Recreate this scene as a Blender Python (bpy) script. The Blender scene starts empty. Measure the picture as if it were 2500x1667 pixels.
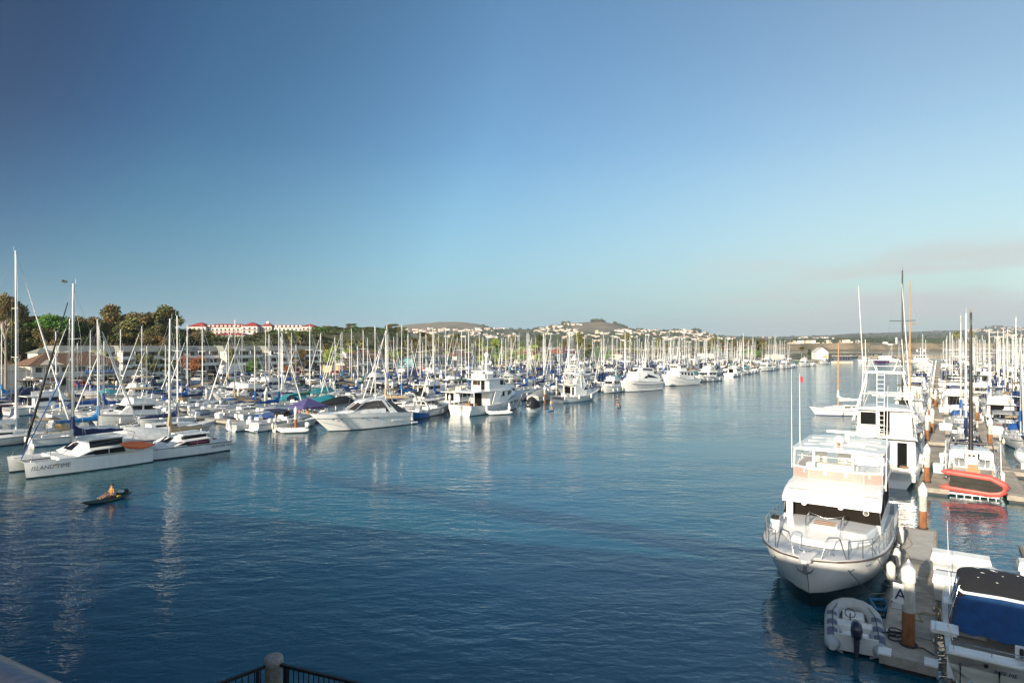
import bpy, math, random
from mathutils import Vector, Matrix, noise
SC = bpy.context.scene
COL = SC.collection
rad = math.radians
# ---------------- camera ----------------
ZC, F, HZ = 10.0, 1500.0, 847.0            # eye height (m), focal length and horizon row in photo pixels (2500 wide)
cam = bpy.data.objects.new('camera', bpy.data.cameras.new('camera')); COL.objects.link(cam)
cam.location = (0, 0, ZC); cam.rotation_euler = (rad(90), 0, 0)
cam.data.sensor_width = 36; cam.data.lens = 36*F/2500; cam.data.shift_y = (HZ-833.5)/2500
cam.data.clip_start = .1; cam.data.clip_end = 30000
SC.camera = cam
# ---------------- light -----------------
SUN_DIR = Vector((-.60, -.80, .275)).normalized()      # towards the sun: low, behind the bridge
sun_el = math.asin(SUN_DIR.z); sun_az = math.atan2(SUN_DIR.x, SUN_DIR.y)
sd = bpy.data.lights.new('sun', 'SUN'); sd.energy = 3.6; sd.angle = rad(.53); sd.color = (1, .88, .70)
sun = bpy.data.objects.new('sun', sd); COL.objects.link(sun)
sun.rotation_euler = SUN_DIR.to_track_quat('Z', 'Y').to_euler()
SC.view_settings.view_transform = 'Standard'; SC.view_settings.look = 'None'
SC.view_settings.exposure = 1.3; SC.view_settings.gamma = 1
wd = bpy.data.worlds.new('World'); SC.world = wd; wd.use_nodes = True
wn = wd.node_tree; wn.nodes.clear()
def nd(nt, t, **k):
    n = nt.nodes.new(t)
    for a, v in k.items():
        if a[0] == '_': n.inputs[a[1:].replace('_', ' ')].default_value = v
        else: setattr(n, a, v)
    return n
def ramp(nt, pts, interp='LINEAR'):
    n = nt.nodes.new('ShaderNodeValToRGB'); n.color_ramp.interpolation = interp
    e = n.color_ramp.elements
    while len(e) < len(pts): e.new(.5)
    for q, (p, c) in zip(e, pts):
        q.position = p; q.color = (c[0], c[1], c[2], 1) if hasattr(c, '__len__') else (c, c, c, 1)
    return n
def world():
    L = wn.links.new
    sky = nd(wn, 'ShaderNodeTexSky', sky_type='NISHITA', sun_disc=False, sun_elevation=sun_el, sun_rotation=sun_az)
    sky.air_density = 1.0; sky.dust_density = 1.2; sky.ozone_density = 1.6; sky.altitude = 0
    tc = nd(wn, 'ShaderNodeTexCoord')
    nrm = nd(wn, 'ShaderNodeVectorMath', operation='NORMALIZE'); L(tc.outputs['Generated'], nrm.inputs[0])
    # polarised band of sky at right angles to the sun (world directions)
    dt = nd(wn, 'ShaderNodeVectorMath', operation='DOT_PRODUCT'); L(nrm.outputs[0], dt.inputs[0]); dt.inputs[1].default_value = Vector((-.74, .52, .42)).normalized()
    dm = nd(wn, 'ShaderNodeMath', operation='MULTIPLY_ADD'); L(dt.outputs['Value'], dm.inputs[0]); dm.inputs[1].default_value = .5; dm.inputs[2].default_value = .5
    pr = ramp(wn, POL); L(dm.outputs[0], pr.inputs[0])
    m1 = nd(wn, 'ShaderNodeMix', data_type='RGBA', blend_type='MULTIPLY'); m1.inputs[0].default_value = 1
    sz = nd(wn, 'ShaderNodeSeparateXYZ'); L(nrm.outputs[0], sz.inputs[0])
    hr = ramp(wn, [(0, .92), (.05, .80), (.16, .40), (.30, 0)]); L(sz.outputs[2], hr.inputs[0])
    m0 = nd(wn, 'ShaderNodeMix', data_type='RGBA'); L(hr.outputs[0], m0.inputs[0]); L(sky.outputs[0], m0.inputs[6]); m0.inputs[7].default_value = HORIZ
    L(m0.outputs[2], m1.inputs[6]); L(pr.outputs[0], m1.inputs[7])
    # thin cloud bank low over the coast on the right
    mp = nd(wn, 'ShaderNodeMapping'); L(nrm.outputs[0], mp.inputs[0]); mp.inputs['Scale'].default_value = (1.6, 1.6, 13); mp.inputs['Location'].default_value = (3.1, .4, .35)
    no = nd(wn, 'ShaderNodeTexNoise', _Scale=1.7, _Detail=5, _Roughness=.5); L(mp.outputs[0], no.inputs[0])
    sx = nd(wn, 'ShaderNodeSeparateXYZ'); L(nrm.outputs[0], sx.inputs[0])
    r1 = ramp(wn, [(0, 0), (.26, 0), (.38, .7), (.52, 1)]); L(sx.outputs[0], r1.inputs[0])          # towards +X
    r2 = ramp(wn, [(0, .55), (.04, .8), (.085, 1), (.12, .8), (.155, 0)]); L(sx.outputs[2], r2.inputs[0])    # low
    mm = nd(wn, 'ShaderNodeMath', operation='MULTIPLY'); L(r1.outputs[0], mm.inputs[0]); L(r2.outputs[0], mm.inputs[1])
    r3 = ramp(wn, [(.36, 0), (.52, 1)], 'EASE'); L(no.outputs[0], r3.inputs[0])
    m3 = nd(wn, 'ShaderNodeMath', operation='MULTIPLY'); L(mm.outputs[0], m3.inputs[0]); L(r3.outputs[0], m3.inputs[1])
    m4 = nd(wn, 'ShaderNodeMath', operation='MULTIPLY'); L(m3.outputs[0], m4.inputs[0]); m4.inputs[1].default_value = .88
    mix = nd(wn, 'ShaderNodeMix', data_type='RGBA'); L(m4.outputs[0], mix.inputs[0]); L(m1.outputs[2], mix.inputs[6]); mix.inputs[7].default_value = CLOUD
    bg = nd(wn, 'ShaderNodeBackground', _Strength=SKYS); L(mix.outputs[2], bg.inputs[0])
    out = nd(wn, 'ShaderNodeOutputWorld'); L(bg.outputs[0], out.inputs[0])
SKYS = .105
CLOUD = (2.6, 2.58, 2.55, 1)
HORIZ = (3.0, 4.0, 4.3, 1)
POL = [(0, (1.25, 1.2, 1.1)), (.36, (1.15, 1.1, 1.05)), (.5, (.68, .69, .63)), (.6, (.64, .66, .62)), (.8, (.43, .58, .64)), (.83, (.40, .58, .65)), (.9475, (.10, .27, .38)), (.965, (.05, .18, .31)), (.9785, (.02, .115, .22)), (1, (.01, .08, .17))]
world()
# ---------------- mapping ----------------
def W(x, y, z=0.0):
    "photo pixel + height above the water -> point in metres"
    Y = (ZC-z)*F/(y-HZ); return Vector(((x-1250)*Y/F, Y, z))
def XY(x, Y, z=0.0): return Vector(((x-1250)*Y/F, Y, z))
U = Vector((.57, .8216, 0)).normalized(); N = Vector((-U.y, U.x, 0)); UA = math.atan2(U.y, U.x)
def ST(s, t, z=0.0): return U*s + N*t + Vector((0, 0, z))
def px(p): return (1250+F*p.x/p.y, HZ+F*(ZC-p.z)/p.y) if p.y > 0 else (-9999, 0)
def lerp(a, b, f): return a+(b-a)*f
def smooth(f): f = max(0, min(1, f)); return f*f*(3-2*f)
def tab(T, x):
    if x <= T[0][0]: return T[0][1]
    for (a, b), (c, d) in zip(T, T[1:]):
        if x <= c: return lerp(b, d, (x-a)/(c-a))
    return T[-1][1]
# ---------------- materials ----------------
MATS = {}
def mat(name, col, rough=.5, metal=0, var=.08, vs=2.0, bump=0, bs=20, coat=0, col2=None, spec=.5, trans=0, alpha=1, vr=(.35, .65), stretch=None):
    if name in MATS: return MATS[name]
    m = bpy.data.materials.new(name); m.use_nodes = True; nt = m.node_tree; L = nt.links.new
    b = nt.nodes['Principled BSDF']
    b.inputs['Roughness'].default_value = rough; b.inputs['Metallic'].default_value = metal
    b.inputs['Coat Weight'].default_value = coat; b.inputs['Specular IOR Level'].default_value = spec
    b.inputs['Transmission Weight'].default_value = trans; b.inputs['Alpha'].default_value = alpha
    tc = nd(nt, 'ShaderNodeTexCoord'); src = tc.outputs['Object']
    if stretch:
        mp = nd(nt, 'ShaderNodeMapping'); mp.inputs['Scale'].default_value = stretch; L(src, mp.inputs[0]); src = mp.outputs[0]
    c2 = col2 or tuple(c*(1-var*2) for c in col)
    no = nd(nt, 'ShaderNodeTexNoise', _Scale=vs, _Detail=4, _Roughness=.6); L(src, no.inputs[0])
    r = ramp(nt, [(vr[0], c2), (vr[1], col)]); L(no.outputs[0], r.inputs[0]); L(r.outputs[0], b.inputs['Base Color'])
    if bump:
        n2 = nd(nt, 'ShaderNodeTexNoise', _Scale=bs, _Detail=3); L(src, n2.inputs[0])
        bp = nd(nt, 'ShaderNodeBump', _Strength=bump, _Distance=.05); L(n2.outputs[0], bp.inputs['Height']); L(bp.outputs[0], b.inputs['Normal'])
    MATS[name] = m; return m
gel = mat('white_gelcoat', (.75, .74, .715), .24, var=.05, vs=2.2, coat=.25, stretch=(1, 1, .25))
gel2 = mat('cream_gelcoat', (.74, .70, .60), .28, var=.05, vs=.7)
gel3 = mat('pale_grey_gelcoat', (.55, .57, .58), .3, var=.05)
deckm = mat('nonskid_deck', (.72, .71, .68), .6, var=.06, vs=3, bump=.2, bs=90)
navy = mat('navy_paint', (.015, .03, .10), .2, coat=.4)
bluep = mat('blue_paint', (.03, .13, .36), .25, coat=.3)
blackp = mat('black_paint', (.012, .012, .014), .25, coat=.3)
boot = mat('dark_bottom_paint', (.016, .018, .022), .6)
glass = mat('dark_glass', (.008, .009, .010), .15, spec=.18)
glassb = mat('brown_glass', (.045, .032, .022), .12, spec=.8)
clearv = mat('clear_vinyl', (.6, .63, .65), .06, trans=.0, alpha=.10, spec=.4)
alu = mat('aluminium_spar', (.55, .55, .53), .38, .7)
whites = mat('white_spar', (.70, .70, .68), .3)
tans = mat('wooden_spar', (.45, .25, .09), .4)
blacks = mat('black_spar', (.02, .018, .018), .35)
steel = mat('stainless_rail', (.55, .55, .55), .22, .95)
wire = mat('rigging_wire', (.35, .35, .35), .4, .6)
teak = mat('teak', (.34, .17, .07), .55, var=.15, vs=6, stretch=(1, 8, 8))
wood = mat('weathered_wood', (.33, .29, .24), .8, var=.16, vs=3, bump=.4, bs=40)
CANV = {'royal blue': (.010, .085, .32), 'navy': (.012, .022, .085), 'sky blue': (.02, .20, .48), 'tan': (.48, .34, .19), 'black': (.015, .015, .018),
        'green': (.02, .12, .07), 'white': (.72, .71, .68), 'grey': (.26, .27, .28), 'burgundy': (.22, .02, .03), 'teal': (.02, .30, .34), 'purple': (.07, .06, .18), 'red': (.5, .05, .03)}
def canvas(c): return mat(c.replace(' ', '_')+'_canvas', CANV[c], .85, var=.12, vs=2.5, bump=.25, bs=9)
rubber = mat('black_rubber', (.02, .02, .02), .6)
conc = mat('dock_concrete', (.46, .40, .32), .85, var=.17, vs=1.0, bump=.3, bs=30, vr=(.42, .6))
rust = mat('rusty_steel', (.30, .12, .045), .85, var=.25, vs=4, bump=.5, bs=14, stretch=(1, 1, .35))
pilem = mat('pile_concrete', (.52, .50, .45), .8, var=.22, vs=5, stretch=(1, 1, .3))
conep = mat('white_plastic', (.78, .78, .76), .4)
fend = mat('fender_vinyl', (.62, .60, .55), .4)
# ---------------- mesh building ----------------
class M:
    def __init__(s): s.v = []; s.f = []; s.m = []; s.s = []; s.mats = []; s.cur = 0; s.sm = False; s.X = None
    def mat(s, m, smooth=None):
        if m not in s.mats: s.mats.append(m)
        s.cur = s.mats.index(m)
        if smooth is not None: s.sm = smooth
        return s
    def add(s, vs, fs, smooth=None):
        o = len(s.v)
        for p in vs:
            p = Vector(p); s.v.append(s.X @ p if s.X else p)
        for f in fs: s.f.append([i+o for i in f]); s.m.append(s.cur); s.s.append(s.sm if smooth is None else smooth)
    def box(s, x0, y0, z0, x1, y1, z1):
        s.add([(x0, y0, z0), (x1, y0, z0), (x1, y1, z0), (x0, y1, z0), (x0, y0, z1), (x1, y0, z1), (x1, y1, z1), (x0, y1, z1)],
              [(0, 3, 2, 1), (4, 5, 6, 7), (0, 1, 5, 4), (1, 2, 6, 5), (2, 3, 7, 6), (3, 0, 4, 7)], False)
    def cbox(s, x, y, z, a, b, c): s.box(x-a/2, y-b/2, z-c/2, x+a/2, y+b/2, z+c/2)
    def bev(s, x0, y0, z0, x1, y1, z1, r=.04):
        "box with chamfered vertical and top edges"
        def ring(i, z): return [(x0+i, y0+r, z), (x0+r, y0+i, z), (x1-r, y0+i, z), (x1-i, y0+r, z), (x1-i, y1-r, z), (x1-r, y1-i, z), (x0+r, y1-i, z), (x0+i, y1-r, z)]
        s.loft([ring(0, z0), ring(0, z1-r), ring(r*.9, z1)], closed=True, smooth=False)
    def tube(s, pts, r, n=6, caps=True, r2=None):
        pts = [Vector(p) for p in pts]; rings = []
        for i, p in enumerate(pts):
            d = (pts[min(i+1, len(pts)-1)]-pts[max(i-1, 0)])
            if d.length < 1e-9: d = Vector((0, 0, 1))
            d.normalize(); a = d.cross(Vector((0, 0, 1)) if abs(d.z) < .95 else Vector((1, 0, 0))).normalized(); b = d.cross(a)
            q = r if r2 is None else lerp(r, r2, i/(len(pts)-1))
            if hasattr(r, '__len__'): q = r[i]
            rings.append([p+(a*math.cos(k*2*math.pi/n)+b*math.sin(k*2*math.pi/n))*q for k in range(n)])
        s.loft(rings, closed=True, smooth=True, caps=caps)
    def loft(s, rings, closed=False, smooth=None, caps=True):
        n = len(rings[0]); vs = [p for r in rings for p in r]; fs = []
        for i in range(len(rings)-1):
            for k in range(n if closed else n-1):
                a, b = i*n+k, i*n+(k+1) % n
                fs.append((a, a+n, b+n, b))
        s.add(vs, fs, smooth)
        if caps and closed:
            s.add(rings[0], [tuple(range(n))], False); s.add(rings[-1], [tuple(reversed(range(n)))], False)
    def lathe(s, prof, n=12, c=(0, 0, 0), smooth=True):
        rings = [[(c[0]+r*math.cos(k*2*math.pi/n), c[1]+r*math.sin(k*2*math.pi/n), c[2]+z) for k in range(n)] for r, z in prof]
        s.loft(rings, closed=True, smooth=smooth)
    def ball(s, c, rx, ry=None, rz=None, n=10, m=7):
        ry = ry or rx; rz = rz or rx
        rings = [[(c[0]+rx*math.sin(a)*math.cos(k*2*math.pi/n), c[1]+ry*math.sin(a)*math.sin(k*2*math.pi/n), c[2]-rz*math.cos(a)) for k in range(n)]
                 for a in [.05+(math.pi-.1)*i/m for i in range(m+1)]]
        s.loft(rings, closed=True, smooth=True)
    def slab(s, poly, z0, z1):
        "vertical prism over a plan polygon; z0,z1 numbers or functions"
        n = len(poly); f0 = z0 if callable(z0) else (lambda x, y: z0); f1 = z1 if callable(z1) else (lambda x, y: z1)
        s.add([(x, y, f0(x, y)) for x, y in poly]+[(x, y, f1(x, y)) for x, y in poly],
              [tuple(reversed(range(n))), tuple(range(n, 2*n))]+[(i, (i+1) % n, n+(i+1) % n, n+i) for i in range(n)], False)
    def plate(s, q, th=.02):
        "thin solid over an ordered polygon, thickness along its normal both ways"
        q = [Vector(p) for p in q]; n = (q[1]-q[0]).cross(q[2]-q[0]).normalized()*th; k = len(q)
        s.add([p-n for p in q]+[p+n for p in q], [tuple(reversed(range(k))), tuple(range(k, 2*k))]+[(i, (i+1) % k, k+(i+1) % k, k+i) for i in range(k)], False)
    def pane(s, q, u0, u1, v0, v1, off=.012, skew=0):
        "window on the quad q (bottom-left, bottom-right, top-right, top-left seen from outside)"
        A, B, Cc, D = [Vector(p) for p in q]
        P = lambda u, v: (A*(1-u)+B*u)*(1-v)+(D*(1-u)+Cc*u)*v
        s.plate([P(u0, v0), P(u1, v0), P(u1-skew, v1), P(u0+skew, v1)], off)
    def build(s, name, parent=None, loc=None, rz=0):
        me = bpy.data.meshes.new(name); me.from_pydata([tuple(p) for p in s.v], [], s.f)
        for m in s.mats: me.materials.append(m)
        me.polygons.foreach_set('material_index', s.m); me.polygons.foreach_set('use_smooth', s.s)
        me.update(); o = bpy.data.objects.new(name, me); COL.objects.link(o)
        if parent: o.parent = parent
        if loc is not None: o.location = loc
        o.rotation_euler.z = rz
        return o
def tag(o, label=None, cat=None, group=None, kind=None):
    if label: o['label'] = label
    if cat: o['category'] = cat
    if group: o['group'] = group
    if kind: o['kind'] = kind
    return o
def thing(name, label, cat, loc=(0, 0, 0), rz=0, group=None):
    o = bpy.data.objects.new(name, None); o.empty_display_size = .5; COL.objects.link(o)
    o.location = loc; o.rotation_euler.z = rz
    return tag(o, label, cat, group)
def copy_tree(o, parent=None):
    c = o.copy(); COL.objects.link(c)
    if parent: c.parent = parent
    for ch in o.children: copy_tree(ch, c)
    return c
def place(proto, used, loc, rz, label=None, group=None, scale=None):
    o = proto if not used else copy_tree(proto)
    o.location = loc; o.rotation_euler.z = rz
    if label: o['label'] = label
    if group: o['group'] = group
    if scale: o.scale = scale
    return o
def recolour(o, **kw):
    "give the parts of a copied thing their own material by part name"
    for ch in o.children:
        k = ch.name.split('.')[0]
        if k in kw and ch.type == 'MESH':
            ch.material_slots[0].link = 'OBJECT'; ch.material_slots[0].material = kw[k]
        recolour(ch, **kw)
def text_obj(body, size, m, parent, loc, rot, ext=.004, name='lettering', shear=0, align='CENTER'):
    cu = bpy.data.curves.new(name, 'FONT'); cu.body = body; cu.size = size; cu.extrude = ext; cu.align_x = align; cu.shear = shear; cu.resolution_u = 2
    t = bpy.data.objects.new(name, cu); COL.objects.link(t); bpy.context.view_layer.update()
    me = bpy.data.meshes.new_from_object(t.evaluated_get(bpy.context.evaluated_depsgraph_get())); bpy.data.objects.remove(t)
    me.materials.clear(); me.materials.append(m); me.name = name
    o = bpy.data.objects.new(name, me); COL.objects.link(o); o.parent = parent; o.location = loc; o.rotation_euler = rot
    return o
# ---------------- water ----------------
def water():
    m = bpy.data.materials.new('sea_water'); m.use_nodes = True; nt = m.node_tree; L = nt.links.new
    b = nt.nodes['Principled BSDF']; b.inputs['IOR'].default_value = 1.6; b.inputs['Roughness'].default_value = .06
    tc = nd(nt, 'ShaderNodeTexCoord')
    def layer(scale, stretch, rotz, det, rough=.5):
        mp = nd(nt, 'ShaderNodeMapping'); mp.inputs['Rotation'].default_value = (0, 0, rotz); mp.inputs['Scale'].default_value = stretch
        L(tc.outputs['Object'], mp.inputs[0])
        n = nd(nt, 'ShaderNodeTexNoise', _Scale=scale, _Detail=det, _Roughness=rough, _Distortion=.4); L(mp.outputs[0], n.inputs[0]); return n
    a = layer(.75, (1, 2.1, 1), rad(18), 3); c = layer(3.2, (1, 1.7, 1), rad(-12), 2); d = layer(.16, (1, 1.8, 1), rad(30), 2)
    # large calm / ruffled patches
    p = layer(.035, (1, 2.6, 1), rad(10), 3, .55)
    rp = ramp(nt, [(.34, .25), (.66, 1.1)]); L(p.outputs[0], rp.inputs[0])
    def mul(x, y):
        q = nd(nt, 'ShaderNodeMath', operation='MULTIPLY')
        for i, v in enumerate((x, y)):
            if isinstance(v, (int, float)): q.inputs[i].default_value = v
            else: L(v, q.inputs[i])
        return q.outputs[0]
    def add(x, y):
        q = nd(nt, 'ShaderNodeMath', operation='ADD'); L(x, q.inputs[0]); L(y, q.inputs[1]); return q.outputs[0]
    hsum = add(mul(a.outputs[0], .20), add(mul(c.outputs[0], .045), mul(d.outputs[0], .38)))
    bp = nd(nt, 'ShaderNodeBump', _Distance=1.0); L(hsum, bp.inputs['Height']); L(mul(rp.outputs[0], WSTR), bp.inputs['Strength'])
    L(bp.outputs[0], b.inputs['Normal'])
    # body colour of the water: deep blue with greener silty patches
    g = layer(.03, (1, 1, 1), 0, 3)
    cr = ramp(nt, [(.35, (.008, .075, .090)), (.65, (.005, .078, .140))]); L(g.outputs[0], cr.inputs[0]); L(cr.outputs[0], b.inputs['Base Color'])
    me = M().mat(m)
    me.add([(-9000, -300, 0), (12000, -300, 0), (12000, 12000, 0), (-9000, 12000, 0)], [(0, 1, 2, 3)])
    return tag(me.build('water'), kind='structure')
WSTR = .36
water()
# ---------------- land on the left: quay, car park, wooded bluff ----------------
QT, LZ = 146.0, 1.4
HBT = [(-400, 780), (0, 784), (250, 788), (410, 800), (450, 825), (620, 827), (700, 822), (780, 815), (930, 812), (980, 826), (1060, 847)]
def lh(s, t):
    if (t < QT and s < 430) or t < 62: return -3
    p = ST(s, t)
    x = 1250+F*p.x/p.y if p.y > 5 else 0
    H = min(30, ZC+(HZ-tab(HBT, max(-400, x)))*p.y/F)-8*smooth((x-970)/90); f = smooth((t-226)/45)
    n = noise.noise(Vector((s/25, t/25, 0)))*1.6+noise.noise(Vector((s/8, t/8, 3)))*.5
    return LZ+(H-LZ)*f+n*f
def ground_z(p): return lh(U.dot(p), N.dot(p))
grass = mat('dry_ground', (.11, .10, .045), .95, var=.2, vs=.05, col2=(.07, .075, .03), bump=.5, bs=.6)
def land():
    m = M().mat(grass, True)
    ss = [-120+10*i for i in range(108)]; tt = [62, 80, 100, 120, 140, 145.8, 146.2]+[150+7*i for i in range(26)]+[340+20*i for i in range(20)]
    ss = sorted(set(ss+[429.5, 430.5]))
    vs = [ST(s, t, lh(s, t)) for s in ss for t in tt]; n = len(tt)
    m.add(vs, [(i*n+k, (i+1)*n+k, (i+1)*n+k+1, i*n+k+1) for i in range(len(ss)-1) for k in range(n-1)])
    tag(m.build('ground'), kind='structure')
    a = M().mat(mat('asphalt', (.055, .055, .058), .9, var=.15, vs=.3, bump=.3, bs=8))
    a.add([ST(s, t, LZ+.02) for s, t in ((-120, 148), (428, 148), (428, 182), (-120, 182))], [(0, 1, 2, 3)]); tag(a.build('road'), kind='structure')
    l = M().mat(mat('road_paint', (.7, .7, .68), .7))
    for i in range(140):
        s = -60+3.4*i
        l.add([ST(s, 160, LZ+.026), ST(s+.12, 160, LZ+.026), ST(s+.12, 165, LZ+.026), ST(s, 165, LZ+.026)], [(0, 1, 2, 3)])
    tag(l.build('parking_lines'), kind='structure')
    w = M().mat(mat('seawall_concrete', (.30, .28, .25), .85, var=.12, vs=.4, bump=.4, bs=6)); w.X = Matrix.Rotation(UA, 4, 'Z')
    w.box(-120, QT-.4, -2, 430, QT+.4, LZ+.55)
    w.box(430, 61.6, -2, 430.8, QT-.42, LZ+.3); w.box(430.8, 61.2, -2, 960, 62, LZ+.3)
    o = w.build('seawall'); tag(o, 'long low concrete seawall below the parking lot', 'seawall')
land()
# ---------------- far coast ----------------
RID = [(-400, 812), (600, 808), (900, 802), (960, 799), (985, 794), (1010, 791), (1040, 789), (1070, 786), (1110, 785.5), (1135, 787), (1165, 790.5), (1185, 796), (1215, 801), (1260, 804), (1300, 803),
       (1318, 798), (1345, 795), (1380, 791), (1395, 789), (1430, 786), (1460, 784.5), (1480, 786), (1500, 791), (1525, 800), (1545, 802.5), (1600, 806), (1650, 803.5), (1680, 806), (1705, 809), (1740, 817),
       (1780, 820), (1850, 822), (1950, 821), (2040, 817), (2080, 814), (2150, 812), (2240, 809), (2330, 806), (2380, 804), (2410, 799), (2450, 797), (2500, 801), (2700, 803), (3200, 806)]
YR = [(-400, 4000), (950, 4200), (1180, 4200), (1300, 3600), (1560, 3600), (1750, 3800), (1900, 6200), (3000, 6200)]
CL = [(-400, 3), (1700, 4), (1850, 8), (1950, 10), (2100, 12), (2300, 11), (2500, 11), (3000, 9)]
def far_e(x, Y):
    yr = tab(YR, x); e1 = HZ-tab(RID, x); e0 = tab(CL, x)+noise.noise(Vector((x/60, 0, 9)))*1.5
    X = (x-1250)*Y/F
    if Y < 1530: return -10*F/Y + 1.4*(Y-1490)/40
    if Y < 1560: return lerp(-8.2, -7, (Y-1530)/30)
    gul = noise.noise(Vector((X/28, Y/60, 0)))*.5+.5
    if Y < 1640: return lerp(-7, e0-1.5, min(1, max(0, (Y-1560-60*gul)/30)))
    g = max(0, min(1, (Y-1640)/(yr-1640)))
    if Y > yr: return e1-14*(Y-yr)/1000
    nn = noise.noise(Vector((X/260, Y/420, 1)))*3.2+noise.noise(Vector((X/90, Y/150, 5)))*1.5
    return lerp(e0-1.5, e1, g**.85)+nn*(1-g)*min(1, g*6)*1.0+(noise.noise(Vector((X/120, 7, 2)))*.8)*g
def far_z(x, Y): return ZC+far_e(x, Y)*Y/F
def hill_mat():
    m = bpy.data.materials.new('scrub_hillside'); m.use_nodes = True; nt = m.node_tree; L = nt.links.new
    b = nt.nodes['Principled BSDF']; b.inputs['Roughness'].default_value = .95
    tc = nd(nt, 'ShaderNodeTexCoord')
    n = nd(nt, 'ShaderNodeTexNoise', _Scale=.006, _Detail=8, _Roughness=.68); L(tc.outputs['Object'], n.inputs[0])
    r = ramp(nt, [(.40, (.05, .065, .03)), (.50, (.10, .10, .05)), (.60, (.20, .155, .09))]); L(n.outputs[0], r.inputs[0])
    at = nd(nt, 'ShaderNodeAttribute', attribute_name='dry')
    r2 = nd(nt, 'ShaderNodeTexNoise', _Scale=.012, _Detail=6); L(tc.outputs['Object'], r2.inputs[0])
    r3 = ramp(nt, [(.38, (.13, .105, .06)), (.62, (.29, .22, .14))]); L(r2.outputs[0], r3.inputs[0])
    mx = nd(nt, 'ShaderNodeMix', data_type='RGBA'); L(at.outputs['Fac'], mx.inputs[0]); L(r.outputs[0], mx.inputs[6]); L(r3.outputs[0], mx.inputs[7])
    L(mx.outputs[2], b.inputs['Base Color']); return m
def dryness(x, Y):
    if Y < 1530: return 1.0
    if Y < 1645: return .85 if x > 1780 else .4
    d = 0
    g = (Y-1640)/(tab(YR, x)-1640)
    if 940 < x < 1190: d = smooth((g-.45)/.2)*smooth((x-940)/30)*smooth((1190-x)/40)
    if 1385 < x < 1545: d = smooth((g-.4)/.25)*smooth((x-1385)/20)*smooth((1545-x)/30)
    return d
def far():
    m = M().mat(hill_mat(), True)
    xs = [-400+8*i for i in range(450)]
    Ys = [1490, 1510, 1530, 1545, 1560, 1570, 1580, 1590, 1600, 1615, 1630, 1640, 1680]+[1740*1.032**i for i in range(52)]
    pts = []; dr = []
    for Y in Ys:
        for x in xs: pts.append(XY(x, Y, far_z(x, Y))); dr.append(dryness(x, Y))
    n = len(xs)
    m.add(pts, [(j*n+i, j*n+i+1, (j+1)*n+i+1, (j+1)*n+i) for j in range(len(Ys)-1) for i in range(n-1)])
    o = m.build('hills'); a = o.data.attributes.new('dry', 'FLOAT', 'POINT'); a.data.foreach_set('value', dr)
    tag(o, kind='structure')
far()
def solve_far(x, y):
    e = HZ-y; Y = 1650
    while Y < tab(YR, x):
        if far_e(x, Y) >= e: return Y
        Y += 25
    return None
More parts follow.
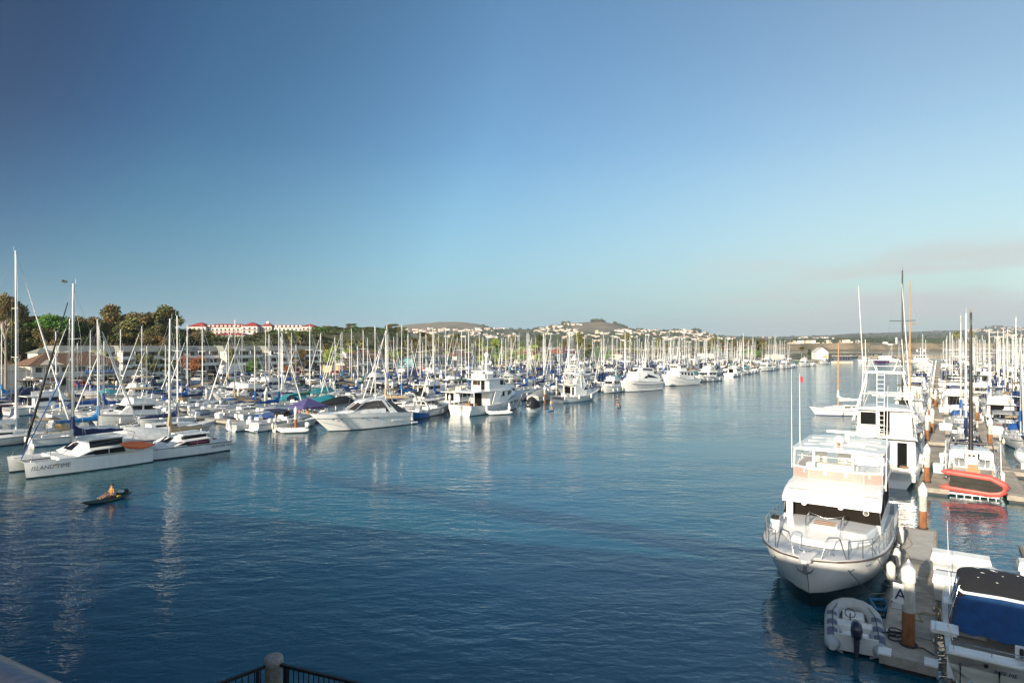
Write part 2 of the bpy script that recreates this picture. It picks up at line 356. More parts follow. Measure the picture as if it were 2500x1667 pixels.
def houses():
    rr = random.Random(5)
    wm = [mat('white_stucco', (.72, .68, .62), .9), mat('cream_stucco', (.62, .52, .40), .9), mat('pink_stucco', (.55, .40, .30), .9)]
    rm = [mat('clay_roof', (.32, .16, .09), .9), mat('grey_roof', (.25, .23, .21), .9), mat('pale_roof', (.50, .46, .40), .9)]
    win = mat('house_window', (.03, .03, .04), .3)
    bands = [(1040, 1250, 801, 826, 150), (1320, 1405, 791, 815, 70), (1300, 1480, 814, 828, 45), (1520, 1745, 807, 832, 210), (1440, 1740, 822, 846, 90), (1745, 2080, 824, 836, 75),
             (1850, 2100, 834, 841, 30), (2080, 2500, 805, 812, 70), (2240, 2500, 801, 806, 25), (1950, 2500, 820, 836, 70), (985, 1050, 806, 816, 16), (1700, 2100, 838, 850, 30)]
    spots = []
    for x0, x1, y0, y1, n in bands:
        c = [(rr.uniform(x0, x1), rr.uniform(y0, y1)) for _ in range(max(3, n//9))]
        for i in range(n):
            q = c[i % len(c)]; x = q[0]+rr.gauss(0, 13); y = q[1]+rr.gauss(0, 1.6)
            if y < tab(RID, x)+.8 or not x0-15 < x < x1+15: continue
            Y = solve_far(x, y)
            if Y: spots.append((Y, x))
    spots.sort()
    protos = []
    def shape(m, w, d, h, rh, wi, ri):
        m.mat(wm[wi]); m.box(-w/2, -d/2, -3, w/2, d/2, h); m.box(w*.1, -d/2-2.5, -3, w*.45, -d/2+.02, h*.55)
        m.mat(rm[ri]); e = .5
        m.add([(-w/2-e, -d/2-e, h), (w/2+e, -d/2-e, h), (w/2+e, d/2+e, h), (-w/2-e, d/2+e, h), (-w/2+d/2, 0, h+rh), (w/2-d/2, 0, h+rh)], [(0, 1, 5, 4), (1, 2, 5), (2, 3, 4, 5), (3, 0, 4), (0, 3, 2, 1)])
    for k, (w, d, h, rh) in enumerate(((15, 10, 6, 2), (22, 11, 6.5, 1.6), (12, 9, 7, 2.2), (30, 12, 8, 1.2), (17, 12, 4, 2))):
        for wi in range(3):
            t = thing('hillside_house', 'x', 'house')
            b = M(); b.mat(wm[wi]); b.box(-w/2, -d/2, -3, w/2, d/2, h); b.box(w*.1, -d/2-2.5, -3, w*.45, -d/2+.02, h*.55); b.build('wall', t)
            b = M(); b.mat(rm[(k+wi) % 3]); e = .5
            b.add([(-w/2-e, -d/2-e, h), (w/2+e, -d/2-e, h), (w/2+e, d/2+e, h), (-w/2-e, d/2+e, h), (-w/2+d/2, 0, h+rh), (w/2-d/2, 0, h+rh)], [(0, 1, 5, 4), (1, 2, 5), (2, 3, 4, 5), (3, 0, 4), (0, 3, 2, 1)])
            b.build('roof', t)
            protos.append(t)
    used = set(); rest = M(); bush = []
    for i, (Y, x) in enumerate(spots):
        p = XY(x, Y, far_z(x, Y)); rz = rr.uniform(-.8, .8)
        k = rr.choice((0, 0, 0, 1, 1, 2))+3*rr.randrange(5)
        if i < 290:
            kd = ('white', 'cream', 'pinkish')[k % 3]; sz_ = ('mid sized', 'long', 'small', 'very long', 'low')[k//3]
            rg = 'below the bare brown hill' if x < 1150 else 'on the saddle between the two hills' if x < 1300 else 'on the left slope of the peaked hill' if x < 1450 else 'right of the peaked hill' if x < 1620 else 'on the long ridge right of the hills' if x < 1800 else 'on the coast behind the breakwater'
            place(protos[k], k in used, p, rz, '%s %s house far off %s' % (sz_, kd, rg), '%s %s houses %s' % (sz_, kd, rg), scale=(1, 1, 1)); used.add(k)
        else:
            rest.X = Matrix.Translation(p) @ Matrix.Rotation(rz, 4, 'Z')
            shape(rest, *(((15, 10, 6, 2), (22, 11, 6.5, 1.6), (12, 9, 7, 2.2), (30, 12, 8, 1.2), (17, 12, 4, 2))[k//3]), k % 3, (k//3+k) % 3)
    for k, t in enumerate(protos):
        if k not in used:
            for c in list(t.children): bpy.data.objects.remove(c)
            bpy.data.objects.remove(t)
    o = rest.build('hillside_town'); tag(o, 'pale houses packed along the most distant ridges', 'town', kind='stuff')
    # dark trees and scrub between the far houses
    sc = M().mat(mat('far_scrub', (.045, .06, .03), .95, var=.2, vs=.02), True)
    for i in range(2600):
        x = rr.uniform(960, 2520); y = rr.uniform(tab(RID, x)+1, 850); Y = solve_far(x, y)
        if not Y or dryness(x, Y) > .4: continue
        r = rr.uniform(4, 11); p = XY(x, Y, far_z(x, Y)+r*.3)
        sc.ball(p, r*rr.uniform(.8, 1.6), r, r*rr.uniform(.6, 1), 6, 4)
    for x0, x1, y, n in ((1444, 1478, 784, 30), (1372, 1390, 790, 12), (1500, 1532, 793, 20), (1690, 1712, 808, 8), (2405, 2450, 799, 14)):
        for i in range(n):
            x = rr.uniform(x0, x1); Y = tab(YR, x)-20; r = rr.uniform(7, 12); p = XY(x, Y, far_z(x, Y)+r*.6); sc.ball(p, r, r, r*rr.uniform(.7, 1.1), 6, 4)
    tag(sc.build('hillside_scrub'), 'dark trees and scrub scattered over the far hills', 'scrub', kind='stuff')
houses()
# ---------------- breakwater ----------------
def breakwater():
    rr = random.Random(3); a = XY(2040, 570); b = XY(2420, 600)
    m = M().mat(mat('breakwater_rock', (.33, .28, .21), .95, var=.25, vs=.5, bump=.6, bs=3), False)
    for i in range(520):
        f = rr.random(); k = rr.gauss(0, 1.6); p = a.lerp(b, f)+Vector((0, k, 1.9-abs(k)*.75-rr.random()*.8)); r = rr.uniform(.7, 1.5)
        o = len(m.v); m.ball(p, r, r*rr.uniform(.7, 1.2), r*.8, 6, 4)
        for j in range(o, len(m.v)): m.v[j] += Vector([rr.uniform(-.25, .25) for _ in range(3)])
    m.s = [False]*len(m.s)
    m.box(a.x, a.y-1, -2, b.x, b.y-20, .8)
    tag(m.build('breakwater'), 'long low breakwater of tan rocks across the channel end', 'breakwater')
    isl = M().mat(mat('sandy_ground', (.25, .21, .15), .95), False)
    poly = [ST(430, -8), ST(640, -8), ST(900, -400), ST(430, -500)]
    isl.slab([(p.x, p.y) for p in poly], -2, 1.5); tag(isl.build('land'), kind='structure')
breakwater()
# ---------------- haze ----------------
hz = bpy.data.materials.new('haze'); hz.use_nodes = True; hz.node_tree.nodes.clear()
hv = nd(hz.node_tree, 'ShaderNodeVolumePrincipled'); hv.inputs['Color'].default_value = (.82, .90, 1, 1); hv.inputs['Density'].default_value = 7e-5; hv.inputs['Anisotropy'].default_value = .2
ho = nd(hz.node_tree, 'ShaderNodeOutputMaterial'); hz.node_tree.links.new(hv.outputs[0], ho.inputs['Volume'])
hb = M().mat(hz); hb.box(-9500, -350, -4, 12500, 12500, 420); HAZE = tag(hb.build('haze'), kind='stuff')
# ---------------- boats: shared pieces (bow towards +x, waterline at z=0) ----------------
class Hull:
    def __init__(s, L, B, ft, fb, tw=.8, pm=.45, e=2.0, ov=.6, flare=.82, draft=.35, chine=False, rake=0.0, n=18, dip=0, bz=.10, fbow=.30):
        s.__dict__.update(bz=bz, fbow=fbow, L=L, B=B, ft=ft, fb=fb, tw=tw, pm=pm, e=e, ov=ov, flare=flare, draft=draft, chine=chine, rake=rake, n=n, dip=dip)
    def half(s, p):
        if p < s.pm: f = s.tw+(1-s.tw)*math.sin(p/s.pm*math.pi/2)
        else: f = max(0, 1-((p-s.pm)/(1-s.pm))**s.e)**.62
        return s.B/2*f
    def top(s, p): return s.ft+(s.fb-s.ft)*p**1.8-s.dip*math.sin(p*math.pi)
    def x(s, p, z=None):
        X = -s.L/2+s.L*p
        if z is None: return X
        f = 1-max(0, z)/max(.01, s.top(p)); k = (p**4)
        return X-s.ov*k*f+(s.rake*f*max(0, 1-p*5))
    def sec(s, p):
        b = max(.015, s.half(p)); z = s.top(p); fl = lerp(s.flare, s.flare*s.fbow, p**3)
        pts = [(b, z), (lerp(b*fl, b, .72), z*.68), (lerp(b*fl, b, .34), z*.36), (b*fl, s.bz), (b*fl*.97, 0), (b*fl*.7, -s.draft*.7), (0, -s.draft)]
        return [(s.x(p, zz), yy, zz) for yy, zz in pts]
    def build(s, parent, hullm, deckmat=None, bootm=None, stripe=None, name='hull', well=None, wellz=.35):
        m = M(); st = [s.sec(i/s.n) for i in range(s.n+1)]
        # topsides, waterline stripe, bottom
        for side in (1, -1):
            R = [[(x, y*side, z) for x, y, z in r] for r in st]
            for a, b, mm in ((0, 3, hullm), (3, 4, stripe or bootm or boot), (4, 6, bootm or boot)):
                m.mat(mm); rr = [r[a:b+1] for r in R]
                if side < 0: rr = [list(reversed(r)) for r in rr]
                m.loft(rr, smooth=True)
        m.mat(hullm); t = st[0]; m.add([(x, y, z) for x, y, z in t]+[(x, -y, z) for x, y, z in t[-2::-1]], [tuple(range(2*len(t)-1))], False)
        o = m.build(name, parent)
        d = M().mat(deckmat or deckm); r = []
        if well:   # open cockpit from the stern to x=well
            r1 = []; 
            for i in range(s.n+1):
                p = i/s.n; b = s.half(p); z = s.top(p)-.02; X = s.x(p)
                if X <= well: r1.append((X, b, z))
                else: r.append([(X, b, z), (X, b*.5, z+.05), (X, -b*.5, z+.05), (X, -b, z)])
            p = (well+s.L/2)/s.L; b = s.half(p); z = s.top(p)-.02; r1.append((well, b, z)); r.insert(0, [(well, b, z), (well, b*.5, z+.05), (well, -b*.5, z+.05), (well, -b, z)])
            k = .16
            for sd_ in (1, -1):
                d.loft([[(X, b*sd_, z), (X, (b-k)*sd_, z+.01), (X, (b-k)*sd_, wellz)] if sd_ > 0 else [(X, (b-k)*sd_, wellz), (X, (b-k)*sd_, z+.01), (X, b*sd_, z)] for X, b, z in r1])
            d.loft([[(X, (b-k), wellz), (X, -(b-k), wellz)] for X, b, z in r1])
            X, b, z = r1[0]; d.box(X, -b+.01, wellz-.1, X+k, b-.01, z-.01)
            X, b, z = r1[-1]; d.add([(X, b-k, wellz), (X, b-k, z), (X, -b+k, z), (X, -b+k, wellz)], [(3, 2, 1, 0)])
        else:
            for i in range(s.n+1):
                p = i/s.n; b = s.half(p); z = s.top(p)-.02; X = s.x(p)
                r.append([(X, b, z), (X, b*.5, z+.05), (X, -b*.5, z+.05), (X, -b, z)])
        d.loft([list(reversed(q)) for q in r]); d.build('deck', parent)
        return o
    def edge(s, p, inset=.06, up=0): return (s.x(p)-inset*.5*(p > .9), max(0, s.half(p)-inset), s.top(p)+up)
    def at(s, X): return (X+s.L/2)/s.L
    def rub(s, m, r=.035, up=-.04, a=0, b=1, n=24):
        for sd_ in (1, -1): m.tube([(s.x(lerp(a, b, i/n)), sd_*(s.half(lerp(a, b, i/n))+.01), s.top(lerp(a, b, i/n))+up) for i in range(n+1)], r, 5)
    def rail(s, a, b, h, step, r=.018, mid=True, close=True, inset=.08, m=None, hb=None):
        "stanchions and a top rail round the bow from station a to b; hb gives the height at the bow"
        m = m or M().mat(steel, True); hh = lambda p: lerp(h, hb or h, max(0, (p-a)/(b-a)))
        n = max(4, int((b-a)*s.L/.45)); P = [lerp(a, b, i/n) for i in range(n+1)]
        port = [Vector(s.edge(p, inset)) for p in P]; star = [Vector((q.x, -q.y, q.z)) for q in port]
        for lvl in ((1, .52) if mid else (1,)):
            A = [q+Vector((0, 0, hh(p)*lvl)) for q, p in zip(port, P)]; B = [q+Vector((0, 0, hh(p)*lvl)) for q, p in zip(star, P)]
            if close: m.tube(A+B[::-1], r*(1 if lvl == 1 else .6), 5)
            else: m.tube(A, r, 5); m.tube(B, r, 5)
        k = max(2, int((b-a)*s.L/step))
        for i in range(k+1):
            p = lerp(a, b, i/k); q = Vector(s.edge(p, inset))
            for sd_ in (1, -1): m.tube([(q.x, q.y*sd_, q.z-.03), (q.x, q.y*sd_, q.z+hh(p))], r, 5)
        return m
def house(m, sts, r=.08, camber=.05, caps=True):
    "superstructure lofted through stations (x, half width at foot, half width at top, z foot, z top)"
    rings = []
    for x, wb, wt, z0, z1 in sts:
        if len(sts[0]) and isinstance(x, tuple): xb, xt = x
        else: xb = xt = x
        rings.append([(xb, wb, z0), (xt, wt+.0, z1-r), (xt, wt-r, z1), (xt, wt*.4, z1+camber), (xt, -wt*.4, z1+camber), (xt, -wt+r, z1), (xt, -wt, z1-r), (xb, -wb, z0)])
    m.loft([list(reversed(q)) for q in rings], closed=True, smooth=False, caps=caps)
def wall(st, x):
    "side wall foot and top points at x on a station list"
    for a, b in zip(st, st[1:]):
        xa = a[0][0] if isinstance(a[0], tuple) else a[0]; xb = b[0][0] if isinstance(b[0], tuple) else b[0]
        xta = a[0][1] if isinstance(a[0], tuple) else a[0]; xtb = b[0][1] if isinstance(b[0], tuple) else b[0]
        if min(xa, xb)-1e-6 <= x <= max(xa, xb)+1e-6:
            f = (x-xa)/(xb-xa) if abs(xb-xa) > 1e-9 else 0
            return (Vector((x, lerp(a[1], b[1], f), lerp(a[3], b[3], f))), Vector((lerp(xta, xtb, f), lerp(a[2], b[2], f), lerp(a[4], b[4], f))))
    return None
def sidewin(m, st, x0, x1, v0, v1, off=.015, sk0=0, sk1=0, both=True):
    "window on both cabin sides between x0 and x1, v from foot (0) to top (1); sk slants the upper corners"
    a0, a1 = wall(st, x0); b0, b1 = wall(st, x1)
    P = lambda lo, hi, v: lo+(hi-lo)*v
    q = [P(a0, a1, v0), P(b0, b1, v0), P(b0, b1, v1)+Vector((sk1, 0, 0)), P(a0, a1, v1)+Vector((sk0, 0, 0))]
    for sd_ in ((1, -1) if both else (1,)):
        m.plate([(p.x, p.y*sd_, p.z) for p in q], off)
def fwdface(a, b, off=0):
    "outer quad of a front (or back) wall given its foot and top: (x, half, z)"
    return [(a[0], a[1], a[2]), (a[0], -a[1], a[2]), (b[0], -b[1], b[2]), (b[0], b[1], b[2])]
def outboard(parent, x, y, z, colr, name='outboard_motor', s=1.0, tilt=0):
    m = M().mat(colr, True); m.X = Matrix.Translation((x, y, z)) @ Matrix.Rotation(tilt, 4, 'Y') @ Matrix.Scale(s, 4)
    rings = []
    for zz, a, b, cx in ((.05, .16, .12, -.12), (.12, .26, .17, -.16), (.35, .30, .19, -.18), (.52, .27, .17, -.16), (.62, .17, .11, -.12), (.64, .05, .04, -.1)):
        rings.append([(cx+a*math.cos(k*math.pi/5), b*math.sin(k*math.pi/5), zz) for k in range(10)])
    m.loft(rings, closed=True, smooth=True)
    m.tube([(-.15, 0, .1), (-.18, 0, -.35), (-.22, 0, -.75)], [.11, .08, .06], 8); m.box(-.30, -.02, -.5, -.05, .02, -.45)
    m.mat(steel); m.box(-.04, -.12, -.15, .05, .12, .08); m.mat(blackp, True); m.tube([(-.42, 0, -.72), (-.10, 0, -.72)], .05, 8)
    m.box(-.44, -.14, -.80, -.41, .14, -.64)
    return m.build(name, parent)
def fender(m, x, y, z, r=.13, h=.6):
    m.lathe([(.02, -h/2-.05), (r*.7, -h/2), (r, -h/2+.1), (r, h/2-.1), (r*.6, h/2), (.03, h/2+.06)], 8, (x, y, z))
# ---------------- a sailing yacht ----------------
def rig(t, H, hm, mx, boomz, boomL, sparm, cov, hb=.1, foot=1.2, jib=None, spreads=2, backx=None, bowx=None, bowz=1.1, cw=1.2, boom_m=None, r=.095, mizzen=False):
    m = M().mat(sparm, True); m.tube([(mx, 0, foot), (mx, 0, H*.6), (mx-.05, 0, H)], [r, r*.95, r*.7], 8)
    m.box(mx-.25, -.02, H, mx+.15, .02, H+.03); m.tube([(mx-.2, 0, H), (mx-.2, 0, H+.45)], .012, 4); m.build('mast', t)
    m = M().mat(sparm, True)
    hs = [H*.42+foot*.4, H*.70][:spreads]
    for h in hs:
        for sd_ in (1, -1): m.tube([(mx, 0, h), (mx-.12, sd_*cw*(.72 if h > H*.5 else .86), h+.06)], .035, 4)
    m.build('spreader', t)
    m = M().mat(boom_m or sparm, True); m.tube([(mx-.08, 0, boomz), (mx-boomL, 0, boomz+.08)], .07, 6); m.build('boom', t)
    if cov:
        m = M().mat(cov, True); rings = []
        for i in range(9):
            f = i/8; x = mx-.05-boomL*.97*f; hgt = lerp(.62, .16, f**.8)+.05*math.sin(f*19); w = lerp(.17, .10, f)
            if i == 0: hgt = .95
            z = boomz-.10+.08*f
            rings.append([(x, w*.5, z), (x, w, z+hgt*.35), (x, w*.35, z+hgt*.9), (x, 0, z+hgt), (x, -w*.35, z+hgt*.9), (x, -w, z+hgt*.35), (x, -w*.5, z), (x, 0, z-.05)])
        m.loft(rings, closed=True, smooth=True)
        m.tube([(mx, 0, boomz+.5), (mx, 0, boomz+1.5)], [.2, .12], 8)
        m.build('sail_cover', t)
    m = M().mat(wire, False)
    bx = bowx; kx = backx
    tp = (mx, 0, H-.15)
    for sd_ in (1, -1):
        y = sd_*cw; pts = [(mx-.1, y, foot-.15)]
        for h in hs: pts.append((mx-.12, sd_*cw*(.72 if h > H*.5 else .86), h+.06))
        m.tube(pts+[tp], .009, 3, False); m.tube([(mx-.5, y*.95, foot-.15), (mx, 0, hs[0])], .009, 3, False)
    m.tube([(kx, 0, foot-.1), tp], .009, 3, False); m.tube([(bx, 0, bowz), tp], .011, 3, False)
    m.build('rigging', t)
    if jib:
        m = M().mat(jib, True); a = Vector((bx, 0, bowz)); b = Vector(tp); d = b-a
        m.tube([a+d*.03, a+d*.08, a+d*.5, a+d*.90], [.05, .10, .08, .035], 6); m.build('furled_jib', t)
def sailboat(label, L=10.5, H=13.5, hullm=gel, cov='royal blue', jib='white', dodger='royal blue', stripe=None, spar=alu, bimini=None, wheel=True, group=None):
    t = thing('sailboat', label, 'sailboat', group=group)
    B = L*.31; h = Hull(L, B, .95, 1.25, tw=.62, pm=.42, e=1.9, ov=1.0, flare=.80, draft=.4, rake=.25, dip=.12)
    h.build(t, hullm, deckm, boot, stripe, well=-L*.20, wellz=.5)
    m = M().mat(stripe or navy, True); h.rub(m, .022, -.14); m.build('rub_rail', t)
    z = 1.0; st = [(-L*.20, B*.30, B*.26, z-.1, z+.46), (L*.05, B*.33, B*.27, z-.1, z+.42), (L*.22, B*.24, B*.18, z, z+.30), (L*.30, B*.13, B*.09, z+.05, z+.14)]
    m = M().mat(deckm, False); house(m, st, .06, .03)
    m.box(L*.10, -.25, z+.3, L*.10+.5, .25, z+.44); m.box(-L*.04, -.3, z+.4, L*.0, .3, z+.52)
    for sd_ in (1, -1): m.bev(-L*.43, sd_*B*.34-.1, z-.05, -L*.20, sd_*B*.34+.1, z+.16)
    cb = m.build('cabin', t)
    m = M().mat(glass)
    for a, b in ((-.16, -.06), (-.04, .05)): sidewin(m, st, L*a, L*b, .42, .78)
    m.build('window', cb)
    m = M().mat(canvas(dodger) if dodger else deckm, True)
    if dodger:
        x = -L*.205; w = B*.30
        arch = lambda x, w, z0, z1: [(x, w, z0), (x, w*.95, lerp(z0, z1, .7)), (x, w*.7, z1), (x, 0, z1+.06), (x, -w*.7, z1), (x, -w*.95, lerp(z0, z1, .7)), (x, -w, z0)]
        m.loft([arch(x-.55, w, z+.35, z+1.05), arch(x, w*.95, z+.4, z+.98), arch(x+.45, w*.85, z+.42, z+.55)], smooth=True)
        m.loft([list(reversed(arch(x-.55, w-.02, z+.35, z+1.03))), list(reversed(arch(x+.45, w*.85-.02, z+.40, z+.53)))], smooth=True)
        m.build('dodger', t)
    if bimini:
        m = M().mat(canvas(bimini), True); x0 = -L*.46; x1 = -L*.27; w = B*.34; zz = z+1.75
        m.loft([[(x, w, zz-.12), (x, w*.5, zz), (x, -w*.5, zz), (x, -w, zz-.12)] for x in (x0, (x0+x1)/2, x1)]+[[(x, w, zz-.16), (x, w*.5, zz-.04), (x, -w*.5, zz-.04), (x, -w, zz-.16)] for x in (x1, x0)], smooth=True)
        m.mat(steel, True)
        for sd_ in (1, -1):
            for x in (x0, x1): m.tube([((x0+x1)/2, sd_*w, z), (x, sd_*w, zz-.12)], .015, 4)
        m.build('bimini', t)
    rig(t, H, None, L*.09, z+1.15, L*.38, spar, canvas(cov) if cov else None, foot=z+.25, jib=canvas(jib) if jib else None, backx=-L*.49, bowx=L*.475, bowz=1.25, cw=B*.46)
    m = h.rail(.12, .95, .6, 1.9, .012, close=False); h.rail(.86, .985, .62, .7, .018, m=m)
    q = Vector(h.edge(.02)); m.tube([(q.x+.9, q.y, q.z+.6), (q.x, q.y, q.z+.6), (q.x, -q.y, q.z+.6), (q.x+.9, -q.y, q.z+.6)], .016, 5)
    for sd_ in (1, -1): m.tube([(q.x, q.y*sd_, q.z), (q.x, q.y*sd_, q.z+.6)], .016, 4)
    m.build('guard_rail', t)
    if wheel:
        m = M().mat(steel, True); n = 14; x = -L*.36
        m.tube([(x, .42*math.cos(k*2*math.pi/n), z+.62+.42*math.sin(k*2*math.pi/n)) for k in range(n+1)], .014, 4); m.tube([(x+.1, 0, .5), (x+.1, 0, z+.62)], .06, 6)
        m.build('steering_wheel', t)
    m = M().mat(fend, True)
    for x in (-L*.15, L*.12):
        b = h.half(h.at(x))
        for sd_ in (1, -1): fender(m, x, sd_*(b+.1), .55, .11, .5)
    m.build('fender', t)
    return t
# ---------------- motor boats ----------------
def windshield(parent, x0, x1, w, z0, z1, m=None):
    "wrapped screen: x1 is the foot at the front, x0 the aft end"
    m = m or M(); m.mat(glass)
    A = [(x1, w*.55, z0), (x1, -w*.55, z0), (x1-.55*(z1-z0)*2, -w*.5, z1), (x1-.55*(z1-z0)*2, w*.5, z1)]
    m.plate(A, .012)
    for sd_ in (1, -1):
        q = [(x1-.05, sd_*w*.58, z0), (x0, sd_*w, z0), (x0, sd_*w*.93, z1-.05), (x1-.55*(z1-z0)*2, sd_*w*.53, z1)]
        m.plate(q, .012)
    m.mat(gel, True); top = [(x0, w*.93, z1-.05), (x1-1.1*(z1-z0), w*.53, z1), (x1-1.1*(z1-z0), -w*.53, z1), (x0, -w*.93, z1-.05)]
    m.tube(top, .03, 5)
    return m.build('windshield', parent)
def express(label, L=9.5, canv='navy', hullm=gel, stripe=None, arch=True, group=None, enclosed=True, cover=None):
    t = thing('cabin_cruiser', label, 'motorboat', group=group)
    B = L*.33; h = Hull(L, B, 1.05, 1.5, tw=.9, pm=.4, e=2.1, ov=1.1, flare=.78, draft=.4)
    h.build(t, hullm, deckm, boot, stripe, well=-L*.02, wellz=.55)
    m = M().mat(stripe or navy, True); h.rub(m, .03, -.25); m.build('stripe', t)
    z = 1.15; st = [(-L*.04, B*.40, B*.36, z-.1, z+.42), (L*.16, B*.34, B*.26, z, z+.40), (L*.34, B*.18, B*.10, z+.12, z+.30)]
    m = M().mat(deckm, False); house(m, st, .08, .05); m.box(L*.16, -.25, z+.38, L*.16+.5, .25, z+.47); cb = m.build('cabin', t)
    m = M().mat(glass); sidewin(m, st, 0, L*.13, .45, .8); m.build('window', cb)
    if not cover: windshield(t, -L*.10, L*.10, B*.40, z+.36, z+.95)
    m = M().mat(deckm, False); m.bev(-L*.47, -B*.32, .5, -L*.40, B*.32, 1.0); m.bev(-L*.12, B*.08, .5, -L*.06, B*.34, 1.2); m.bev(-L*.15, -B*.34, .5, -L*.1, -B*.1, 1.1)
    m.box(-L*.5-.5, -B*.36, .15, -L*.5+.05, B*.36, .25); m.build('seat', t)
    if arch:
        m = M().mat(hullm, False); w = B*.44; x = -L*.27
        rings = []
        for f in [i/12 for i in range(13)]:
            a = math.pi*f; y = w*math.cos(a); zz = 1.0+1.25*min(1, math.sin(a)*1.5); dx = -.6*min(1, math.sin(a)*1.5)
            rings.append([(x+dx, y, zz), (x+dx+.38, y, zz), (x+dx+.38, y*.95, zz-.07), (x+dx, y*.95, zz-.07)])
        m.loft(rings, closed=True, smooth=False); m.mat(conep, True); m.ball((x-.4, 0, 2.38), .22, .22, .12); m.build('radar_arch', t)
    if canv and not cover:
        m = M().mat(canvas(canv), True); w = B*.43; zz = z+1.25; xs = (-L*.30, -L*.12, -.02*L, .03*L)
        top = [[(x, w, zz-dz-.1), (x, w*.6, zz-dz), (x, -w*.6, zz-dz), (x, -w, zz-dz-.1)] for x, dz in zip(xs, (.03, 0, .05, .3))]
        m.loft(top, smooth=True); m.loft([[(p[0], p[1], p[2]-.04) for p in reversed(r)] for r in top], smooth=True)
        if enclosed:
            m.mat(clearv)
            for sd_ in (1, -1): m.plate([(-L*.28, sd_*w, z+.1), (-L*.1, sd_*w*.98, z+.45), (-L*.10, sd_*w*.98, zz-.1), (-L*.28, sd_*w, zz-.13)], .006)
        m.mat(steel, True)
        for sd_ in (1, -1):
            for x in (xs[0], xs[1]): m.tube([(-L*.2, sd_*w, z), (x, sd_*w, zz-.12)], .014, 4)
        m.build('canvas_top', t)
    if cover:
        m = M().mat(canvas(cover), True); rr = []
        for i in range(9):
            f = i/8; x = lerp(-L*.49, L*.16, f); p = h.at(x); b = h.half(p)+.03; zt = h.top(p)+lerp(.35, 1.05, math.sin(min(1, f*1.15)*math.pi/2)) - .9*max(0, f-.85)*4
            rr.append([(x, b, h.top(p)-.12), (x, b*.9, h.top(p)+.12), (x, b*.45, zt-.05), (x, 0, zt+.05), (x, -b*.45, zt-.05), (x, -b*.9, h.top(p)+.12), (x, -b, h.top(p)-.12)])
        m.loft([list(reversed(r)) for r in rr], smooth=True); m.add(rr[0], [tuple(range(7))]); m.add(rr[-1], [tuple(reversed(range(7)))]); m.build('boat_cover', t)
    m = h.rail(.52, .985, .5, 1.1, .016, mid=False, hb=.62); m.build('bow_rail', t)
    m = M().mat(fend, True)
    for x in (-L*.3, L*.05):
        for sd_ in (1, -1): fender(m, x, sd_*(h.half(h.at(x))+.12), .6)
    m.build('fender', t)
    return t
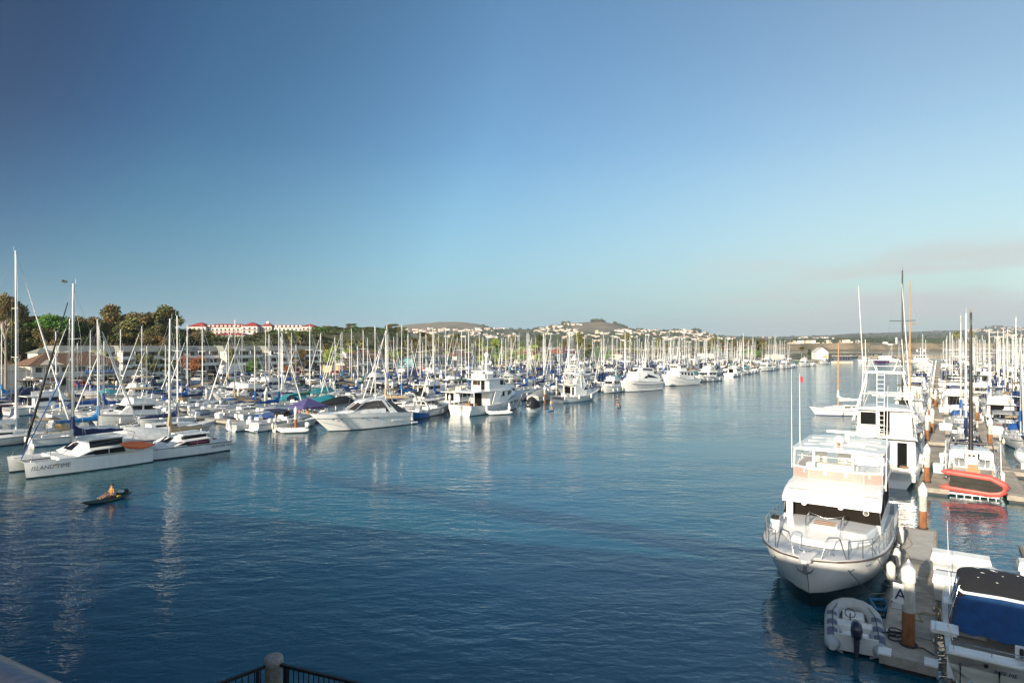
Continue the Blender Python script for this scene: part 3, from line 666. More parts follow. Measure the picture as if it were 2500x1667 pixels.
def flybridge(label, L=12, hullm=gel, canv='white', bim='navy', stripe=None, group=None, hard=False, dark=True):
    t = thing('flybridge_cruiser', label, 'motorboat', group=group)
    B = L*.33; h = Hull(L, B, 1.15, 1.85, tw=.92, pm=.4, e=2.2, ov=1.2, flare=.80, draft=.5)
    h.build(t, hullm, deckm, boot, stripe, well=-L*.24, wellz=.7)
    m = M().mat(stripe or gel3, True); h.rub(m, .035, -.12); m.build('rub_rail', t)
    z = 1.35; st = [(-L*.24, B*.40, B*.37, z-.15, z+1.25), (L*.06, B*.40, B*.36, z, z+1.30), ((L*.20, L*.10), B*.32, B*.30, z+.12, z+1.28)]
    m = M().mat(hullm, False); house(m, st, .06, .02)
    st2 = [(L*.10, B*.34, B*.24, z+.1, z+.5), (L*.30, B*.2, B*.12, z+.2, z+.42)]; house(m, st2, .06, .03)
    m.bev(-L*.33, -B*.42, z+1.28, L*.13, B*.42, z+1.38); cb = m.build('cabin', t)
    m = M().mat(glass if dark else glassb); sidewin(m, st, -L*.21, -L*.08, .45, .86); sidewin(m, st, -L*.06, L*.055, .45, .86)
    q = fwdface((L*.202, B*.32, z+.12), (L*.102, B*.30, z+1.28)); m.pane(q, .04, .34, .42, .9); m.pane(q, .36, .64, .42, .9); m.pane(q, .66, .96, .42, .9)
    m.plate([(-L*.245, B*.3, z-.1), (-L*.245, -B*.1, z-.1), (-L*.245, -B*.1, z+1.1), (-L*.245, B*.3, z+1.1)], .015); m.build('window', cb)
    fz = z+1.36; fb = [(-L*.20, B*.36, B*.38, fz, fz+.55), (L*.04, B*.36, B*.36, fz, fz+.75), ((L*.10, L*.05), B*.28, B*.26, fz, fz+.72)]
    m = M().mat(hullm, False)
    rings = []
    for x, wb, wt, z0, z1 in fb:
        xb, xt = x if isinstance(x, tuple) else (x, x)
        rings.append([(xb, wb, z0), (xt, wt, z1), (xt, wt-.1, z1), (xb, wb-.12, z0+.02)])
    for sd_ in (1, -1): m.loft([[(a, b*sd_, c) for a, b, c in (r if sd_ > 0 else r[::-1])] for r in rings], closed=True, smooth=False)
    r = rings[-1]; m.add([r[0], (r[0][0], -r[0][1], r[0][2]), (r[1][0], -r[1][1], r[1][2]), r[1]], [(0, 1, 2, 3)]); m.add([(r[0][0]-.12, r[0][1], r[0][2]), (r[0][0]-.12, -r[0][1], r[0][2]), (r[1][0]-.12, -r[1][1], r[1][2]), (r[1][0]-.12, r[1][1], r[1][2])], [(3, 2, 1, 0)])
    m.bev(-L*.02, -.5, fz, L*.03, .5, fz+.8); m.bev(-L*.12, -.55, fz, -L*.08, -.1, fz+.75); m.bev(-L*.12, .1, fz, -L*.08, .55, fz+.75)
    fo = m.build('flybridge', t)
    m = M().mat(clearv); m.plate([(L*.05, B*.24, fz+.72), (L*.05, -B*.24, fz+.72), (L*.02, -B*.24, fz+1.1), (L*.02, B*.24, fz+1.1)], .008); m.build('windscreen', fo)
    w = B*.36; zz = fz+1.95; x0, x1 = -L*.20, L*.05
    m = M().mat(gel if hard else canvas(bim), True)
    tp = [[(x, w, zz-.12), (x, w*.6, zz), (x, -w*.6, zz), (x, -w, zz-.12)] for x in (x0, (x0+x1)/2, x1)]
    m.loft(tp, smooth=True); m.loft([[(p[0], p[1], p[2]-.06) for p in reversed(r)] for r in tp], smooth=True)
    m.mat(steel, True)
    for sd_ in (1, -1):
        for x in (x0+.1, x1-.1): m.tube([(x+(0 if hard else .3*(1 if x < 0 else -1)), sd_*w*1.0, fz+.5), (x, sd_*w*.98, zz-.12)], .02, 5)
    m.build('hardtop' if hard else 'bimini', t)
    m = h.rail(.5, .985, .7, 1.1, .018, hb=.8); m.build('bow_rail', t)
    m = M().mat(whites, True)
    for y in (B*.35, -B*.35): m.tube([(-L*.05, y, fz+.5), (-L*.08, y*1.02, fz+4.2)], [.025, .008], 5)
    m.build('antenna', t)
    m = M().mat(conep, True); m.ball((-L*.12, 0, zz+.22), .28, .28, .16); m.build('radome', t)
    m = M().mat(fend, True)
    for x in (-L*.3, 0, L*.2):
        for sd_ in (1, -1): fender(m, x, sd_*(h.half(h.at(x))+.12), .7, .15, .7)
    m.build('fender', t)
    return t
def runabout(label, L=7, colr='white', motorm=None, hullm=gel, stripe=None, ttop=None, cover=None, group=None):
    t = thing('outboard_boat', label, 'motorboat', group=group)
    B = L*.34; h = Hull(L, B, .8, 1.15, tw=.92, pm=.4, e=2.1, ov=.8, flare=.8, draft=.3)
    h.build(t, hullm, deckm, boot, stripe, well=L*.16, wellz=.35)
    m = M().mat(stripe or gel3, True); h.rub(m, .03, -.05); m.build('rub_rail', t)
    m = M().mat(gel, False); m.bev(-.35, -.4, .35, .35, .4, 1.35); m.bev(-1.4, -.45, .35, -.9, .45, 1.15); m.build('console', t)
    m = M().mat(clearv); m.plate([(.33, .38, 1.33), (.33, -.38, 1.33), (.1, -.36, 1.75), (.1, .36, 1.75)], .008); m.build('windscreen', t)
    outboard(t, -L/2-.05, B*.12 if ttop else 0, .85, motorm or conep)
    if ttop: outboard(t, -L/2-.05, -B*.14, .85, motorm or conep)
    if ttop:
        m = M().mat(canvas(ttop), False); m.bev(-1.3, -.85, 2.32, .9, .85, 2.42); m.mat(steel, True)
        for sd_ in (1, -1):
            for x in (-.6, .5): m.tube([(x, sd_*.5, .9), (x, sd_*.6, 1.5), (x*1.2, sd_*.75, 2.33)], .025, 5)
        for y in (-.6, -.3, 0, .3, .6): m.tube([(-1.35, y, 2.4), (-1.6, y*1.15, 3.3)], [.02, .006], 4)
        m.build('t_top', t)
    if cover:
        m = M().mat(canvas(cover), True); rr = []
        for i in range(8):
            f = i/7; x = lerp(-L*.49, L*.38, f); p = h.at(x); b = h.half(p)+.03; zt = h.top(p)+.75*math.sin(math.pi*min(1, .15+f*.85))+.1
            rr.append([(x, b, h.top(p)-.15), (x, b*.85, h.top(p)+.1), (x, b*.4, zt), (x, -b*.4, zt), (x, -b*.85, h.top(p)+.1), (x, -b, h.top(p)-.15)])
        m.loft([list(reversed(r)) for r in rr], smooth=True); m.add(rr[0], [tuple(range(6))]); m.add(rr[-1], [tuple(reversed(range(6)))]); m.build('boat_cover', t)
    m = h.rail(.6, .985, .35, 1.0, .015, mid=False); m.build('bow_rail', t)
    return t
def ketch_extra(t, L, H, sparm, cov):
    m = M().mat(sparm, True); x = -L*.36; m.tube([(x, 0, 1.2), (x, 0, H*.68)], [.08, .06], 8); m.build('mizzen_mast', t)
    m = M().mat(cov, True); m.tube([(x, 0, 2.1), (x-L*.10, 0, 2.2), (x-L*.2, 0, 2.15)], [.2, .16, .08], 7); m.build('mizzen_cover', t)
# ---------------- people ----------------
skinm = mat('tanned_skin', (.48, .27, .17), .6, var=.03)
hairm = {'brown': mat('brown_hair', (.06, .03, .015), .7), 'blond': mat('blond_hair', (.35, .22, .08), .7)}
def skin_mesh(name, chain, edges, parent, m, sub=1):
    me = bpy.data.meshes.new(name); me.from_pydata([c[0] for c in chain], edges, []); o = bpy.data.objects.new(name, me); COL.objects.link(o)
    md = o.modifiers.new('s', 'SKIN'); 
    if not me.skin_vertices: me.attributes
    for v, c in zip(me.skin_vertices[0].data, chain): v.radius = (c[1], c[1] if len(c) < 3 else c[2])
    me.skin_vertices[0].data[0].use_root = True
    sm = o.modifiers.new('u', 'SUBSURF'); sm.levels = sm.render_levels = sub
    bpy.context.view_layer.update()
    r = bpy.data.meshes.new_from_object(o.evaluated_get(bpy.context.evaluated_depsgraph_get())); bpy.data.objects.remove(o)
    r.materials.clear(); r.materials.append(m); r.polygons.foreach_set('use_smooth', [True]*len(r.polygons)); r.name = name
    q = bpy.data.objects.new(name, r); COL.objects.link(q); q.parent = parent; return q
POSES = {
 # joints: pelvis chest neck head | L shoulder elbow wrist | R | L hip knee ankle toe | R   (x forward, y left)
 'stand': dict(pelvis=(0, 0, .93), waist=(0, 0, 1.10), chest=(.01, 0, 1.30), neck=(0, 0, 1.47), head=(.01, 0, 1.60), crown=(0, 0, 1.70),
   ls=(0, .18, 1.40), le=(-.02, .25, 1.14), lw=(.06, .25, .90), rs=(0, -.18, 1.40), re=(-.02, -.25, 1.14), rw=(.06, -.25, .90),
   lh=(0, .09, .90), lk=(.02, .11, .48), la=(-.02, .12, .08), lt=(.12, .13, .04), rh=(0, -.09, .90), rk=(.02, -.11, .48), ra=(-.02, -.12, .08), rt=(.12, -.13, .04)),
 'paddle': dict(pelvis=(-.02, 0, .90), waist=(0, 0, 1.06), chest=(.06, 0, 1.25), neck=(.08, 0, 1.42), head=(.11, 0, 1.55), crown=(.10, 0, 1.65),
   ls=(.06, .18, 1.35), le=(.22, .22, 1.16), lw=(.30, .02, 1.32), rs=(.06, -.18, 1.35), re=(.14, -.30, 1.10), rw=(.26, -.30, .90),
   lh=(-.02, .09, .87), lk=(.08, .15, .46), la=(-.02, .18, .08), lt=(.12, .19, .04), rh=(-.02, -.09, .87), rk=(.08, -.15, .46), ra=(-.02, -.18, .08), rt=(.12, -.19, .04)),
 'sit': dict(pelvis=(0, 0, .12), waist=(-.03, 0, .28), chest=(-.04, 0, .48), neck=(-.03, 0, .66), head=(.0, 0, .79), crown=(-.01, 0, .89),
   ls=(-.04, .18, .58), le=(.02, .26, .34), lw=(.24, .20, .34), rs=(-.04, -.18, .58), re=(.02, -.26, .34), rw=(.24, -.20, .34),
   lh=(.02, .10, .10), lk=(.42, .14, .26), la=(.78, .12, .08), lt=(.84, .12, .20), rh=(.02, -.10, .10), rk=(.42, -.14, .24), ra=(.78, -.12, .08), rt=(.84, -.12, .20)),
 'chair': dict(pelvis=(0, 0, .50), waist=(-.03, 0, .66), chest=(-.04, 0, .86), neck=(-.03, 0, 1.04), head=(.0, 0, 1.17), crown=(-.01, 0, 1.27),
   ls=(-.04, .18, .96), le=(.02, .24, .72), lw=(.24, .16, .68), rs=(-.04, -.18, .96), re=(.02, -.24, .72), rw=(.24, -.16, .68),
   lh=(.02, .10, .48), lk=(.44, .14, .50), la=(.44, .13, .08), lt=(.56, .13, .04), rh=(.02, -.10, .48), rk=(.44, -.14, .50), ra=(.44, -.13, .08), rt=(.56, -.13, .04))}
def person(label, pose, loc, rz, top=(.5, .1, .1), bottom=(.03, .04, .1), hair='brown', sleeves=True, long=False, s=1.0, bare=False, group=None):
    P = POSES[pose]; t = thing('person', label, 'person', loc, rz, group); t.scale = (s, s, s)
    names = ['pelvis', 'waist', 'chest', 'neck', 'head', 'crown', 'ls', 'le', 'lw', 'rs', 're', 'rw', 'lh', 'lk', 'la', 'lt', 'rh', 'rk', 'ra', 'rt']
    rr = dict(pelvis=.13, waist=.115, chest=.135, neck=.055, head=.088, crown=.06, ls=.065, le=.042, lw=.028, rs=.065, re=.042, rw=.028, lh=.095, lk=.06, la=.04, lt=.035, rh=.095, rk=.06, ra=.04, rt=.035)
    ch = [(P[k], rr[k]) for k in names]; ix = {k: i for i, k in enumerate(names)}
    ed = [(0, 1), (1, 2), (2, 3), (3, 4), (4, 5), (2, 6), (6, 7), (7, 8), (2, 9), (9, 10), (10, 11), (0, 12), (12, 13), (13, 14), (14, 15), (0, 16), (16, 17), (17, 18), (18, 19)]
    # hands: palm plus five fingers, short chains off each wrist
    for w, e, sd_ in (('lw', 'le', 1), ('rw', 're', -1)):
        a = Vector(P[w]); d = (a-Vector(P[e])).normalized(); side = Vector((1, 0, 0)) if abs(d.x) < .7 else Vector((0, 1, 0)); side = (side-d*side.dot(d)).normalized()
        ch.append((tuple(a+d*.07), .03)); pi_ = len(ch)-1; ed.append((ix[w], pi_))
        for k, (o, l) in enumerate(((-.03, .06), (-.01, .075), (.01, .07), (.028, .055))):
            b = a+d*.10+side*o; ch.append((tuple(b), .010)); ch.append((tuple(b+d*l*.6+Vector((0, -sd_*.02, -.01))), .008)); ed += [(pi_, len(ch)-2), (len(ch)-2, len(ch)-1)]
        b = a+d*.05+side*.045; ch.append((tuple(b), .011)); ed.append((pi_, len(ch)-1))
    skin_mesh('body', ch, ed, t, skinm)
    tm = mat('cloth_%02d%02d%02d' % tuple(int(c*99) for c in top), top, .85); bm = mat('cloth_%02d%02d%02d' % tuple(int(c*99) for c in bottom), bottom, .85)
    V = lambda k: Vector(P[k])
    k = 1.12
    c = [(tuple(V('waist').lerp(V('pelvis'), .5)), .15), (P['waist'], .14), (P['chest'], .155), (tuple(V('chest').lerp(V('neck'), .6)), .09), (P['ls'], .085), (P['rs'], .085)]; e = [(0, 1), (1, 2), (2, 3), (2, 4), (2, 5)]
    if sleeves: c += [(tuple(V('ls').lerp(V('le'), .7)), .062), (tuple(V('rs').lerp(V('re'), .7)), .062)]; e += [(4, 6), (5, 7)]
    if not bare: skin_mesh('shirt', c, e, t, tm)
    f = .98 if long else .55
    c = [(P['pelvis'], .15), (tuple(V('pelvis').lerp(V('waist'), .4)), .142), (P['lh'], .115), (tuple(V('lh').lerp(V('lk'), f)), .085), (P['rh'], .115), (tuple(V('rh').lerp(V('rk'), f)), .085)]; e = [(0, 1), (0, 2), (2, 3), (0, 4), (4, 5)]
    if long: c += [(tuple(V('lk').lerp(V('la'), .9)), .06), (tuple(V('rk').lerp(V('ra'), .9)), .06)]; e += [(3, 6), (5, 7)]
    skin_mesh('trousers' if long else 'shorts', c, e, t, bm)
    h = V('head'); m = M().mat(hairm[hair], True); m.ball(h+Vector((-.03, 0, .045)), .098, .092, .10, 10, 7); m.build('hair', t)
    m = M().mat(skinm, True); m.ball(h+Vector((.092, 0, -.005)), .02, .014, .022, 6, 5)
    for y in (.086, -.086): m.ball(h+Vector((0, y, -.005)), .016, .012, .028, 6, 5)
    m.mat(mat('lips', (.35, .12, .1), .6)); m.ball(h+Vector((.085, 0, -.045)), .012, .026, .008, 6, 4)
    m.mat(blackp)
    for y in (.033, -.033): m.ball(h+Vector((.083, y, .018)), .009, .013, .007, 6, 4)
    m.build('face', t)
    return t
def PL(t, x, y, z=0): # place at photo point on the water
    p = W(x, y, z); t.location = (p.x, p.y, 0); return t
# ================= bridge (behind the camera; it shades the near water) and what is seen of it =================
def bridge():
    t = thing('road_bridge', 'bridge seen only by its grey tubular handrail at the lower left corner', 'bridge')
    m = M().mat(mat('bridge_concrete', (.38, .36, .33), .85, var=.1, vs=.6, bump=.2, bs=8)); m.X = Matrix.Rotation(UA, 4, 'Z')
    ZT = lambda y: 8.3-.09*max(0, y-8) if y < 75 else 2.27   # slope made up so the deck's shadow shortens towards the left bank
    ys = [-95, 8, 20, 35, 50, 65, 75, 150]
    def span(mm, x0, x1, z0, z1): mm.loft([[(x0, y, ZT(y)+z0), (x1, y, ZT(y)+z0), (x1, y, ZT(y)+z1), (x0, y, ZT(y)+z1)] for y in ys], closed=True, smooth=False)
    span(m, -13, -.6, -1.0, 0); span(m, -12.6, -10, -2.1, -1.01); span(m, -4, -1.4, -2.1, -1.01)
    m.build('deck', t)
    e = M().mat(grass); e.X = Matrix.Rotation(UA, 4, 'Z'); e.loft([[(-160, y, -3), (-13.1, y, -3), (-13.1, y, ZT(y)-1.6), (-160, y, ZT(y)-1.6)] for y in [-200]+ys[1:]+[220]], closed=True, smooth=False); tag(e.build('sun_blocker'), kind='structure')  # unseen bank added to stop low sun lighting the water under the deck
    m = M().mat(MATS['bridge_concrete']); m.X = Matrix.Rotation(UA, 4, 'Z'); m.box(-.9, -95, 8.31, -.62, -1.6, 9.0); m.box(-.9, 3.4, 8.31, -.62, 150, 9.0); m.box(-.9, -1.6, 8.31, -.62, 3.4, 8.9); m.build('parapet', t)
    r = M().mat(mat('painted_handrail', (.13, .15, .21), .3, .55, bump=.1), True)
    # tube rail passing just left of and below the camera
    pts = [(-3.6, -.9, 9.55), (-2.2, 0.35, 9.42), (-1.39, 1.55, 9.135), (-1.05, 1.88, 9.0), (-.2, 2.2, 8.55)]
    a = Vector((-7.4, 4.35, 9.42)); b = Vector((-.10, .60, 9.42)); pts = [a.lerp(b, i/6) for i in range(7)]
    r.tube(pts, .072, 24)
    r.build('handrail', t)
    m = M().mat(steel, True)
    for p in (pts[0], pts[2], pts[4]): m.tube([p-Vector((0, 0, .06)), (p.x, p.y-.05, 8.1)], .03, 6)
    bay = M().mat(MATS['bridge_concrete']); bay.slab([(-8.2, 4.9), (-8.2, 3.6), (-.7, .1), (.1, .35), (-.1, .75)], 7.6, 8.2); bay.build('viewing_bay', t)
    m.build('rail_post', t)
bridge()
def lookout():
    c = W(668, 1700, 1.2); c = XY(668, 14.2, 0); d1 = c+Vector((-5.6, -5.76, 0)); d2 = c+Vector((8.2, -3.24, 0))
    t = thing('lookout_platform', 'concrete lookout corner standing in the water below the bridge', 'platform')
    m = M().mat(conc); m.slab([(d1.x-.2, 6), (d2.x+.2, 6), (d2.x+.2, d2.y+.25), (c.x, c.y+.3), (d1.x-.2, d1.y)], -2, 1.75); m.build('slab', t)
    p = thing('concrete_post', 'round topped pale concrete post at the corner of the black iron fence', 'post', (c.x, c.y, 1.75))
    m = M().mat(mat('pebbled_concrete', (.36, .33, .29), .9, var=.2, vs=14, bump=.5, bs=50), True)
    z = ZC-(1600-HZ)*c.y/F-1.75
    m.lathe([(.20, 0), (.20, .1), (.185, z-.22), (.21, z-.20), (.215, z-.08), (.19, z-.01), (.1, z+.015), (.01, z+.02)], 20); m.build('shaft', p)
    iron = mat('black_iron', (.02, .016, .015), .45, .3)
    for e, lab in ((d1, 'black iron picket fence running left from the concrete post'), (d2, 'black iron picket fence running right from the concrete post')):
        f = thing('iron_fence', lab, 'fence', (c.x, c.y, 1.75), group='iron fences of the lookout')
        v = Vector((e.x-c.x, e.y-c.y, 0)); n = v.length; v.normalize(); h = z-.16
        m = M().mat(iron, False); rot = Matrix.Rotation(math.atan2(v.y, v.x), 4, 'Z'); m.X = rot
        m.box(.2, -.035, h-.04, n, .035, h+.02); m.box(.2, -.02, .12, n, .02, .16); m.build('rail', f)
        m = M().mat(iron, False); m.X = rot
        for i in range(int(n/.14)): m.box(.3+.14*i-.009, -.009, .16, .3+.14*i+.009, .009, h-.04)
        tag(m.build('picket', f), kind='stuff')
        m = M().mat(iron, False); m.X = rot
        for i in range(int(n/1.8)+1): m.box(.34+1.8*i, -.03, 0, .40+1.8*i, .03, h-.041)
        m.build('fence_post', f)
lookout()
# ================= big white bridge cruiser, bow to camera =================
def hero_cruiser():
    t = thing('motor_yacht', 'largest white flybridge cruiser, bow to camera, with dark covered windscreen and bow rail', 'motorboat')
    L = 14.9; h = Hull(L, 4.9, 1.35, 2.12, tw=.9, pm=.5, e=3.4, ov=1.0, flare=.92, draft=.6, n=30, bz=.62, fbow=.55)
    h.build(t, gel, deckm, boot, mat('teal_black_bottom', (.012, .03, .035), .3), well=-4.6, wellz=.7)
    m = M().mat(mat('rub_strake', (.10, .07, .06), .5), True); h.rub(m, .04, -.06); m.build('rub_rail', t)
    # trunk on the foredeck
    m = M().mat(gel, False); house(m, [((1.2, 1.2), 1.95, 1.9, 1.75, 2.16), (3.2, 1.75, 1.62, 1.85, 2.2), (4.9, 1.05, .9, 1.95, 2.2), (5.3, .5, .35, 2.0, 2.2)], .07, .05)
    m.bev(2.2, -.55, 2.2, 3.3, .55, 2.34, .05); tr = m.build('foredeck_trunk', t)
    m = M().mat(teak)
    for x in (2.45, 2.72, 2.98): m.box(x, -.42, 2.342, x+.13, .42, 2.355)
    m.build('hatch_slats', tr)
    m = M().mat(steel, True)
    for y in (-.68, .68): m.tube([(2.2, y, 2.2), (2.25, y, 2.62), (3.2, y, 2.62), (3.35, y, 2.2)], .022, 6)
    m.tube([(2.25, -.68, 2.6), (2.4, 0, 2.45), (2.25, .68, 2.6)], .008, 4); m.build('grab_rail', t)
    # cabin
    st = [(-5.0, 1.98, 1.92, 1.5, 3.36), (1.1, 2.0, 1.92, 1.7, 3.3), ((1.25, .95), 1.96, 1.86, 2.0, 3.05)]
    m = M().mat(gel, False); house(m, st, .06, .02)
    cb = m.build('cabin', t)
    wc = mat('window_cover', (.014, .011, .009), .8, spec=.08)
    m = M().mat(wc); q = fwdface((1.23, 1.98, 2.12), (1.0, 1.9, 3.02)); m.pane(q, 0, 1, .05, 1, .02)
    sidewin(m, st[:2], -1.2, 1.05, .42, .86, .02, 0, -.15); sidewin(m, st[:2], -4.4, -1.6, .42, .86, .02); m.build('window_cover', cb)
    # visor roof sloping up to the flybridge
    m = M().mat(gel, True)
    R = [(1.42, 2.0, 2.93), (1.36, 2.02, 3.02), (.75, 2.02, 3.30), (-.05, 1.98, 3.50), (-1.0, 1.95, 3.56)]
    m.loft([[(x, w, z-.14), (x, w, z-.03), (x, w-.1, z), (x, 0, z+.05), (x, -w+.1, z), (x, -w, z-.03), (x, -w, z-.14)] for x, w, z in R], smooth=True)
    m.add([(1.42, -2.0, 2.79), (1.42, 2.0, 2.79), (-1.0, 1.95, 3.4), (-1.0, -1.95, 3.4)], [(3, 2, 1, 0)]); m.add([(1.42, 2.0, 2.79), (1.42, -2.0, 2.79), (1.42, -1.98, 2.95), (1.42, 1.98, 2.95)], [(0, 1, 2, 3)])
    m.build('visor', t)
    m = M().mat(gel, False); m.bev(-6.2, -2.0, 3.38, -1.0, 2.0, 3.52); m.build('flybridge_deck', t)
    m = M().mat(conep, True)
    for y in (-1.05, .45): m.ball((1.46, y, 2.76), .06, .12, .075, 8, 6); m.tube([(1.42, y, 2.83), (1.42, y, 2.93)], .03, 6)
    m.tube([(1.38, 1.45, 2.74), (1.56, 1.45, 2.72)], [.06, .12], 10); m.mat(glass); m.tube([(1.561, 1.45, 2.72), (1.57, 1.45, 2.72)], .10, 10); m.build('floodlight', t)
    # coaming: pinkish vinyl band with white rail, round speakers
    pink = mat('faded_pink_vinyl', (.44, .27, .24), .4, var=.08, vs=1.5)
    fx, hw = -.95, 1.9
    m = M().mat(pink)
    A = [(fx, hw), (fx+.35, hw*.55), (fx+.35, -hw*.55), (fx, -hw)]
    def wallq(m, a, b, z0, z1, th=.03): m.plate([(a[0], a[1], z0), (b[0], b[1], z0), (b[0], b[1], z1), (a[0], a[1], z1)], th)
    pth = [(-5.8, hw), (fx, hw), (fx+.3, hw*.62), (fx+.3, -hw*.62), (fx, -hw), (-5.8, -hw)]
    for a, b in zip(pth, pth[1:]): wallq(m, a, b, 3.5, 4.02)
    cm_ = m.build('coaming', t)
    m = M().mat(gel, True); m.tube([(x, y, 4.06) for x, y in pth], .065, 6)
    for a, b in zip(pth, pth[1:]):
        k = 4 if abs(a[0]-b[0]) > 2 else 3
        for i in range(k): f = i/k; m.tube([(lerp(a[0], b[0], f), lerp(a[1], b[1], f), 3.5), (lerp(a[0], b[0], f), lerp(a[1], b[1], f), 4.05)], .03, 5)
    m.build('coaming_frame', t)
    m = M().mat(conep, True)
    for y in (-1.35, -.45, .45, 1.35):
        x = fx+.36 if abs(y) < 1.2 else fx+.2
        m.tube([(x-.02, y, 3.9), (x+.05, y, 3.9)], .09, 12)
    m.build('speaker', t)
    # hardtop on posts
    zt = 5.02
    m = M().mat(gel, False); rr = []
    for x, w in ((fx+.25, 1.78), (fx-.1, 1.98), (-5.7, 1.95), (-6.0, 1.8)):
        rr.append([(x, -w, zt-.10), (x, w, zt-.10), (x, w, zt), (x, w*.5, zt+.07), (x, -w*.5, zt+.07), (x, -w, zt)])
    m.loft([list(reversed(r)) for r in rr], closed=True, smooth=False); ht = m.build('hardtop', t)
    m = M().mat(mat('roof_seam', (.45, .45, .43), .6))
    for x in (-1.9, -3.2, -4.5): m.box(x, -1.6, zt+.02, x+.03, 1.6, zt+.078)
    m.box(-2.2, -.9, zt+.07, -2.14, 1.1, zt+.13); m.build('roof_seams', ht)
    m = M().mat(gel, True)
    for x, y in ((fx+.02, hw), (fx+.28, .72), (fx+.28, -.98), (fx+.02, -hw), (-3.2, hw), (-3.2, -hw), (-5.6, hw), (-5.6, -hw)): m.tube([(x, y, 4.0), (x-.02, y*.99, zt-.08)], .05 if abs(y) > 1.2 else .075, 6)
    m.tube([(-1.3, hw-.1, 4.05), (-3.1, hw-.1, zt-.1)], .025, 5); m.tube([(-1.3, -hw+.1, 4.05), (-3.1, -hw+.1, zt-.1)], .025, 5)
    m.tube([(-5.6, hw, 4.5), (-5.6, -hw, 4.5)], .03, 5); m.tube([(fx-.4, hw, 4.55), (fx-.4, -hw, 4.55)], .02, 5); m.build('hardtop_post', t)
    m = M().mat(clearv)
    for a, b in (((fx, hw-.06), (fx+.28, .80)), ((fx+.28, .64), (fx+.28, -.90)), ((fx+.28, -1.06), (fx, -hw+.06)), ((fx-.05, hw), (-3.15, hw)), ((-3.15, -hw), (fx-.05, -hw))): wallq(m, a, b, 4.12, zt-.12, .006)
    m.build('clear_curtain', t)
    m = M().mat(gel2, True)
    for y in (-.95, .2): 
        m.bev(-2.6, y-.3, 3.53, -2.1, y+.3, 4.15, .08); m.loft([[(-2.65+dx, y-.32, z), (-2.65+dx, y+.32, z), (-2.50+dx, y+.32, z), (-2.50+dx, y-.32, z)] for dx, z in ((0, 4.1), (-.05, 4.45), (-.08, 4.62))], closed=True)
    m.bev(-1.75, -1.4, 3.53, -1.15, .9, 4.25, .06); m.build('helm_seat', t)
    m = M().mat(blackp, True); n = 12; m.tube([(-1.85+.05*math.sin(k*6.283/n), .2+.2*math.cos(k*6.283/n), 4.3+.2*math.sin(k*6.283/n)) for k in range(n+1)], .014, 4); m.build('steering_wheel', t)
    # radar bar with maker's lettering, radome, antennas
    m = M().mat(conep, False); m.box(-5.35, -1.0, zt+.30, -5.2, 1.0, zt+.42); m.mat(conep, True); m.tube([(-5.27, 0, zt+.06), (-5.27, 0, zt+.3)], .13, 10); rb = m.build('radar', t)
    text_obj('FURUNO', .11, mat('dark_lettering', (.03, .04, .1), .6), rb, (-5.19, -.02, zt+.325), (rad(90), 0, rad(90)))
    m = M().mat(conep, True); m.ball((-2.3, -.05, zt+.30), .27, .27, .22, 12, 8); m.mat(mat('amber_lens', (.35, .15, .03), .3)); m.ball((-2.02, -.05, zt+.16), .07, .09, .07); m.build('radome', t)
    m = M().mat(whites, True)
    m.tube([(-1.2, -2.05, 3.9), (-1.25, -2.07, 5.6), (-1.35, -2.1, 8.9)], [.028, .024, .008], 6)
    m.tube([(-.9, 2.05, 3.3), (-1.0, 2.08, 5.6), (-1.1, 2.12, 8.2)], [.028, .024, .008], 6)
    m.tube([(-2.8, -1.95, zt), (-2.75, -1.95, 8.6)], [.03, .012], 6); m.build('antenna', t)
    m = M().mat(mat('red_flag', (.35, .03, .05), .8), True); m.loft([[(-2.76+.0, -1.93+.05*i, 8.45-.02*i+.02*math.sin(i)), (-2.76, -1.93+.04*i, 8.2-.04*i)] for i in range(4)], smooth=True); m.build('flag', t)
    # bow rail with two raised loops
    m = h.rail(.44, .93, .72, .72, .02, mid=False, close=False, inset=.10, hb=.68)
    tip = h.top(1)
    def loop(sd_, p0, p1):
        a = Vector(h.edge(p0, .12)); b = Vector(h.edge(p1, .12)); c = a.lerp(b, .25); d = a.lerp(b, .75)
        pts = [a, c+Vector((.02, 0, .75)), c.lerp(d, .15)+Vector((.02, 0, .82)), c.lerp(d, .85)+Vector((.02, 0, .82)), d+Vector((.02, 0, .75)), b]
        m.tube([(p.x, p.y*sd_, p.z) for p in pts], .024, 6)
    loop(1, .935, .985); loop(-1, .935, .985)
    m.tube([(7.05, .3, tip+.35), (7.7, .18, tip+.38), (7.85, 0, tip+.38), (7.7, -.18, tip+.38), (7.05, -.3, tip+.35)], .02, 6); m.build('bow_rail', t)
    m = M().mat(gel, False); m.slab([(6.6, -.28), (7.75, -.2), (7.95, -.08), (7.95, .08), (7.75, .2), (6.6, .28)], tip-.04, tip+.07); m.build('anchor_pulpit', t)
    m = M().mat(mat('galvanised', (.25, .25, .25), .5, .7), True); m.box(7.55, -.06, tip-.45, 7.7, .06, tip-.05); m.tube([(7.6, 0, tip-.5), (7.68, .2, tip-.4), (7.75, .32, tip-.22)], [.05, .03, .012], 5); m.tube([(7.6, 0, tip-.5), (7.68, -.2, tip-.4), (7.75, -.32, tip-.22)], [.05, .03, .012], 5); m.build('anchor', t)
    m = M().mat(steel, True)
    for x, y in ((6.4, .65), (6.4, -.65), (4.6, 1.9), (4.6, -1.9), (1.5, 2.2), (1.5, -2.2)): m.tube([(x-.15, y, tip+.04), (x+.15, y, tip+.04)], .025, 5); m.tube([(x, y, tip-.12), (x, y, tip+.04)], .03, 5)
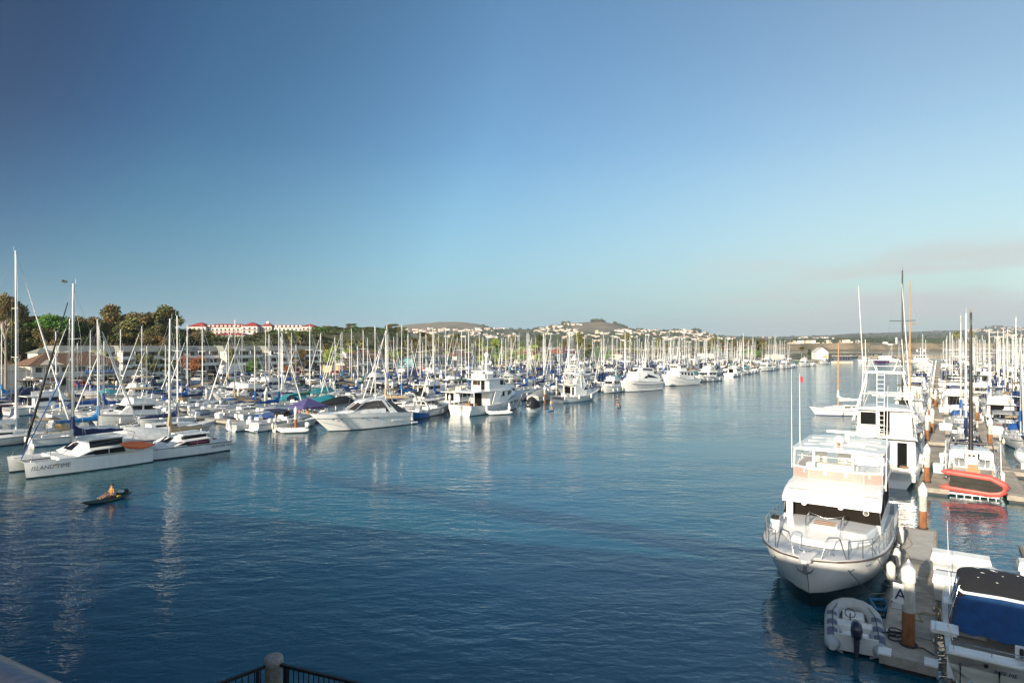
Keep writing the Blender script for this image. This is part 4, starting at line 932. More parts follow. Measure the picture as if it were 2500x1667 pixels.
    for sd_ in (1, -1):
        for x in (5.3, 6.3): b = h.half(h.at(x))*.97; m.tube([(x-.16, sd_*(b+.01), 1.62), (x+.16, sd_*(b-.10), 1.64)], .035, 5)
    m.mat(blackp)
    m.build('cleat', t)
    m = M().mat(conep, True); m.lathe([(.02, 0), (.17, .01), (.2, .5), (.19, .55), (.01, .55)], 14, (3.9, -1.8, 1.95)); m.build('white_bucket', t)
    m = M().mat(mat('black_hose', (.02, .02, .02), .5), True)
    for k in range(3): m.tube([(3.9+.14*math.cos(a/12*6.283), -1.8+.14*math.sin(a/12*6.283), 2.54+.05*k) for a in range(13)], .03, 5)
    m.build('coiled_hose', t)
    m = M().mat(mat('line', (.6, .58, .52), .8), True)
    pt = [(3.2+.36*math.cos(a*.7)*(1-.02*a), 1.35+.36*math.sin(a*.7)*(1-.02*a), 2.03+.004*a) for a in range(34)]; m.tube(pt, .014, 4); m.build('coiled_rope', t)
    m = M().mat(gel, False); m.bev(1.4, -1.9, 1.9, 1.9, -1.5, 2.0); m.box(1.55, -1.78, 1.95, 1.6, -1.5, 2.85); m.build('deck_locker', t)
    m = M().mat(fend, True)
    for x in (3.3, 1.2, -2.6): fender(m, x, h.half(h.at(x))+.12, .9, .17, .75)
    m.build('fender', t)
    m = M().mat(rubber, True); m.ball((2.6, h.half(h.at(2.6))+.1, 1.1), .28, .12, .3); m.build('fender_cover', t)
    m = M().mat(blackp, True)
    m.tube([(6.2, .7, 2.12), (6.35, 1.55, 1.35), (5.2, 1.9, .5), (4.6, 2.35, .42)], .016, 4); m.tube([(4.6, 1.95, 2.1), (4.0, 2.55, .5)], .014, 4); m.build('mooring_line', t)
    t.location = ST(24.8+L/2+.25, 4.05); t.rotation_euler.z = UA+math.pi
hero_cruiser()
# ================= sportfishers with towers =================
def sportfisher(label, L=15, B=4.8, enclosed=True, tower=8.0, wrap=True, name=None, hoop=True):
    t = thing('sportfishing_boat', label, 'motorboat')
    h = Hull(L, B, 1.15, 2.25, tw=.88, pm=.42, e=2.2, ov=1.7, flare=.78, draft=.5, n=24, dip=.25)
    h.build(t, gel, deckm, boot, mat('blue_grey_stripe', (.10, .16, .26), .3), well=-L*.24, wellz=.65)
    m = M().mat(gel3, True); h.rub(m, .04, -.1); m.build('rub_rail', t)
    a = -L*.24; hw = B*.43
    st = [(a, hw, hw*.96, .7, 3.15), (L*.02, hw, hw*.92, 1.3, 3.15), ((L*.20, L*.06), hw*.72, hw*.8, 1.6, 3.0)]
    m = M().mat(gel, False); house(m, st, .08, .03)
    house(m, [(L*.15, hw*.7, hw*.55, 1.55, 2.2), (L*.28, hw*.5, hw*.3, 1.8, 2.05)], .06, .04)
    m.bev(a-1.0, -hw-.05, 3.12, a+.05, hw+.05, 3.24); cb = m.build('cabin', t)
    m = M().mat(glass)
    if wrap:
        sidewin(m, st[:2], -L*.04, L*.02, .48, .80, .02, .5, 0); sidewin(m, st[1:], L*.022, L*.15, .48, .84, .02, 0, -.5)
        q = fwdface((L*.20, hw*.72, 1.6), (L*.062, hw*.8, 3.0)); m.pane(q, .04, .96, .45, .88, .02)
    X = a-.012
    m.plate([(X, -hw*.42, .85), (X, -hw*.72, .85), (X, -hw*.72, 2.75), (X, -hw*.42, 2.75)], .02)
    m.plate([(X, hw*.75, 1.5), (X, -hw*.2, 1.5), (X, -hw*.2, 2.8), (X, hw*.75, 2.8)], .02); m.build('window', cb)
    m = M().mat(gel, False); m.bev(a-.75, .2, .66, a-.03, hw*.9, 1.45); m.bev(a-.6, -hw*.98, .66, a-.03, -hw*.78, 1.3); m.box(-L*.5+.2, -.9, .66, -L*.5+.55, .9, 1.05)
    m.tube([(-L*.33, 0, .65), (-L*.33, 0, 1.1)], .08, 8); m.bev(-L*.33-.25, -.28, 1.1, -L*.33+.25, .28, 1.2); m.bev(-L*.33-.25, -.28, 1.2, -L*.33-.15, .28, 1.7); m.build('cockpit_seat', t)
    m = M().mat(teak); m.plate([(-L*.25-.3, -hw*.86, 1.0), (-L*.25+.1, -hw*.86, 1.0), (-L*.25+.1, -hw*.5, 1.0), (-L*.25-.3, -hw*.5, 1.0)], .02); m.build('tackle_board', t)
    f0 = 3.2; fx0, fx1 = a-.6, L*.04; zt = 5.25
    m = M().mat(gel, False)
    if enclosed:
        s2 = [(fx0+1.1, hw*.88, hw*.84, f0, zt-.1), (fx1-.6, hw*.86, hw*.82, f0, zt-.1), ((fx1+.1, fx1-.5), hw*.6, hw*.6, f0, zt-.15)]
        house(m, s2, .06, .02)
    else:
        s2 = [(fx0+.9, hw*.9, hw*.9, f0, f0+.85), (fx1-.6, hw*.86, hw*.82, f0, f0+.9), ((fx1+.3, fx1-.1), hw*.55, hw*.5, f0, f0+.85)]
        r = [[(x[0] if isinstance(x, tuple) else x, wb, z0), (x[1] if isinstance(x, tuple) else x, wt, z1), (x[1] if isinstance(x, tuple) else x, wt-.08, z1), (x[0] if isinstance(x, tuple) else x, wb-.1, z0)] for x, wb, wt, z0, z1 in s2]
        for sd_ in (1, -1): m.loft([[(p, q*sd_, z) for p, q, z in (k if sd_ > 0 else k[::-1])] for k in r], closed=True, smooth=False)
        m.plate([(fx1+.28, -hw*.55, f0), (fx1+.28, hw*.55, f0), (fx1-.12, hw*.5, f0+.85), (fx1-.12, -hw*.5, f0+.85)], .04); m.bev(fx1-1.6, -.6, f0, fx1-1.0, .6, f0+1.0)
    fo = m.build('flybridge', t)
    if enclosed:
        m = M().mat(glass); X = fx0+1.1-.012
        m.plate([(X, hw*.76, f0+.75), (X, hw*.26, f0+.75), (X, hw*.26, f0+1.7), (X, hw*.76, f0+1.7)], .02); m.plate([(X, hw*.14, f0+.05), (X, -hw*.18, f0+.05), (X, -hw*.18, f0+1.8), (X, hw*.14, f0+1.8)], .02)
        sidewin(m, s2[:2], fx0+1.5, fx1-.9, .42, .85, .015); q = fwdface((fx1+.1, hw*.6, f0), (fx1-.5, hw*.6, zt-.15)); m.pane(q, .05, .95, .4, .9, .02); m.build('window', fo)
        m = M().mat(gel2); m.plate([(X, -hw*.36, f0+.5), (X, -hw*.62, f0+.5), (X, -hw*.62, f0+1.75), (X, -hw*.36, f0+1.75)], .03); m.build('door', fo)
    else:
        m = M().mat(clearv)
        for sd_ in (1, -1): m.plate([(fx0+1.2, sd_*hw*.85, f0+.9), (fx1-.6, sd_*hw*.82, f0+.9), (fx1-.8, sd_*hw*.8, zt-.1), (fx0+1.2, sd_*hw*.82, zt-.1)], .006)
        m.plate([(fx1-.15, -hw*.5, f0+.9), (fx1-.15, hw*.5, f0+.9), (fx1-.7, hw*.6, zt-.1), (fx1-.7, -hw*.6, zt-.1)], .006); m.build('clear_curtain', fo)
    m = M().mat(gel3 if enclosed else gel, False); house(m, [(fx0+.5, hw*.96, hw*.93, zt-.12, zt), (fx1-.5, hw*.9, hw*.88, zt-.12, zt+.02), (fx1-.1, hw*.6, hw*.6, zt-.12, zt)], .03, .12); m.build('hardtop', t)
    # aft flybridge rail
    m = M().mat(steel, True); X = a-.95
    for z in (f0+.45, f0+.85): m.tube([(fx0+1.1, hw, z), (X, hw, z), (X, -hw, z), (fx0+1.1, -hw, z)], .02, 5)
    for k in range(8): y = lerp(hw, -hw, k/7); m.tube([(X, y, f0), (X, y, f0+.85)], .018, 5)
    m.tube([(X, .05, .7), (X-.2, .05, 3.3)], .02, 5); m.tube([(X, .45, .7), (X-.2, .45, 3.3)], .02, 5)
    for k in range(7): m.tube([(X-.02*k, .05, 1+.34*k), (X-.02*k, .45, 1+.34*k)], .018, 5)
    m.build('flybridge_rail', t)
    # tower: four splayed pipe legs, belly band, platform, control box, hoop
    T = tower; cx = (fx0+fx1)/2; m = M().mat(whites, True); tw = hw*.56
    legs = []
    for sx_, foot in ((-1, fx0+.3), (1, fx1-.6)):
        for sd_ in (1, -1):
            p0 = Vector((foot, sd_*hw*.99, zt-1.0 if sx_ < 0 else 3.3)); p1 = Vector((cx+sx_*.55, sd_*tw, T)); legs.append((p0, p1)); m.tube([p0, p1], .05, 6)
            d = Vector((.28*-sx_, -.1*sd_, 0)); m.tube([p0+d*.9, p1+d*.5], .032, 5)
            for k in range(1, 9): f = k/9; a_ = p0.lerp(p1, f); b_ = (p0+d*.9).lerp(p1+d*.5, f); m.tube([a_, b_], .022, 4)
    zm = lerp(zt, T, .40)
    for (p0, p1), (q0, q1) in ((legs[0], legs[1]), (legs[2], legs[3])):
        f = (zm-p0.z)/(p1.z-p0.z); m.tube([p0.lerp(p1, f), q0.lerp(q1, f)], .035, 5)
    m.build('tower_leg', t)
    m = M().mat(whites, False); m.box(cx-.75, -tw-.2, T-.08, cx+.75, tw+.2, T+.10); m.bev(cx-.2, -.45, T+1.05, cx+.35, .45, T+1.30); m.box(cx-1.0, -1.0, T+.95, cx+.9, 1.0, T+1.0); m.build('tower_platform', t)
    m = M().mat(whites, True)
    for y in (-.9, .9):
        for x in (cx-.7, cx+.6): m.tube([(x, y*.62, T+.1), (x, y, T+.98)], .03, 5)
        m.tube([(cx-.75, y*1.45, T+.05), (cx, y*1.0, T+.9)], .018, 4)
    m.tube([(cx-.72, -tw-.1, T+.5), (cx-.72, tw+.1, T+.5)], .022, 5); m.build('tower_rail', t)
    if hoop:
        m = M().mat(steel, True); m.tube([(cx, tw+.15, T+.1), (cx, tw*.95, T+2.0), (cx, tw*.8, T+2.22), (cx, -tw*.8, T+2.22), (cx, -tw*.95, T+2.0), (cx, -tw-.15, T+.1)], .04, 6)
        m.mat(conep, True); m.ball((cx, 0, T+2.32), .22, .22, .10); m.tube([(cx, -.75, T+2.25), (cx, -.75, T+2.75)], .07, 6); m.build('top_hoop', t)
    else:
        m = M().mat(conep, True); m.ball((cx, 0, T+1.5), .3, .3, .35); m.box(cx-.7, -.9, T+1.98, cx+.7, .9, T+2.04)
        for y in (-.8, .8): m.tube([(cx, y, T+1), (cx, y, T+2)], .03, 5)
        m.build('radome', t)
    m = M().mat(whites, True); X = fx0+.25
    for y in (-.05, .45): m.tube([(X, y, f0), (X+.5, y, T)], .03, 5)
    for k in range(14): f = (k+.5)/14; m.tube([(X+.5*f, -.05, lerp(f0, T, f)), (X+.5*f, .45, lerp(f0, T, f))], .024, 5)
    m.build('ladder', t)
    m = M().mat(whites, True)
    for sd_ in (1, -1):
        m.tube([(cx+.3, sd_*hw, 2.6), (cx+.1, sd_*(tw+.42), T-1.2), (cx, sd_*(tw+.35), T+.3), (cx-.4, sd_*(tw+.3)+.35, T+6.9)], [.05, .05, .045, .02], 6)
        m.tube([(cx-.4, sd_*(tw+.12), T-.5), (cx-.6, sd_*(tw+.05)+.1, T+2.6)], .03, 6)
        m.tube([(cx+.3, sd_*hw, 3.6), (cx+.1, sd_*tw, T-1.8)], .02, 4)
    m.box(cx-.3, -1.75, 6.1, cx-.2, .9, 6.2)
    m.build('outrigger', t)
    m = h.rail(.5, .985, .6, 1.2, .02, mid=True, hb=.75); m.build('bow_rail', t)
    m = M().mat(fend, True)
    for x in (-L*.2, L*.1): fender(m, x, -(h.half(h.at(x))+.17), 1.0, .18, .8)
    m.build('fender', t)
    if name: text_obj(name, .36, mat('dark_lettering', (.03, .04, .1), .6), t, (-L*.5-.012, 0, .62), (rad(90), 0, rad(-90)))
    return t
sf = sportfisher('white sportfishing boat with tall ladder tower, stern to camera just behind the big cruiser', 15, 4.9, True, 8.0, True)
sf.location = ST(51.2+7.5, 3.45); sf.rotation_euler.z = UA
s2 = sportfisher('white sportfishing boat with black wraparound windows and tall tower, left bank of the channel', 11.5, 3.7, False, 6.6, True, 'OCEANIC', hoop=False)
a, b = W(1368, 982), W(1458, 975); s2.location = (a+b)/2; s2.rotation_euler.z = math.atan2(b.y-a.y, b.x-a.x)+rad(4)
# ================= catamarans at the left =================
def catamaran(label, L, W_, fb, cov, jibm, mx, H, name, windows=2, stripe=None, cabz=1.15):
    t = thing('catamaran', label, 'catamaran'); hw = W_/2-.55
    hm = None
    for sd_ in (1, -1):
        sub = thing('hull_side', None, None); COL.objects.unlink(sub); bpy.data.objects.remove(sub)
        h = Hull(L, 1.15, fb*.92, fb, tw=.62, pm=.35, e=2.4, ov=.15, flare=.9, draft=.35, n=20, dip=.03)
        n0 = len(t.children); h.build(t, gel, deckm, boot)
        for c in t.children[n0:]: c.location.y = sd_*hw
        for c in t.children[n0:]:
            if c.name.startswith('deck'): c.name = 'hull_deck'
    # stern slope and steps
    m = M().mat(deckm, True)
    ring = []
    m.bev(-L*.36, -hw, fb*.55, L*.26, hw, fb+.03, .1)      # bridge deck
    m.mat(deckm, False)
    for sd_ in (1, -1):
        m.loft([[(x, sd_*(hw+.52), z0), (x, sd_*(hw+.50), z1), (x, sd_*(hw-.6), z1+.06), (x, sd_*(hw-.6), z0)][::sd_] for x, z0, z1 in ((-L*.34, fb*.93, fb*.95), (-L*.26, fb*.95, fb+.48), (L*.02, fb*.96, fb+.40), (L*.12, fb, fb+.05))], closed=True, smooth=False)
    m.build('bridge_deck', t)
    st = [(-L*.28, hw*.86, hw*.74, fb, fb+cabz), (L*.0, hw*.84, hw*.66, fb, fb+cabz*.95), ((L*.16, L*.05), hw*.5, hw*.40, fb, fb+cabz*.85)]
    m = M().mat(gel, False); house(m, st, .12, .06); m.bev(-L*.31, -hw*.8, fb+cabz-.03, L*.0, hw*.8, fb+cabz+.07, .06); cb = m.build('cabin', t)
    m = M().mat(glass); sidewin(m, st, -L*.265, L*.0, .26, .90, .02); q = fwdface((L*.16, hw*.5, fb), (L*.05, hw*.40, fb+cabz*.85)); m.pane(q, .04, .96, .35, .9, .02)
    s3 = [(-L*.26, hw+.525, hw+.505, fb*.95, fb+.48), (L*.02, hw+.525, hw+.505, fb*.96, fb+.40), (L*.12, hw+.52, hw+.5, fb, fb+.05)]
    m2 = M().mat(glass); sidewin(m2, s3, -L*.25, -L*.12, .12, .90, .025, .12, 0); sidewin(m2, s3[:2], -L*.11, L*.0, .12, .90, .025, 0, 0)
    for sd_ in (1, -1): m2.plate([(L*.0, sd_*(hw+.525), fb+.08), (L*.09, sd_*(hw+.52), fb+.08), (L*.045, sd_*(hw+.51), fb+.23), (L*.0, sd_*(hw+.51), fb+.34)], .022)
    m.build('window', cb); m2.build('hull_window', t)
    m = M().mat(alu, True); m.tube([(L*.46, hw, fb*.85), (L*.46, -hw, fb*.85)], .08, 8); m.build('crossbeam', t)
    m = M().mat(mat('trampoline_net', (.35, .35, .35), .9), False); m.plate([(L*.26, -hw+.3, fb*.85), (L*.45, -hw+.4, fb*.85), (L*.45, hw-.4, fb*.85), (L*.26, hw-.3, fb*.85)], .01); m.build('trampoline', t)
    rig(t, H, None, mx, fb+cabz+.35, L*.42, alu, canvas(cov), foot=fb+cabz*.8, jib=jibm, backx=-L*.4, bowx=L*.46, bowz=fb*.9, cw=hw*.95, r=.12)
    for c in t.children:
        if c.name.startswith('sail_cover'): c.scale = (1, 1.5, 1.0)
    m = M().mat(steel, True)
    for sd_ in (1, -1):
        y = sd_*(hw+.25); m.tube([(L*.2, y, fb+.02), (L*.2, y, fb+.6), (L*.44, y, fb+.6), (L*.46, y, fb)], .015, 5); m.tube([(L*.32, y, fb), (L*.32, y, fb+.6)], .015, 5)
        m.tube([(-L*.2, y, fb+1.0), (L*.2, y, fb+.55)], .008, 4); m.tube([(-L*.42, y, fb*.9), (-L*.42, y, fb+.7), (-L*.28, y, fb+.95)], .015, 5)
    m.build('guard_rail', t)
    m = M().mat(steel, True); m.tube([(-L*.33, hw*.7, fb), (-L*.38, hw*.7, fb+1.4), (-L*.38, -hw*.7, fb+1.4), (-L*.33, -hw*.7, fb)], .025, 6); m.build('stern_arch', t)
    if name:
        h = fb*.34
        for sd_ in (1,):
            text_obj(name, h, mat('dark_lettering', (.03, .04, .1), .6), t, (L*.47 if name[0] == 'I' else -L*.26, hw+.585, fb*.52), (rad(90), 0, rad(180)), shear=.2, align='LEFT')
    return t
c1 = catamaran('white catamaran with black furled jib, dark windows and navy sail cover, lower left', 9.0, 5.2, 1.28, 'navy', canvas('black'), .7, 15.2, 'ISLAND TIME')
a = W(62, 1170); th = math.atan2(-.8, -.6); hd = Vector((math.cos(th), math.sin(th), 0)); lf = Vector((-hd.y, hd.x, 0))
c1.location = a-hd*4.4-lf*2.05; c1.rotation_euler.z = th
m = M().mat(mat('orange_emblem', (.5, .2, .04), .6)); m.box(2.55, 2.62, .86, 2.75, 2.64, .94); m.mat(mat('green_emblem', (.05, .25, .08), .6)); m.box(2.6, 2.641, .9, 2.68, 2.65, 1.0); m.build('emblem', c1)
m = M().mat(canvas('royal blue'), True); m.tube([(4.2, .25, 1.3), (1.6, .3, 7.4)], .045, 5); m.build('blue_sheet', c1)
c2 = catamaran('long low white catamaran with black sheer line and burgundy kayak on its deck', 8.4, 4.6, 1.0, 'tan', None, .5, 12.6, 'GLACIER WIND', cabz=.85)
a = W(562, 1099); c2.location = a+hd*4.2-lf*2.05; c2.rotation_euler.z = th
m = M().mat(blackp, True); m.tube([(-4.2, 2.33, .90), (0, 2.34, .95), (3.9, 2.05, .98)], .035, 6); m.build('sheer_stripe', c2)
def kayak(label, L, col, w=.36, hgt=.30):
    m = M().mat(mat(col[0], col[1], .4, coat=.2), True); rr = []
    for i in range(15):
        f = i/14*2-1; k = max(.02, 1-abs(f)**2.6); x = f*L/2; z0 = .12*f*f+.06*abs(f)**6
        rr.append([(x, w*k*math.cos(a), z0+hgt*.5+hgt*.5*k**.5*math.sin(a)) for a in [j/10*6.2832 for j in range(10)]])
    m.loft(rr, closed=True, smooth=True)
    t = thing('kayak', label, 'kayak'); m.build('hull', t)
    m = M().mat(rubber, True)
    for x in (-L*.3, L*.3): m.tube([(x, -.07, hgt-.02), (x, 0, hgt+.05), (x, .07, hgt-.02)], .014, 5); m.build('carry_handle', t); m = M().mat(rubber, True)
    return t
k = kayak('bright orange kayak hung on the stern of the lower left catamaran', 3.2, ('orange_plastic', (.85, .15, .02))); p = XY(330, 51.5, 1.72); k.location = p; k.rotation_euler = (rad(62), rad(9), th+math.pi+.25)
k = kayak('burgundy kayak lying on deck of the long low catamaran', 3.6, ('burgundy_plastic', (.20, .03, .06)), .30, .34); k.location = c2.location-hd*1.1+lf*2.05+Vector((0, 0, 1.02)); k.rotation_euler.z = th
# ================= express motor yacht (bow left) =================
def big_express():
    L = 13.2; t = thing('express_motor_yacht', 'sleek white motor yacht with raked hardtop and oval portholes, beside the navy canopy', 'motorboat')
    h = Hull(L, 3.9, 1.65, 2.2, tw=.86, pm=.42, e=2.3, ov=2.4, flare=.80, draft=.5, n=28, dip=-.18)
    h.build(t, gel, gel, boot, well=-L*.26, wellz=.7)
    m = M().mat(gel3, True); h.rub(m, .035, -.42); m.build('rub_rail', t)
    m = M().mat(gel, True)
    st = [(-L*.20, 1.72, 1.5, 1.45, 2.45), (L*.02, 1.6, 1.35, 1.75, 2.5), (L*.13, 1.35, 1.0, 1.9, 2.3), (L*.30, .8, .4, 1.95, 2.08)]
    house(m, st, .12, .08); cb = m.build('cabin', t)
    # hardtop and raked aft pillars
    m = M().mat(gel, True)
    tp = [(-L*.26, 1.35, 3.30), (-L*.20, 1.42, 3.52), (-L*.08, 1.38, 3.56), (L*.0, 1.15, 3.40), (L*.03, .9, 3.25)]
    m.loft([[(x, w, z-.16), (x, w*.85, z-.02), (x, 0, z+.08), (x, -w*.85, z-.02), (x, -w, z-.16), (x, 0, z-.12)] for x, w, z in tp], closed=True, smooth=True)
    for sd_ in (1, -1):
        m.plate([(-L*.335, sd_*1.66, 1.6), (-L*.265, sd_*1.66, 1.6), (-L*.16, sd_*1.40, 3.35), (-L*.205, sd_*1.38, 3.35)], .06)
        m.tube([(-L*.10, sd_*1.42, 2.4), (-L*.14, sd_*1.38, 3.4)], .05, 6); m.tube([(L*.11, sd_*1.15, 2.35), (L*.0, sd_*1.1, 3.3)], .05, 6)
    m.tube([(L*.14, 0, 2.35), (L*.02, 0, 3.3)], .045, 6); m.build('hardtop', t)
    m = M().mat(blackp)
    for sd_ in (1, -1): m.plate([(-L*.46, sd_*1.68, 1.60), (-L*.34, sd_*1.68, 1.62), (-L*.208, sd_*1.40, 3.36), (-L*.25, sd_*1.38, 3.30)], .03)
    m.build('black_canvas', t)
    m = M().mat(glassb)
    for sd_ in (1, -1):
        m.plate([(-L*.26, sd_*1.58, 2.48), (-L*.11, sd_*1.5, 2.5), (-L*.15, sd_*1.42, 3.34), (-L*.20, sd_*1.44, 3.34)], .012)
        m.plate([(-L*.105, sd_*1.48, 2.5), (L*.10, sd_*1.2, 2.38), (-L*.01, sd_*1.12, 3.28), (-L*.14, sd_*1.42, 3.34)], .012)
        m.plate([(L*.105, sd_*1.14, 2.36), (L*.14, sd_*.05, 2.38), (L*.02, sd_*.05, 3.28), (-L*.005, sd_*1.05, 3.26)], .012)
    m.build('windscreen', t)
    m = M().mat(blackp, True)
    for x in (L*.33, L*.26, L*.06, -L*.06, -L*.09):
        b = h.half(h.at(x)); 
        for sd_ in (1, -1): m.ball((x, sd_*(b-.04), h.top(h.at(x))*.70), .14, .06, .06, 10, 6)
    m.build('porthole', t)
    m = h.rail(.50, .985, .5, 1.1, .018, mid=False); m.build('bow_rail', t)
    m = M().mat(conep, True); m.tube([(-L*.16, 0, 3.6), (-L*.16, 0, 3.9)], .1, 8); m.ball((-L*.16, 0, 3.95), .32, .32, .14); m.build('radome', t)
    m = M().mat(gel, False); m.bev(-L*.5-.9, -1.5, .18, -L*.5+.05, 1.5, .32); m.bev(-L*.40, -1.3, .7, -L*.34, 1.3, 1.3); m.build('swim_platform', t)
    a, b = W(782, 1060), W(1000, 1037); t.location = (a+b)/2; d = a-b; t.rotation_euler.z = math.atan2(d.y, d.x); n = Vector((-d.y, d.x, 0)).normalized(); t.location += -n*1.6 if n.y < 0 else n*1.6
big_express()
# ================= three-deck motor yacht =================
def big_yacht():
    L = 15.5; t = thing('three_deck_yacht', 'white three deck motor yacht with open aft deck and satellite dome mast', 'yacht')
    h = Hull(L, 4.9, 1.5, 3.0, tw=.9, pm=.4, e=2.2, ov=1.6, flare=.84, draft=.6, n=26, dip=.35)
    h.build(t, gel, deckm, boot, well=-L*.20, wellz=1.0)
    m = M().mat(gel3, True); h.rub(m, .04, -.1); h.rub(m, .03, -.7, .25, .97); m.build('rub_rail', t)
    z = 1.5; st = [(-L*.20, 2.0, 1.95, 1.0, 3.35), (L*.06, 2.05, 1.95, 1.7, 3.4), (L*.14, 1.95, 1.85, 2.3, 3.5), ((L*.26, L*.18), 1.5, 1.35, 2.6, 3.55)]
    m = M().mat(gel, False); house(m, st, .08, .04); m.bev(-L*.46, -2.2, 3.32, L*.08, 2.2, 3.46)
    for x in (-L*.44, -L*.32):
        for y in (-1.95, 1.95): m.tube([(x, y, 1.2), (x, y, 3.33)], .06, 6)
    for sd_ in (1, -1): m.plate([(-L*.20, sd_*2.36, 1.55), (-L*.12, sd_*2.38, 1.6), (-L*.02, sd_*2.2, 3.3), (-L*.14, sd_*2.2, 3.3)], .05)
    cb = m.build('main_cabin', t)
    m = M().mat(glass)
    for x in (-.10, -.055, -.01): sidewin(m, st, L*x, L*(x+.032), .50, .88, .02)
    for x in (.08, .105, .13): sidewin(m, st, L*x, L*(x+.018), .42, .85, .02)
    q = fwdface((L*.26, 1.5, 2.6), (L*.18, 1.35, 3.55)); m.pane(q, .04, .48, .35, .9, .02); m.pane(q, .52, .96, .35, .9, .02)
    m.plate([(-L*.205, 1.2, 1.1), (-L*.205, -.3, 1.1), (-L*.205, -.3, 3.0), (-L*.205, 1.2, 3.0)], .02); m.build('window', cb)
    u = [(-L*.20, 1.75, 1.70, 3.46, 5.1), (L*.04, 1.7, 1.6, 3.46, 5.1), ((L*.17, L*.08), 1.3, 1.15, 3.5, 5.05)]
    m = M().mat(gel, False); house(m, u, .08, .03); m.bev(-L*.26, -1.9, 5.06, L*.10, 1.9, 5.2); ub = m.build('upper_cabin', t)
    m = M().mat(glass); sidewin(m, u[1:], L*.045, L*.10, .40, .90, .02, 0, -.3); sidewin(m, u[:2], -L*.02, L*.03, .45, .88, .02); q = fwdface((L*.17, 1.3, 3.5), (L*.08, 1.15, 5.05)); m.pane(q, .04, .48, .45, .9, .02); m.pane(q, .52, .96, .45, .9, .02)
    m.plate([(-L*.205, -.2, 3.5), (-L*.205, -.9, 3.5), (-L*.205, -.9, 4.9), (-L*.205, -.2, 4.9)], .02); m.mat(glassb); m.plate([(-L*.205, 1.4, 4.2), (-L*.205, .6, 4.2), (-L*.205, .6, 4.85), (-L*.205, 1.4, 4.85)], .02); m.plate([(-L*.205, .5, 4.2), (-L*.205, .0, 4.2), (-L*.205, .0, 4.85), (-L*.205, .5, 4.85)], .02); m.build('window', ub)
    m = M().mat(gel, False); m.bev(-L*.24, -1.3, 5.2, -L*.1, 1.3, 5.9); m.bev(-L*.22, -1.7, 6.3, -L*.02, 1.7, 6.4)
    for x in (-L*.2, -L*.05):
        for y in (-1.4, 1.4): m.tube([(x, y, 5.2), (x, y, 6.3)], .04, 5)
    m.loft([[(-L*.12+a, -.15, zz), (-L*.12+a+w, -.15, zz), (-L*.12+a+w, .15, zz), (-L*.12+a, .15, zz)] for a, w, zz in ((0, .8, 6.4), (.1, .5, 7.5), (.2, .2, 8.4))], closed=True)
    m.box(-L*.10-.2, -1.0, 7.35, -L*.10+.2, 1.0, 7.43); m.build('flybridge', t)
    m = M().mat(conep, True); m.ball((-L*.10, 0, 8.75), .38, .38, .45); m.ball((-L*.10, .8, 7.65), .2, .2, .2); m.ball((-L*.10, -.8, 7.65), .2, .2, .2); m.build('satellite_dome', t)
    m = M().mat(whites, True)
    for y in (-1.7, 1.7): m.tube([(-L*.02, y, 5.2), (-L*.05, y, 10.5)], [.04, .012], 5)
    m.build('antenna', t)
    m = M().mat(teak); m.bev(-L*.42, -.8, 1.02, -L*.38, .1, 1.7); m.bev(-L*.36, -.7, 1.02, -L*.30, .6, 1.6); m.build('deck_table', t)
    m = M().mat(steel, True)
    for zz in (3.9, 4.25): m.tube([(-L*.2, 2.1, zz), (-L*.45, 2.1, zz), (-L*.45, -2.1, zz), (-L*.2, -2.1, zz)], .02, 5)
    for k in range(6):
        for y in (-2.1, 2.1): m.tube([(-L*(.2+.05*k), y, 3.46), (-L*(.2+.05*k), y, 4.25)], .018, 4)
    h.rail(.6, .985, .7, 1.3, .02, m=m); m.build('deck_rail', t)
    m = M().mat(blackp)
    for x in (L*.13, L*.20, L*.26): b = h.half(h.at(x))*.93; m.plate([(x-.16, -b-.02, 1.25), (x+.16, -b+.03, 1.25), (x+.16, -b-.03, 1.6), (x-.16, -b-.08, 1.6)], .04)
    m.build('hull_window', t)
    m = M().mat(fend, True)
    for x in (-L*.3, L*.05, L*.3): fender(m, x, -h.half(h.at(x))-.15, .9, .18, .9)
    m.build('fender', t)
    a, b = W(1150, 1013), W(1270, 998); d = (b-a); t.location = (a+b)/2+Vector((-.6, .9, 0)); t.rotation_euler.z = rad(53)
big_yacht()
m = M().mat(canvas('tan'), True)
